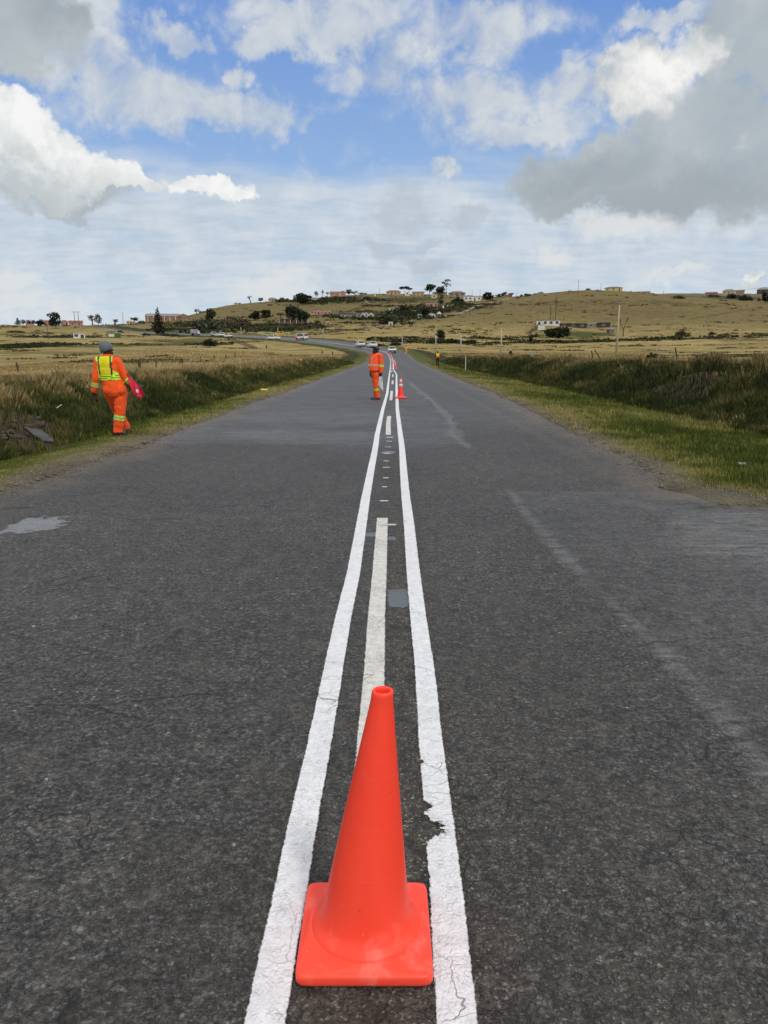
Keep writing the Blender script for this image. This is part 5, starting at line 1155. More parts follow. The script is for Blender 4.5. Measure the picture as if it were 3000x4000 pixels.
pole(190, 1265, 1324, 'dark leaning wooden pole in the left field', m_wood, .17, .12, True, -.05)
pole(481, 1222, 1260, 'thin grey pole on the left skyline', m_iron, .17, .12, True)
pole(588, 1220, 1240, 'dark pole showing over the left end of the brick hall', m_wood, .2, .14, True)
pole(1483, 1126, 1148, 'thin pole on the crest above the open slope', m_wood, .17, .13, True)
pole(1844, 1132, 1157, 'left one of two thin poles behind the long white house', m_wood, .17, .13, True)
pole(1875, 1134, 1157, 'right one of two thin poles behind the long white house', m_wood, .17, .13, True)
pole(2257, 1097, 1160, 'tall dark pole near the top of the right hill', m_wood, .2, .14, True)
pole(2347, 1108, 1130, 'dark pole on the crest left of the yellow house', m_wood, .2, .14, True)
pole(2592, 1133, 1148, 'distant pole on the right skyline past the yellow house', m_wood, .3, .2, True)
pole(2019, 1140, 1158, 'tiny pole in the dip between the two hills', m_wood, .17, .13, True)
# twin-pole frame
la, lb = hit(294, 1279), hit(309, 1278); d = depth(*la); h = 60 * d / F
o = thing('twin_pole_frame', la, 'H-shaped twin pole frame right of the red-roofed school', 'utility pole')
dx_ = 15 * d / F
for k in (0, 1): MB().tube([(k * dx_, 0, -.5), (k * dx_, 0, h)], [.2, .14], 7).build('post', m_wood, o)
MB().box((dx_ / 2, -.1, h - .25), (dx_ + 3.2, .16, .2)).build('crossarm', m_wood, o)
# wire from the concrete pole out of the right side of the view
m_wire = pm('wire', (.06, .06, .065), None, 3, .5)
def wire(a, b_, sag, r, label):
    pts = [Vector(a).lerp(Vector(b_), k / 14) - Vector((0, 0, sag * 4 * (k / 14) * (1 - k / 14))) for k in range(15)]
    o = MB().tube(pts, r, 5, True).build('power_line', m_wire); setp(o, label, 'wire')
wire(P(2820, 1138, 420), P(3300, 1075, 300), .8, .05, 'dark power line rising towards the right edge of the sky')

# ------------------------------------------------------------------ fence posts
m_post = pm('old_fence_wood', (.055, .045, .036), (.03, .026, .022), 9, .9)
def post(px, yt, yb, r, label, lean=0.0, mat=None, Y=None, group='old fence posts in the fields', name='fence_post', cat='fence post'):
    if Y is None: loc = hit(px, yb)
    else: x = P(px, yb, Y)[0]; loc = (x, Y, Hs(x, Y))
    h = max(.35, P(px, yt, loc[1])[2] - loc[2])
    ob = MB().tube([(0, 0, -.3), (lean * h * .55 + .01, 0, h * .55), (lean * h, 0, h)], [r, r * .95, r * .8], 7).build(name, mat or m_post, None, False, 0, loc)
    return setp(ob, label, cat, group)
PS = [(546, 1410, 1452, .07, 'thick dark fence post right of the walking worker', 0, 36), (610, 1410, 1438, .035, 'thin dark stake right of the thick post', 0, 42), (72, 1415, 1453, .04, 'thin leaning stake in the field at the far left', -.1, 34),
      (783, 1394, 1414, .05, 'thin stake just right of the double gate posts', 0, 70), (837, 1388, 1409, .05, 'second stake in the fence line right of the double posts', 0, 76), (882, 1384, 1402, .06, 'third stake in the left field fence line', .04, 84),
      (918, 1374, 1390, .06, 'fourth stake in the left field fence line', 0, 98), (950, 1370, 1380, .06, 'fifth small stake near the dark brush in the left field', 0, None), (958, 1346, 1358, .07, 'stake beside the rutted track in the left field', 0, None),
      (1041, 1347, 1361, .18, 'thick black stump post in the middle of the left field', 0, None), (1258, 1369, 1382, .13, 'black post left of the pair near the bend', .03, None), (1299, 1373, 1388, .13, 'thickest black post near the grass inside the bend', 0, None), (1278, 1390, 1405, .07, 'small dark post below the thick black post', 0, None),
      (2317, 1370, 1392, .05, 'short dark leaning post left of the concrete pole', -.2, 60), (2353, 1366, 1392, .05, 'strongly leaning dark post beside the concrete pole', -.75, 58), (2575, 1350, 1386, .045, 'pale upright post on the right bank', 0, 52, 'pale'), (2648, 1358, 1392, .05, 'dark tilted post right of the pale post', -.22, 50),
      (2966, 1378, 1400, .05, 'left one of two crossed posts at the right edge', -.55, 44), (2990, 1382, 1406, .05, 'right one of two crossed posts at the right edge', .5, 42), (1818, 1392, 1441, .04, 'white marker post standing at the foot of the right bank', 0, 75, 'white')]
m_pale = pm('weathered_pale_wood', (.34, .31, .27), (.25, .23, .2), 8, .9); m_wpost = pm('white_post_paint', (.66, .66, .62), (.5, .5, .46), 6, .7)
for q in PS: post(q[0], q[1], q[2], q[3], q[4], q[5], {'pale': m_pale, 'white': m_wpost}.get(q[7] if len(q) > 7 else '', m_post), q[6])
loc = hit(1818, 1441)
# double gate posts
x = P(710, 1426, 52)[0]; z = Hs(x, 52); o = thing('gate_frame', (x, 52, z), 'pair of dark posts joined by a rail in the left field', 'gate')
for s_ in (-.065, .065): MB().tube([(s_, 0, -.3), (s_, 0, P(710, 1399, 52)[2] - z)], [.035, .03], 6).build('post', m_post, o)
MB().box((0, 0, (P(710, 1412, 52)[2] - z)), (.15, .05, .05)).build('rail', m_post, o)
x = P(1027, 1336, 230)[0]; loc = hit(1027, 1336); o = thing('gate_frame', loc, 'small dark H-shaped gate frame left of the pickup', 'gate'); sc_ = depth(*loc) / F
for s_ in (-3.5, 3.5): MB().tube([(s_ * sc_, 0, -.3), (s_ * sc_, 0, 12 * sc_)], .09, 6).build('post', m_post, o)
MB().box((0, 0, 8 * sc_), (7 * sc_, .1, .12)).build('rail', m_post, o)

# ------------------------------------------------------------------ signs seen from behind
m_signback = pm('grey_sign_back', (.07, .085, .075), (.05, .06, .055), 2, .6); m_teal = pm('teal_board', (.16, .36, .32), (.12, .30, .27), 3, .6); m_lgreen = pm('light_green_board', (.22, .50, .28), None, 2, .6)
loc = hit(1580, 1370); sc_ = depth(*loc) / F; o = thing('road_sign', loc, 'dark back of a road sign on a pale post at the bend', 'sign')
MB().tube([(0, 0, -.3), (0, 0, 40 * sc_)], .075, 8).build('post', m_conc, o, True)
MB().box((0, -.12, 33 * sc_), (13 * sc_, .05, 12 * sc_)).build('sign_panel', m_signback, o, bevel=.02)
MB().box((0, -.09, 33 * sc_), (11 * sc_, .04, .08)).build('bracket', m_iron, o)
x = P(2076, 1400, 95)[0]; z = Hs(x, 95); o = thing('small_sign', (x, 95, z), 'small pale teal board on a thin stake in the right field', 'sign'); zt = P(2076, 1385, 95)[2] - z
MB().tube([(-.1, 0, -.2), (.05, 0, zt + .1)], .025, 6).build('stake', m_post, o)
MB().add([(-.14, -.03, zt - .2), (.18, -.03, zt - .14), (.16, -.03, zt + .22), (-.08, -.03, zt + .2), (-.14, 0, zt - .2), (.18, 0, zt - .14), (.16, 0, zt + .22), (-.08, 0, zt + .2)], [(0, 1, 2, 3), (7, 6, 5, 4), (0, 4, 5, 1), (1, 5, 6, 2), (2, 6, 7, 3), (3, 7, 4, 0)]).build('board', m_teal, o)
loc = hit(1046, 1312); sc_ = depth(*loc) / F; o = thing('notice_board', loc, 'light green board behind the road left of the pickup', 'sign')
for s_ in (-3, 3): MB().tube([(s_ * sc_, .05, -.2), (s_ * sc_, .05, 6 * sc_)], .06, 6).build('post', m_iron, o)
MB().box((0, 0, 4.5 * sc_), (9 * sc_, .06, 8 * sc_)).build('board', m_lgreen, o)
# ------------------------------------------------------------------ litter and stones
def lump(name, px, py, sx_, sy_, sz_, mat, label, cat, seed=1, rz=0, Y=None, z0=0):
    g = hit(px, py) if Y is None else (G(px, py)[0], Y, 0); loc = (g[0], g[1], Hs(g[0], g[1]) + z0); mb = MB(); mb.ell((0, 0, 0), (sx_, sy_, sz_), 14, 9)
    mb.v = [tuple(Vector(v) * (1 + .35 * mnoise.noise(Vector(v) * (2.2 / max(sx_, sy_)) + Vector((seed * 7.1, 0, 0))))) for v in mb.v]
    o = mb.build(name, mat, None, False, 0, loc); o.rotation_euler = (0, 0, rz); return setp(o, label, cat)
m_rock = pm('grey_rock', (.095, .096, .10), (.06, .06, .06), 8, .9, .4, .01); m_ybag = pm('yellow_plastic', (.62, .46, .06), (.5, .36, .05), 9, .45); m_clod = pm('brown_clod', (.085, .064, .045), (.045, .034, .025), 10, .95, .5, .01)
mb = MB(); mb.add([(-.32, .12, .05), (-.05, .16, .02), (.25, -.02, 0), (.30, -.12, 0), (.12, -.13, .0), (-.12, -.02, .03), (-.32, .12, -.05), (-.05, .16, -.08), (.25, -.02, -.08), (.30, -.12, -.08), (.12, -.13, -.08), (-.12, -.02, -.05)], [(5, 4, 3, 2, 1, 0), (6, 7, 8, 9, 10, 11)] + [(i, (i + 1) % 6, 6 + (i + 1) % 6, 6 + i) for i in range(6)])
g = hit(158, 1722); o = mb.build('rock_slab', m_rock, None, False, .015, (g[0], g[1], g[2] + .10)); o.rotation_euler = (R(30), R(8), 0); setp(o, 'flat grey rock slab on the slipped earth at the foot of the left bank', 'rock')
lump('plastic_bag', 1032, 1529, .17, .14, .06, m_ybag, 'crumpled yellow plastic bag on the left verge', 'litter', 3, .2, None, .05)
lump('plastic_wrapper', 1168, 1413, .3, .2, .2, pm('orange_plastic', (.55, .27, .05), (.4, .2, .05), 5, .5), 'orange scrap in the grass of the left field', 'litter', 5, 0, None, .1)
o = MB().tube([(-.04, -.03, .02), (.05, .04, .09)], .009, 6).build('stick', m_wpost, None, False, 0, (hit(234, 1637)[0], hit(234, 1637)[1], hit(234, 1637)[2] + .22)); setp(o, 'short white stick caught in the grass left of the walking worker', 'litter')
o = thing('drink_can', (G(2895, 1826)[0], G(2895, 1826)[1], Hs(*G(2895, 1826)) + .03), 'crushed pale can lying in the grass at the right edge', 'litter', None, .3)
MB().tube([(-.06, 0, 0), (-.03, 0, .005), (.0, 0, -.004), (.045, 0, .003)], [.022, .028, .018, .026], 12).build('body', pm('scuffed_aluminium', (.30, .31, .32), (.16, .17, .18), 12, .5, 0, .01, .3), o, True)
MB().tube([(.045, 0, .003), (.055, 0, .003)], [.024, .020], 12).build('rim', m_wpost, o, True)
lump('wrapper', 2023, 1608, .09, .05, .008, pm('pink_paper', (.55, .30, .25), (.4, .2, .18), 9, .8), 'flattened reddish scrap on the tarmac near the right edge', 'litter', 4, .1, None, .03)
lump('stone', 2368, 1896, .025, .02, .016, m_rock, 'small dark stone on the tarmac near the right edge', 'stone', 6, 0, None, .02)
for i in range(26):
    px, py = random.uniform(10, 190), random.uniform(1625, 1725); g = hit(px, py); r_ = random.uniform(.03, .09)
    mb = MB().ell((0, 0, 0), (r_, r_ * .8, r_ * .6), 9, 6); mb.v = [tuple(Vector(v) * (1 + .5 * mnoise.noise(Vector(v) * 12 + Vector((i * 3.3, 0, 0))))) for v in mb.v]
    o = mb.build('earth_clod', m_clod if i % 4 else m_rock, None, False, 0, (g[0], g[1], g[2] + r_ * .3)); setp(o, 'brown clod or stone in the slipped earth of the left bank', 'clod', 'clods and stones in the slipped earth of the left bank')
# ------------------------------------------------------------------ traffic cones
def vinyl(name, c1, c2, dust):
    m, t, b = newmat(name); oc = t.new('ShaderNodeTexCoord').outputs['Object']; sp = t.new('ShaderNodeSeparateXYZ'); t.put(sp.inputs[0], oc); z = sp.outputs[2]
    n1, _ = t.noise(oc, 5, 4, .6); n2, _ = t.noise(oc, 22, 5, .65); n3, _ = t.noise(t.vm('MULTIPLY', oc, (1, 1, .25)), 60, 3, .6)
    c = t.mix(t.mr(n1, .35, .7), c1, c2)
    low = t.mr(z, .16, .02, 0, 1, True)
    d = t.math('MULTIPLY', t.mr(t.math('ADD', n2, t.math('MULTIPLY', n1, .8)), .90, 1.25, 0, 1, True), t.math('ADD', t.math('MULTIPLY', low, .34), .03))
    d = t.math('ADD', d, t.math('MULTIPLY', t.mr(z, .035, .005, 0, 1), .08), True)
    c = t.mix(d, c, dust)
    sc_ = t.math('MULTIPLY', t.mr(n3, .70, .74, 0, 1), .35); c = t.mix(sc_, c, (.95, .35, .28))
    scuff = t.math('MULTIPLY', t.mr(t.noise(oc, 13, 5, .7)[0], .66, .72, 0, 1), .30); c = t.mix(scuff, c, (.30, .05, .03))
    for zl in (.225, .355, .48):
        ln = t.mr(t.math('ABSOLUTE', t.math('SUBTRACT', z, zl)), .0004, .0014, 1, 0); c = t.mix(t.math('MULTIPLY', ln, .16), c, (1.0, .22, .14))
    t.put(b.inputs['Base Color'], c); t.put(b.inputs['Roughness'], t.mr(d, 0, 1, .42, .75)); b.inputs['Specular IOR Level'].default_value = .4
    b.inputs['Subsurface Weight'].default_value = .12; b.inputs['Subsurface Radius'].default_value = (.02, .004, .002); b.inputs['Subsurface Scale'].default_value = 1.0
    bump(t, b, t.math('ADD', n2, t.math('MULTIPLY', n1, 1.2)), .14, .004); return m
m_cone = vinyl('orange_red_vinyl', (1.0, .072, .034), (.98, .060, .030), (.88, .33, .26))
m_cone2 = vinyl('pinkish_red_vinyl', (.92, .055, .045), (.85, .045, .04), (.70, .25, .2))
m_collar = pm('reflective_collar', (.74, .74, .76), (.6, .6, .62), 12, .35)
def sq_ring(hx, hy, z, sq, n=72, cx=0.0):
    """square (sq=1) to circle (sq=0) ring with rounded corners"""
    e = 2 / (2 + sq * 15.0); out = []
    for i in range(n):
        a = 6.283185 * i / n; c_, s_ = math.cos(a), math.sin(a)
        out.append((cx + hx * math.copysign(abs(c_) ** e, c_), hy * math.copysign(abs(s_) ** e, s_), z))
    return out
def make_cone(name, loc, label, group, hx, hy, Ht, rb, rt, mat, lean=0.0, collars=(), n=72):
    o = thing(name, loc, label, 'traffic cone', group); fl = rb * 1.34
    base = [sq_ring(hx * .985, hy * .985, .0, 1, n), sq_ring(hx, hy, .006, 1, n), sq_ring(hx, hy, .022, 1, n), sq_ring(hx * .992, hy * .992, .027, 1, n), sq_ring(hx * .975, hy * .975, .0295, .98, n), sq_ring(hx * .955, hy * .955, .0305, .8, n), sq_ring(hx * .47 + fl * .53, hy * .47 + fl * .53, .0335, .3, n), sq_ring(fl * 1.01, fl * 1.01, .037, .02, n), sq_ring(fl, fl, .041, 0, n), sq_ring(fl * .93, fl * .93, .044, 0, n), sq_ring(rb * .98, rb * .98, .044, 0, n)]
    MB().loft(base).build('base', mat, o, True)
    lx = lambda z: lean * max(0, (z - .05) / (Ht - .05)) ** 1.15
    rad = lambda z: rb + (rt - rb) * ((z - .085) / (Ht - .02 - .085))
    prof = [(fl * .93, .0445), (rb * 1.22, .049), (rb * 1.12, .058), (rb * 1.045, .072), (rb * 1.005, .085)]
    for zl in sorted([.12 + k * (Ht - .17) / 22 for k in range(23)]):
        prof.append((rad(zl), zl))
    prof += [(rt * 1.04, Ht - .025), (rt * 1.03, Ht - .012), (rt * 1.0, Ht - .005), (rt * .92, Ht - .001), (rt * .80, Ht), (rt * .70, Ht - .003), (rt * .66, Ht - .01), (rt * .68, Ht - .05), (rt * .75, Ht - .12)]
    b_ = MB().loft([circ3(r, z, lx(z), n) for r, z in prof], False); b_.build('body', mat, o, True)
    for (z0, z1) in collars:
        MB().loft([circ3(rad(z0) + .001, z0, lx(z0), n), circ3(rad(z0) + .004, z0 + .002, lx(z0), n), circ3(rad(z1) + .004, z1 - .002, lx(z1), n), circ3(rad(z1) + .001, z1, lx(z1), n)], False).build('reflective_collar', m_collar, o, True)
    return o
def circ3(r, z, cx, n): return [(cx + r * math.cos(6.283185 * i / n), r * math.sin(6.283185 * i / n), z) for i in range(n)]
y0 = G(1430, 3866)[1]; y1 = G(1432, 3447, .032)[1]; cyc = (y0 + y1) / 2; hx = .548e3 / 2 * depth(0, y0, .02) / F
hx = 273 * depth(0, y0, .015) / F
make_cone('traffic_cone', (G(1429, 3655)[0], cyc, .006), 'plain orange-red traffic cone in the foreground between the two white lines', 'traffic cones along the centre line', hx, (y1 - y0) / 2, .69, .112, .0265, m_cone, .045)
g = G(1565, 1556); cz = .01
c2_ = make_cone('traffic_cone', (g[0], g[1], cz), 'red cone with two white collars standing beside the flagman', 'traffic cones along the centre line', .21, .21, .70, .112, .026, m_cone2, 0, ((.385, .475), (.53, .625)), 40)
def road_pt(px, py):
    g_ = hit(px, py); s_, zr_, ix_ = road_near([g_[0]], [g_[1]]); return (g_[0], g_[1], float(zr_[0])), int(ix_[0])
for (px, py, lab) in [(1545, 1442, 'first collared cone beyond the one beside the flagman'), (1541, 1424, 'collared cone close behind the first one in the far queue'), (1529, 1400, 'collared cone where the line starts to bend'), (1524, 1390, 'cone between the bend start and the estate car'), (1516, 1383, 'cone nearest the white estate car'),
                      (1386, 1356, 'lone cone left of the white SUV on the far bend'), (1178, 1330, 'cone in front of the white minibus')]:
    L_, _ = road_pt(px, py); c_ = copy_tree(c2_); c_.location = L_; c_['label'] = lab

# ------------------------------------------------------------------ vehicles
def paint(name, c, r=.35):
    if name in _mc: return _mc[name]
    m, t, b = newmat(name); oc = t.new('ShaderNodeTexCoord').outputs['Object']; f, _ = t.noise(oc, 3, 4, .6)
    t.put(b.inputs['Base Color'], t.mix(t.mr(f, .4, .7), c, tuple(q * .85 for q in c))); b.inputs['Roughness'].default_value = r; b.inputs['Coat Weight'].default_value = .4; b.inputs['Coat Roughness'].default_value = .1
    _mc[name] = m; return m
m_wcar = paint('white_car_paint', (.78, .79, .80)); m_gcar = paint('grey_car_paint', (.33, .33, .34)); m_tyre = pm('tyre_rubber', (.022, .022, .023), None, 9, .85); m_rim = pm('wheel_rim', (.42, .43, .45), None, 5, .35, 0, .01, .7)
m_black = pm('black_plastic', (.025, .025, .027), None, 5, .55); m_lamp = pm('headlamp_lens', (.62, .64, .66), (.45, .47, .5), 6, .12); m_plate = pm('number_plate', (.72, .62, .25), (.6, .6, .55), 3, .5); m_tail = pm('tail_lamp', (.45, .02, .015), None, 4, .3)
def sect(y, z0, z1, hw, r=.12): 
    r = min(r, (z1 - z0) * .35); return [(-hw + r, y, z0), (hw - r, y, z0), (hw, y, z0 + r), (hw, y, z1 - r), (hw - r, y, z1), (-hw + r, y, z1), (-hw, y, z1 - r), (-hw, y, z0 + r)]
def vehicle(px, py, kind, label, mat, back=False, turn=0.0, name='parked_car', cat='car', group='vehicles waiting along the far road', yaw=None):
    L_, ix_ = road_pt(px, py); tx, ty = tan[ix_]; rz = math.atan2(ty, tx) - math.pi / 2 + (math.pi if back else 0) + turn if yaw is None else yaw
    o = thing(name, L_, label, cat, group, rz)
    Lg, W, Hh, bz, hood, wsb, wst, rt_, rb_ = {'suv': (4.5, 1.82, 1.68, .98, .92, -1.25, -.55, 1.6, 2.15), 'estate': (4.3, 1.70, 1.47, .90, .82, -1.15, -.45, 1.5, 2.05), 'hatch': (3.9, 1.68, 1.5, .92, .84, -1.1, -.4, 1.2, 1.85), 'pickup': (5.1, 1.82, 1.75, 1.05, 1.0, -1.2, -.6, .55, .75), 'minibus': (4.9, 1.75, 2.15, 1.15, .95, -2.15, -1.55, 2.2, 2.42), 'van': (4.6, 1.75, 1.95, 1.1, 1.0, -1.75, -1.2, 2.1, 2.28)}[kind]
    f, hw = -Lg / 2, W / 2; b_ = MB()
    b_.loft([sect(f, .38, hood * .78, hw * .86), sect(f + .12, .28, hood * .9, hw * .95), sect(f + .5, .26, hood, hw), sect(wsb, .26, bz, hw), sect(Lg / 2 - .5, .26, bz, hw), sect(Lg / 2 - .08, .3, bz * .95, hw * .96), sect(Lg / 2, .42, bz * .85, hw * .9)]).build('body', mat, o, True, 0)
    zt = Hh; zi = hw * .80
    cb = MB(); cb.add([(-hw * .95, wsb, bz - .03), (hw * .95, wsb, bz - .03), (hw * .95, rb_, bz - .03), (-hw * .95, rb_, bz - .03), (-zi, wst, zt - .05), (zi, wst, zt - .05), (zi, rt_, zt - .05), (-zi, rt_, zt - .05), (-zi * .86, wst + .14, zt), (zi * .86, wst + .14, zt), (zi * .86, rt_ - .12, zt), (-zi * .86, rt_ - .12, zt)],
           [(0, 1, 5, 4), (1, 2, 6, 5), (2, 3, 7, 6), (3, 0, 4, 7), (4, 5, 9, 8), (5, 6, 10, 9), (6, 7, 11, 10), (7, 4, 8, 11), (8, 9, 10, 11)]).build('cabin', mat, o, False, .02)
    def panel(nm, A, B, C_, D, k=.1, off=.015):
        A, B, C_, D = map(Vector, (A, B, C_, D)); n_ = (B - A).cross(D - A).normalized() * off; c_ = (A + B + C_ + D) / 4; q = [c_ + (p - c_) * (1 - k) + n_ for p in (A, B, C_, D)]; e = [p - n_ * 2 for p in q]
        MB().add(q + e, [(0, 1, 2, 3), (7, 6, 5, 4), (0, 4, 5, 1), (1, 5, 6, 2), (2, 6, 7, 3), (3, 7, 4, 0)]).build(nm, m_glass, o)
    a, c2, c3_v = hw * .95, zi, zt - .05; zb = bz + .02
    panel('windscreen', (-a, wsb, zb), (a, wsb, zb), (c2, wst, c3_v), (-c2, wst, c3_v), .09)
    panel('rear_window', (a, rb_, zb), (-a, rb_, zb), (-c2, rt_, c3_v), (c2, rt_, c3_v), .12)
    panel('side_window', (a, wsb + .1, zb), (a, rb_ - .05, zb), (c2, rt_ - .1, c3_v), (c2, wst + .08, c3_v), .12)
    panel('side_window', (-a, rb_ - .05, zb), (-a, wsb + .1, zb), (-c2, wst + .08, c3_v), (-c2, rt_ - .1, c3_v), .12)
    for yy in (f + .85, Lg / 2 - .85):
        for sx__ in (-1, 1):
            wh = MB().tube([(sx__ * (hw - .2), yy, .33), (sx__ * (hw + .015), yy, .33)], .33, 16).build('wheel', m_tyre, o)
            MB().tube([(sx__ * (hw - .02), yy, .33), (sx__ * (hw + .03), yy, .33)], .2, 12).build('rim', m_rim, wh)
    for sx__ in (-1, 1):
        MB().box((sx__ * hw * .70, f + .04, hood * .78), (hw * .34, .16, .17)).build('headlight', m_lamp, o, bevel=.03)
        MB().box((sx__ * hw * .86, Lg / 2 - .03, bz * .78), (hw * .16, .12, .3)).build('tail_light', m_tail, o)
        MB().box((sx__ * (hw + .07), wsb + .2, bz + .06), (.16, .1, .13)).build('mirror', mat, o, bevel=.02)
    MB().box((0, f + .02, hood * .74), (hw * .95, .08, .13)).build('grille', m_black, o)
    MB().box((0, f + .0, .44), (W * .88, .14, .2)).build('bumper', m_black, o, bevel=.03)
    MB().box((0, f - .085, .46), (.46, .02, .11)).build('number_plate', m_plate, o)
    if kind == 'pickup':
        MB().box((0, 1.62, bz + .0), (W * .80, 1.7, .05)).build('load_bed', m_black, o)
    return o
vehicle(1531, 1379, 'estate', 'white estate car, nearest of the oncoming vehicles on the bend', m_wcar)
vehicle(1454, 1359, 'pickup', 'white pickup partly behind the flagman, between the SUV and the estate car', m_wcar, name='pickup_truck', cat='pickup')
vehicle(1408, 1356, 'suv', 'white SUV, left one of the three oncoming vehicles on the bend', m_wcar)
vehicle(1181, 1328, 'minibus', 'white minibus standing on the far road beside an orange-clad worker', m_wcar, name='minibus', cat='minibus', turn=.35)
pk = vehicle(1070, 1327, 'pickup', 'white pickup carrying a yellow and orange board on the far road', m_wcar, True, .5, 'pickup_truck', 'pickup')
m_yb = pm('yellow_board', (.72, .50, .04), (.6, .35, .03), 8, .5); m_ob = pm('orange_board', (.75, .20, .03), None, 6, .5)
MB().box((0, 1.9, 1.75), (1.6, .12, 1.15)).build('warning_board', m_yb, pk)
for s_ in (-.45, .45): MB().box((s_, 1.98, 1.8), (.35, .04, .7)).build('board_stripe', m_ob, pk)
vehicle(893, 1319, 'hatch', 'white hatchback facing the camera, front of the parked group', m_wcar, turn=.3)
vehicle(870, 1315, 'pickup', 'white pickup second in the parked group on the far road', m_wcar, turn=-.6, name='pickup_truck', cat='pickup')
vehicle(852, 1314, 'hatch', 'white car between the grey van and the white pickup', m_wcar, turn=.2)
vehicle(834, 1313, 'van', 'grey van at the back of the parked group on the far road', m_gcar, name='parked_van', cat='van', turn=-.3)
# lilac-sided truck
L_, ix_ = road_pt(762, 1310); sc_ = depth(*L_) / F; o = thing('truck', L_, 'truck with a blue and pink patterned side at the left of the far road', 'truck', 'vehicles waiting along the far road', -.15)
m_lil = pm('blue_patterned_side', (.16, .17, .36), (.50, .38, .46), .9, .6, 0, .01, 0, .5, 2); m_pale2 = pm('pale_tarpaulin', (.58, .52, .50), (.45, .4, .4), 2, .7)
Lt = 34 * sc_; MB().box((-.3, 0, 14 * sc_), (Lt * .72, 2.3, 12 * sc_)).build('cargo_box', m_lil, o); MB().box((-.3, 0, 21 * sc_), (Lt * .74, 2.4, 2 * sc_)).build('roof_edge', m_pale2, o)
MB().box((Lt * .42, 0, 11 * sc_), (Lt * .16, 2.1, 11 * sc_), 0, 0, .85, 1).build('cab', m_wcar, o, bevel=.08); MB().box((Lt * .42, -1.07, 13 * sc_), (Lt * .1, .06, 4 * sc_)).build('side_window', m_glass, o)
MB().box((0, 0, 5.6 * sc_), (Lt * .95, 1.0, 1.6 * sc_)).build('chassis', m_black, o); MB().box((-Lt * .42, 0, 8 * sc_), (Lt * .12, 2.2, 4 * sc_)).build('tailgate', m_pale2, o)
for xk in (-.33, .36):
    for s_ in (-1, 1): 
        wh = MB().tube([(xk * Lt, s_ * .8, .5), (xk * Lt, s_ * 1.1, .5)], .5, 14).build('wheel', m_tyre, o); MB().tube([(xk * Lt, s_ * 1.0, .5), (xk * Lt, s_ * 1.13, .5)], .26, 10).build('rim', m_rim, wh)

# ------------------------------------------------------------------ people
def cloth(name, c, c2=None, bs=.5):
    if name in _mc: return _mc[name]
    m, t, b = newmat(name); oc = t.new('ShaderNodeTexCoord').outputs['Object']; f, _ = t.noise(oc, 9, 5, .6); g_, _ = t.noise(t.vm('MULTIPLY', oc, (1, 1, .55)), 14, 3, .5, 1.2)
    t.put(b.inputs['Base Color'], t.mix(t.mr(f, .35, .7), c, c2 or tuple(q * .82 for q in c))); b.inputs['Roughness'].default_value = .85; b.inputs['Sheen Weight'].default_value = .1; b.inputs['Specular IOR Level'].default_value = .2
    bump(t, b, g_, bs, .03); _mc[name] = m; return m
m_or = cloth('orange_workwear', (.90, .105, .018), (.80, .085, .016)); m_or2 = cloth('orange_vest', (.98, .12, .035), (.9, .10, .03)); m_yel = cloth('yellow_vest', (.72, .66, .02), (.62, .56, .02), .25); m_lime = cloth('lime_tape', (.55, .85, .05), (.5, .78, .04), .1)
m_tape = cloth('grey_reflective_tape', (.30, .36, .34), (.24, .28, .27), .1); m_silver = cloth('silver_tape', (.48, .46, .45), (.36, .34, .33), .1); m_blk = cloth('black_cloth', (.018, .018, .020), None, .3); m_dstripe = cloth('dark_vest_tape', (.045, .055, .05), None, .1)
m_bean = cloth('grey_knit', (.135, .16, .18), (.10, .12, .14), .5); m_skin = pm('dark_brown_skin', (.050, .024, .015), (.038, .018, .012), 8, .55); m_boot = pm('boot_leather', (.02, .021, .024), (.03, .032, .036), 8, .5)
m_flagred = cloth('pink_red_flag', (.72, .03, .075), (.6, .02, .06), .5); m_flagwhite = cloth('white_flag', (.66, .68, .68), (.5, .52, .52), .5)
def solid(mb, voxel, name, mat, parent, folds=0.0, it=3, seed=0):
    """union of closed shapes as one continuous smooth surface"""
    tmp = mb.build('tmp', mat); r = tmp.modifiers.new('r', 'REMESH'); r.mode = 'VOXEL'; r.voxel_size = voxel
    s_ = tmp.modifiers.new('s', 'SMOOTH'); s_.iterations = it; s_.factor = .5
    dg = bpy.context.evaluated_depsgraph_get(); me = bpy.data.meshes.new_from_object(tmp.evaluated_get(dg)); bpy.data.objects.remove(tmp)
    me.name = name; me.materials.clear(); me.materials.append(mat)
    if folds:
        for v in me.vertices:
            p = v.co; q = Vector((p.x * 7, p.y * 7, p.z * 11 + seed)); d = mnoise.noise(q) + .5 * mnoise.noise(q * 2.3); v.co = p + v.normal * d * folds
    me.polygons.foreach_set('use_smooth', [True] * len(me.polygons)); me.update()
    o = bpy.data.objects.new(name, me); COL.objects.link(o); o.parent = parent; return o
def skinpatch(src, name, zone, mats, parent, off=.008):
    """garment panel: copy the faces of src for which zone(centre) gives a material index, lifted off the cloth"""
    me = src.data; nv = {}; V = []; Fs = []; M_ = []
    for p in me.polygons:
        k = zone(p.center)
        if k is None: continue
        f_ = []
        for i in p.vertices:
            if i not in nv: nv[i] = len(V); v = me.vertices[i]; V.append(tuple(v.co + v.normal * off))
            f_.append(nv[i])
        Fs.append(f_); M_.append(k)
    if not Fs: return None
    m2 = bpy.data.meshes.new(name); m2.from_pydata(V, [], Fs)
    for m in mats: m2.materials.append(m)
    m2.polygons.foreach_set('material_index', M_); m2.polygons.foreach_set('use_smooth', [True] * len(Fs)); m2.update()
    o = bpy.data.objects.new(name, m2); COL.objects.link(o); o.parent = parent; return o
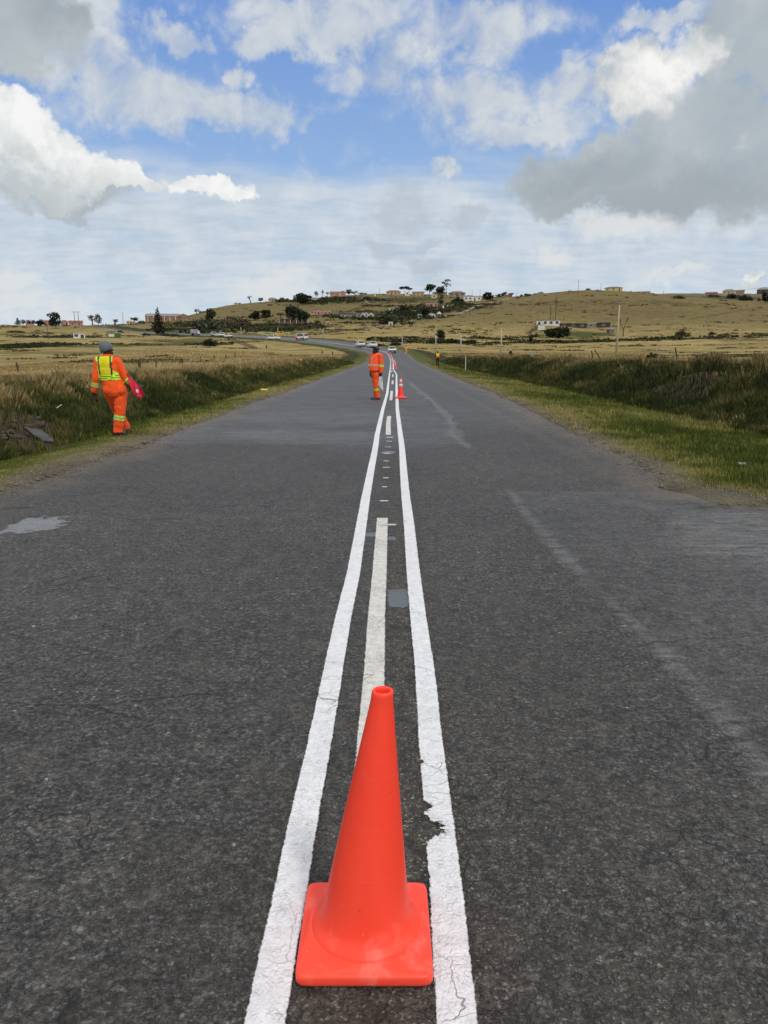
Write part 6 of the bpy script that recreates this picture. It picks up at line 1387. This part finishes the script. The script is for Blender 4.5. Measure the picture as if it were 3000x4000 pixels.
def seg_par(p, a, b_):
    a, b_ = Vector(a), Vector(b_); ab = b_ - a; t = (p - a).dot(ab) / ab.length_squared; return t, (p - (a + ab * t)).length
def ering(c, rx, ry, z, yaw, n=20): 
    return [(c[0] + rx * math.cos(a) * math.cos(yaw) - ry * math.sin(a) * math.sin(yaw), c[1] + rx * math.cos(a) * math.sin(yaw) + ry * math.sin(a) * math.cos(yaw), z) for a in [6.283185 * i / n for i in range(n)]]
def limb(mb, pts, rad, n=12):
    P_ = [Vector(p) for p in pts]; pp, rr = [], []
    for i in range(len(P_) - 1):
        for k in range(4): t = k / 4; pp.append(P_[i].lerp(P_[i + 1], t)); rr.append(rad[i] + (rad[i + 1] - rad[i]) * t)
    pp.append(P_[-1]); rr.append(rad[-1]); mb.tube(pp, rr, n)
    for p, r in list(zip(P_, rad))[:-1]: mb.ell(p, (r * .98,) * 3, 12, 8)
def hand(mb, w_, d, side, curl=.6, k=1.0):
    """palm and five bent fingers; w_ wrist, d pointing direction, side = thumb direction"""
    w_, d, s_ = Vector(w_), Vector(d).normalized(), Vector(side).normalized(); n_ = d.cross(s_).normalized(); c_ = w_ + d * .05 * k
    mb.loft([[w_ + d * t * k + (s_ * math.cos(a) * rx + n_ * math.sin(a) * ry) * k for a in [6.283 * i / 10 for i in range(10)]] for t, rx, ry in ((-.03, .026, .02), (.0, .028, .02), (.045, .041, .017), (.088, .040, .014))])
    for i, (o_, L) in enumerate(((.030, .072), (.010, .080), (-.011, .074), (-.031, .058))):
        p0 = w_ + (d * .08 + s_ * o_) * k; e1 = (d + n_ * curl * .6).normalized(); e2 = (d + n_ * curl * 1.8).normalized()
        mb.tube([p0, p0 + e1 * L * .5 * k, p0 + (e1 * L * .5 + e2 * L * .5) * k], [.0095 * k, .0085 * k, .0070 * k], 7)
    p0 = w_ + (d * .02 + s_ * .03) * k; mb.tube([p0, p0 + (d * .03 + s_ * .024) * k, p0 + (d * .058 + s_ * .026 + n_ * .012) * k], [.012 * k, .0105 * k, .008 * k], 7)
def head_(mb, c, look, neck):
    """skull, jaw, nose, lips, brows, ears; look = unit vector of the gaze"""
    c = Vector(c); f = Vector(look).normalized(); s_ = f.cross(Vector((0, 0, 1))).normalized(); u = s_.cross(f).normalized(); yaw = math.atan2(s_.y, s_.x)
    mb.loft([[c + s_ * rx * math.cos(a) + f * (ry * math.sin(a) + oy) + u * z for a in [6.283 * i / 18 for i in range(18)]] for z, rx, ry, oy in ((-.115, .022, .028, .045), (-.095, .045, .055, .03), (-.06, .060, .075, .018), (-.01, .070, .088, .006), (.04, .075, .096, 0), (.085, .066, .086, -.004), (.112, .04, .052, -.006), (.122, .012, .02, -.006))])
    mb.tube([c + f * .092 + u * .015, c + f * .104 - u * .012, c + f * .112 - u * .028], [.009, .012, .016], 8)
    mb.ell(c + f * .092 - u * .056, (.026, .026, .010), 10, 6); mb.ell(c + f * .085 - u * .088, (.024, .024, .016), 10, 6)
    for k in (-1, 1):
        mb.ell(c + s_ * k * .073 - f * .004 - u * .004, (.012, .018, .030), 8, 6); mb.ell(c + f * .083 + s_ * k * .030 + u * .022, (.016, .012, .008), 8, 6)
        mb.ell(c + f * .080 + s_ * k * .030 + u * .004, (.013, .010, .009), 8, 6)
    mb.tube([neck, c - u * .05 - f * .012], [.062, .056], 12)
def shoe(parent, heel, toe, mat, h=.085, w_=.048):
    a, b_ = Vector(heel), Vector(toe); d = (b_ - a).normalized(); s_ = Vector((-d.y, d.x, 0)); L = (b_ - a).length; rings = []
    for t, wd, hh in ((0, .6, .75), (.06, .85, 1.0), (.25, .92, 1.15), (.45, 1.0, .85), (.75, 1.12, .62), (.93, .95, .5), (1.0, .45, .3)):
        c_ = a + d * L * t; rings.append([c_ + s_ * w_ * wd * x + Vector((0, 0, h * hh * z)) for x, z in ((-.9, 0), (.9, 0), (1, .25), (.92, .6), (.5, 1), (-.5, 1), (-.92, .6), (-1, .25))])
    o = MB().loft(rings).build('boot', mat, parent, True); o.data.name = 'boot'
    MB().loft([[a + d * L * t - s_ * w_ * wd * 1.06 + Vector((0, 0, z)) for z in (-.004, .012)] + [a + d * L * t + s_ * w_ * wd * 1.06 + Vector((0, 0, z)) for z in (.012, -.004)] for t, wd in ((-.01, .6), (.2, .9), (.75, 1.1), (1.01, .5))]).build('sole', m_black, o)

def worker_back():
    k = .00134; c_ = lambda x, y, d=0.0: Vector(((x - 880) * k, d, (1515 - y) * k)); g = G(462, 1704) + (.008,)
    o = thing('person', (g[0], g[1], g[2] + .02), 'road worker in orange overalls, yellow vest and grey beanie walking away on the left verge', 'person', None, math.atan2(-g[0], g[1]) * .5)
    shL, elL, wrL = c_(690, 522, 0), c_(645, 760, -.05), c_(602, 935, .0); shR, elR, wrR = c_(930, 520, 0), c_(1043, 765, -.02), c_(1150, 862, .02)
    hpR, knR, anR = Vector((.095, 0, .76)), Vector((.070, -.05, .43)), Vector((.012, -.04, .10)); hpL, knL, anL = Vector((-.085, .01, .76)), Vector((-.030, .19, .46)), Vector((.085, .33, .12))
    rings = [(-.095, .085, .085, 1.43), (-.098, .12, .10, 1.40), (-.10, .185, .115, 1.365), (-.10, .205, .13, 1.30), (-.095, .20, .14, 1.20), (-.075, .182, .138, 1.10), (-.055, .182, .142, 1.01), (-.025, .198, .155, .93), (-.003, .213, .168, .84), (.005, .210, .164, .76), (.008, .19, .14, .70), (.008, .12, .09, .66)]
    cv = MB(); cv.loft([ering((cx, 0), rx, ry, z, 0) for cx, rx, ry, z in rings][::-1])
    limb(cv, [shL, elL, wrL], [.080, .066, .056]); limb(cv, [shR, elR, wrR], [.084, .068, .056])
    limb(cv, [hpR, knR, anR, anR + Vector((0, 0, -.055))], [.128, .098, .088, .096]); limb(cv, [hpL, knL, anL, anL + Vector((0, 0, -.05))], [.125, .095, .085, .09])
    cv.ell((.095, -.075, .82), (.105, .095, .11)); cv.ell((-.095, -.075, .82), (.105, .095, .11))
    bd = MB(); look = Vector((.86, .5, .0)); head_(bd, c_(812, 362), look, c_(808, 470))
    bd.loft([ering((cx, 0), rx * .8, ry * .8, z, 0) for cx, rx, ry, z in rings][::-1]); limb(bd, [shL, elL, wrL], [.055, .045, .03]); limb(bd, [shR, elR, wrR], [.055, .045, .03])
    limb(bd, [hpR, knR, anR], [.09, .06, .045]); limb(bd, [hpL, knL, anL], [.09, .06, .045])
    hand(bd, wrL + Vector((0, 0, -.01)), (c_(612, 1035, .03) - wrL), (.6, .6, 0), .7); hand(bd, wrR + Vector((.02, .01, 0)), (.8, .35, -.1), (0, .3, 1), 1.1)
    solid(bd, .0085, 'body', m_skin, o, 0, 2); ov = solid(cv, .0125, 'overalls', m_or, o, .009, 4, 3)
    MB().loft([ering((-.095, .005), .085, .09, 1.405, 0), ering((-.097, .005), .098, .10, 1.425, 0), ering((-.095, .012), .075, .08, 1.455, 0)], False).build('collar', m_or, o, True)
    def vest(p):
        x, z = p.x, p.z
        if z > 1.415 or z < 1.0: return None
        if min(seg_par(p, shL, elL)[1] - .078 + (1 if seg_par(p, shL, elL)[0] < .03 else 0), seg_par(p, shR, elR)[1] - .08 + (1 if seg_par(p, shR, elR)[0] < .03 else 0)) < .012 and (x < -.255 or x > .045): return None
        cx = -.135 + (1.4 - z) * .05; hw = .135 - .022 * math.exp(-((z - 1.24) / .07) ** 2) + max(0, (1.17 - z)) * 1.6
        if p.y < .02 and (x - cx > hw or x - cx < -hw - .02): return None
        zz = z + (x + .1) * -.05
        if zz < 1.025: return 1
        if zz < 1.035: return 2
        if zz < 1.058: return 1
        if zz < 1.068: return 2
        if zz < 1.083: return 1
        dx_ = abs(x - cx)
        if .088 < dx_ < .118: return 2
        if dx_ >= .118: return 1
        return 0
    skinpatch(ov, 'vest', vest, [m_yel, m_lime, m_dstripe], o, .010)
    def band(a, b_, t0, t1, rmax, nm='reflective_band', mid=m_tape):
        def zn(p):
            t, d = seg_par(p, a, b_)
            if t0 <= t <= t1 and d < rmax: return 1 if abs(t - (t0 + t1) / 2) < (t1 - t0) * .17 else 0
        skinpatch(ov, nm, zn, [m_lime, mid], o, .006)
    band(elL, wrL, .22, .52, .10); band(elR, wrR, -.08, .30, .10); band(knR, anR, .20, .47, .115); band(knL, anL, .2, .47, .11)
    # knitted hat
    hc = c_(800, 345); rings = []
    for z, r, bx in ((-.062, .094, .012), (-.055, .104, .010), (-.02, .112, .004), (.03, .115, -.004), (.07, .105, -.012), (.10, .08, -.020), (.118, .048, -.026), (.124, .012, -.03)):
        rings.append([hc + Vector((bx + r * math.cos(a), r * math.sin(a) * 1.02, z + .34 * r * math.cos(a) * max(0, (.06 - z) / .12) + .004 * math.sin(a * 5))) for a in [6.283 * i / 28 for i in range(28)]])
    MB().loft(rings).build('beanie', m_bean, o, True)
    shoe(o, (anR.x - .075, anR.y - .05, 0.0), (anR.x + .115, anR.y + .10, 0), m_boot); shoe(o, (anL.x - .02, anL.y - .07, .02), (anL.x + .13, anL.y + .08, .02), m_boot)
    wl = o.location
    # black object in the left hand and the flag, held things stay on their own
    M_ = Matrix.Translation(o.location) @ Matrix.Rotation(o.rotation_euler.z, 4, 'Z')
    a = M_ @ c_(612, 985, .02); b_ = M_ @ c_(640, 1062, .0)
    q = MB().tube([a, a.lerp(b_, .5), b_], [.020, .024, .028], 8).build('glove', m_blk, None, True); setp(q, "black gloves gripped in the walking worker's left hand", 'gloves')
    f0 = M_ @ c_(1058, 672, -.10); f1 = M_ @ c_(1218, 872, -.03); fl = thing('red_flag', f1, "pinkish red flag on a short stick in the walking worker's right hand", 'flag')
    MB().tube([f1 - f1 + (f1 - f0) * .06, f0 - f1], .010, 8).build('stick', m_wood, fl, True)
    # cloth hanging from the stick in folds
    N, Mx = 16, 12; vs = []
    edge = [c_(1062, 676, -.10).lerp(c_(1205, 862, -.04), i / (N - 1)) for i in range(N)]
    low = [c_(1064, 690, -.10), c_(1100, 850, -.11), c_(1133, 985, -.10), c_(1180, 990, -.12), c_(1226, 1022, -.08), c_(1270, 962, -.04), c_(1218, 880, -.03)]
    def lerp_list(l, t): t = t * (len(l) - 1); i = min(int(t), len(l) - 2); return l[i].lerp(l[i + 1], t - i)
    for i in range(N):
        A, B = edge[i], lerp_list(low, i / (N - 1))
        for j in range(Mx): t = j / (Mx - 1); p = A.lerp(B, t); p = p + Vector((0, .05 * math.sin(i * 1.15 + t * 2.0) * t, .0)); vs.append((M_ @ p) - f1)
    fs = [(i * Mx + j, i * Mx + j + 1, (i + 1) * Mx + j + 1, (i + 1) * Mx + j) for i in range(N - 1) for j in range(Mx - 1)]
    q = MB().add(vs, fs).build('flag_cloth', m_flagred, fl, True); sm_ = q.modifiers.new('t', 'SOLIDIFY'); sm_.thickness = .003
    pc = (M_ @ c_(1188, 918, -.15)) - f1; MB().add([pc + Vector(v) for v in ((-.02, -.012, .035), (.018, -.012, .03), (.026, -.012, -.02), (-.004, -.012, -.035), (-.024, -.012, -.01))], [(4, 3, 2, 1, 0)]).build('patch', m_flagwhite, fl)
    return o
worker_back()

def flagman():
    k = .00151; c_ = lambda x, y, d=0.0: Vector(((x - 680) * k, d, (1440 - y) * k)); g = G(1470, 1560)
    o = thing('person', (g[0], g[1], .006), 'flagman in orange jacket and black balaclava holding a white flag beside the centre lines', 'person')
    yw = R(-38); shN, elN, wrN = Vector((.135, -.12, 1.405)), Vector((.172, -.15, 1.10)), Vector((.150, -.17, .855)); shF, elF, wrF = Vector((-.13, .13, 1.40)), Vector((-.20, .12, 1.11)), Vector((-.165, .06, .87))
    hpN, knN, anN = Vector((.02, -.08, .80)), Vector((.0, -.09, .45)), Vector((.045, -.07, .10)); hpF, knF, anF = Vector((-.05, .09, .80)), Vector((-.04, .10, .46)), Vector((.0, .12, .10))
    rings = [(.02, .085, .085, 1.50), (.02, .12, .10, 1.465), (.012, .185, .12, 1.425), (0, .20, .14, 1.34), (-.015, .195, .155, 1.22), (-.03, .19, .17, 1.10), (-.04, .188, .178, 1.0), (-.045, .186, .176, .935), (-.045, .176, .16, .905)]
    cv = MB(); cv.loft([ering((cx, 0), rx, ry, z, yw) for cx, rx, ry, z in rings][::-1]); limb(cv, [shN, elN, wrN], [.088, .072, .062]); limb(cv, [shF, elF, wrF], [.085, .07, .06])
    tr = MB(); tr.loft([ering((-.015, 0), rx, ry, z, yw) for rx, ry, z in ((.165, .13, .96), (.175, .14, .86), (.16, .13, .78), (.1, .08, .72))][::-1]); limb(tr, [hpN, knN, anN, anN - Vector((0, 0, .05))], [.115, .09, .083, .09]); limb(tr, [hpF, knF, anF, anF - Vector((0, 0, .05))], [.11, .088, .08, .085])
    bd = MB(); look = Vector((-.93, -.25, .08)); hc = c_(672, 382); head_(bd, hc, look, (.015, 0, 1.46)); bd.loft([ering((cx, 0), rx * .75, ry * .7, z, yw) for cx, rx, ry, z in rings][::-1])
    limb(bd, [hpN + Vector((0, 0, .15)), hpN, knN, anN], [.09, .08, .055, .04]); limb(bd, [hpF + Vector((0, 0, .15)), hpF, knF, anF], [.09, .08, .055, .04]); limb(bd, [shN, elN, wrN], [.05, .04, .03]); limb(bd, [shF, elF, wrF], [.05, .04, .03])
    hand(bd, wrN, (0, 0, -1), (-.8, -.5, 0), .9, 1.0); hand(bd, wrF, (.1, 0, -1), (-.8, .4, 0), .7, 1.0); solid(bd, .010, 'body', m_skin, o, 0, 2)
    ja = solid(cv, .015, 'jacket', m_or, o, .010, 4, 9); tz = solid(tr, .015, 'trousers', m_or, o, .009, 4, 13)
    def vest(p):
        if p.z > 1.475 or p.z < .935: return None
        for a, b_, r in ((shN, elN, .096), (shF, elF, .092)):
            t, d = seg_par(p, a, b_)
            if t > -.1 and d < r and (abs(p.x) > .06): return None
        u = p.x * math.cos(yw) + p.y * math.sin(yw)
        if 1.095 < p.z < 1.135: return 1
        fr = p.x * -math.sin(yw) + p.y * math.cos(yw)
        if fr < 0 and abs(u + .07) < .018 and 1.16 < p.z < 1.36: return 1
        return 0
    skinpatch(ja, 'vest', vest, [m_or2, m_silver], o, .012)
    def band(src, a, b_, t0, t1, rmax, ml=m_lime, mm=m_tape):
        def zn(p):
            t, d = seg_par(p, a, b_)
            if t0 <= t <= t1 and d < rmax: return 1 if abs(t - (t0 + t1) / 2) < (t1 - t0) * .17 else 0
        skinpatch(src, 'reflective_band', zn, [ml, mm], o, .006)
    band(ja, elN, wrN, -.08, .20, .11); band(ja, elF, wrF, -.08, .20, .11); band(tz, knN, anN, .26, .46, .11); band(tz, knF, anF, .26, .46, .11)
    # black balaclava, helmet-like cap with a peak and a pale stripe
    f = look.normalized(); s_ = f.cross(Vector((0, 0, 1))).normalized(); u = s_.cross(f)
    MB().loft([[hc + s_ * rx * math.cos(a) + f * (ry * math.sin(a) + oy) + u * z for a in [6.283 * i / 20 for i in range(20)]] for z, rx, ry, oy in ((-.15, .088, .085, -.01), (-.11, .080, .078, -.008), (-.06, .080, .080, -.006), (-.01, .086, .094, -.008), (.04, .090, .106, -.006), (.085, .080, .098, -.006), (.118, .05, .062, -.006), (.13, .012, .02, -.006))]).build('balaclava', m_blk, o, True)
    MB().loft([[hc + s_ * rx * x + f * (.085 + ry) + u * z for x, z in ((-1, .045), (1, .045), (1, .055), (-1, .055))] for rx, ry in ((.075, 0), (.07, .045), (.045, .085))]).build('cap_peak', m_blk, o)
    MB().tube([hc + s_ * -.03 + f * .06 + u * .122, hc + s_ * -.065 + f * -.01 + u * .10, hc + s_ * -.085 + f * -.05 + u * .06], [.008, .010, .008], 6).build('pale_stripe', m_silver, o, True)
    gl = MB(); hand(gl, wrN, (0, 0, -1), (-.8, -.5, 0), .9, 1.28); gl.tube([wrN + Vector((0, 0, .03)), wrN - Vector((0, 0, .02))], [.052, .045], 10); solid(gl, .010, 'glove', m_blk, o, 0, 1)
    gl = MB(); hand(gl, wrF, (.1, 0, -1), (-.8, .4, 0), .7, 1.28); gl.tube([wrF + Vector((0, 0, .03)), wrF - Vector((0, 0, .02))], [.052, .045], 10); solid(gl, .010, 'glove', m_blk, o, 0, 1)
    shoe(o, (anN.x + .085, anN.y, 0), (anN.x - .215, anN.y - .05, 0), m_boot, .095, .052); shoe(o, (anF.x + .08, anF.y, 0), (anF.x - .20, anF.y - .02, 0), m_boot, .095, .05)
    loc = o.location.copy(); h0 = loc + wrN - Vector((0, 0, .06)); fl = thing('white_flag', h0, "white cloth flag hanging from the flagman's gloved hand beside the line", 'flag')
    MB().tube([(-.02, .01, .10), (.03, -.01, -.20)], .010, 6).build('stick', m_wood, fl, True)
    top = [c_(728, 950, -.17), c_(770, 935, -.19), c_(812, 955, -.16)]; midp = [c_(722, 1060, -.16), c_(775, 1080, -.21), c_(822, 1080, -.15)]; bot = [c_(720, 1140, -.16), c_(775, 1205, -.20), c_(834, 1262, -.15)]; N = 14; vs = []
    def l3(l, t): t *= 2; i = min(int(t), 1); return l[i].lerp(l[i + 1], t - i)
    for r in range(N):
        tr_ = r / (N - 1) * 2; A = (top, midp, bot)[min(int(tr_), 1)]; B = (top, midp, bot)[min(int(tr_), 1) + 1]; ft = tr_ - min(int(tr_), 1)
        for q in range(N): p = l3(A, q / (N - 1)).lerp(l3(B, q / (N - 1)), ft); p.y += .02 * math.sin(q * 1.3 + r * .3); vs.append(loc + p - h0)
    q = MB().add(vs, [(i * N + j, i * N + j + 1, (i + 1) * N + j + 1, (i + 1) * N + j) for i in range(N - 1) for j in range(N - 1)]).build('flag_cloth', m_flagwhite, fl, True); q.modifiers.new('t', 'SOLIDIFY').thickness = .004
    return o
flagman()

def figure(loc, label, hgt, top, mid, low, headm, yaw=0.0, arms='down', sit=False, hat=None, vox=.022, name='person', vest2=None):
    """distant worker: continuous body with clothing children; yaw 0 faces the camera"""
    k = hgt / 1.75; o = thing(name, loc, label, 'person', None, yaw); dz = -.62 if sit else 0
    V_ = lambda x, y, z: Vector((x * k, y * k, (z + dz) * k))
    shL, shR = V_(-.19, 0, 1.42), V_(.19, 0, 1.42)
    if arms == 'front': elL, elR, wrL, wrR = V_(-.27, -.03, 1.16), V_(.27, -.03, 1.16), V_(-.08, -.22, 1.12), V_(.10, -.22, 1.10)
    else: elL, elR, wrL, wrR = V_(-.26, .02, 1.13), V_(.26, .02, 1.13), V_(-.28, -.06, .88), V_(.28, -.06, .88)
    if sit: legs = [[V_(s_ * .1, 0, .80), V_(s_ * .14, -.42, .98), V_(s_ * .12, -.55, .66)] for s_ in (-1, 1)]
    else: legs = [[V_(s_ * .1, 0, .85), V_(s_ * .11, -.02 * s_, .47), V_(s_ * .11, .03 * s_, .08)] for s_ in (-1, 1)]
    tz = [(.08, .08, 1.49), (.17, .10, 1.45), (.21, .125, 1.38), (.195, .13, 1.2), (.175, .125, 1.05), (.185, .13, .93)]
    bd = MB(); head_(bd, V_(0, -.01, 1.62), (0, -1, 0), V_(0, 0, 1.45)); bd.loft([ering((0, 0), rx * .8 * k, ry * .8 * k, (z + dz) * k, 0) for rx, ry, z in tz][::-1])
    for a in ([shL, elL, wrL], [shR, elR, wrR]): limb(bd, a, [.05 * k, .04 * k, .03 * k]); hand(bd, a[2], a[2] - a[1], (0, -1, .2), .6, k)
    for l in legs: limb(bd, l, [.08 * k, .055 * k, .04 * k])
    solid(bd, .012, 'body', headm, o, 0, 1)
    cv = MB(); cv.loft([ering((0, 0), rx * k, ry * k, (z + dz) * k, 0) for rx, ry, z in tz][::-1]); limb(cv, [shL, elL, wrL], [.075 * k, .062 * k, .052 * k]); limb(cv, [shR, elR, wrR], [.075 * k, .062 * k, .052 * k]); ja = solid(cv, vox, 'jacket', mid, o, .006, 2)
    tr = MB(); tr.loft([ering((0, 0), rx * k, ry * k, (z + dz) * k, 0) for rx, ry, z in ((.17, .12, .98), (.18, .13, .88), (.12, .09, .78))][::-1])
    for l in legs: limb(tr, l, [.105 * k, .08 * k, .072 * k])
    solid(tr, vox, 'trousers', low, o, .006, 2)
    skinpatch(ja, 'vest', lambda p: (0 if p.z > (1.22 + dz) * k else 1) if abs(p.x) < .185 * k and p.z > (.98 + dz) * k and p.z < (1.47 + dz) * k else None, [top, vest2 or m_or2], o, .010)
    for l in legs: shoe(o, (l[2].x, l[2].y + .07 * k, l[2].z - .08 * k), (l[2].x, l[2].y - .17 * k, l[2].z - .08 * k), m_boot, .08 * k, .045 * k)
    if hat: MB().ell(V_(0, -.01, 1.69), (.095 * k, .105 * k, .075 * k)).build('hat', hat, o, True)
    return o
g = G(1709, 1431); figure((g[0], g[1], Hs(*g[:2])), 'worker in yellow and pink vest and dark trousers standing on the right verge', 1.72, m_yel, m_blk, m_blk, m_blk, .1, 'front', hat=m_blk)
g = hit(1587, 1382); figure(g, 'worker in yellow-orange overalls beside the sign post at the bend', 1.7, m_yel, m_or, cloth('yellow_orange_trousers', (.75, .40, .03)), m_skin, .5, hat=m_blk)
L_, _ = road_pt(1158, 1331); figure(L_, 'worker in orange jacket standing left of the white minibus', 1.75, m_or2, m_or, m_blk, m_skin, .3)
x = P(1994, 1398, 112)[0]; figure((x, 112, Hs(x, 112) + .05), 'dark-clothed person with a pale hat sitting in the right field', 1.7, m_blk, m_blk, m_blk, m_blk, .4, 'front', True, m_flagwhite, vest2=m_blk)
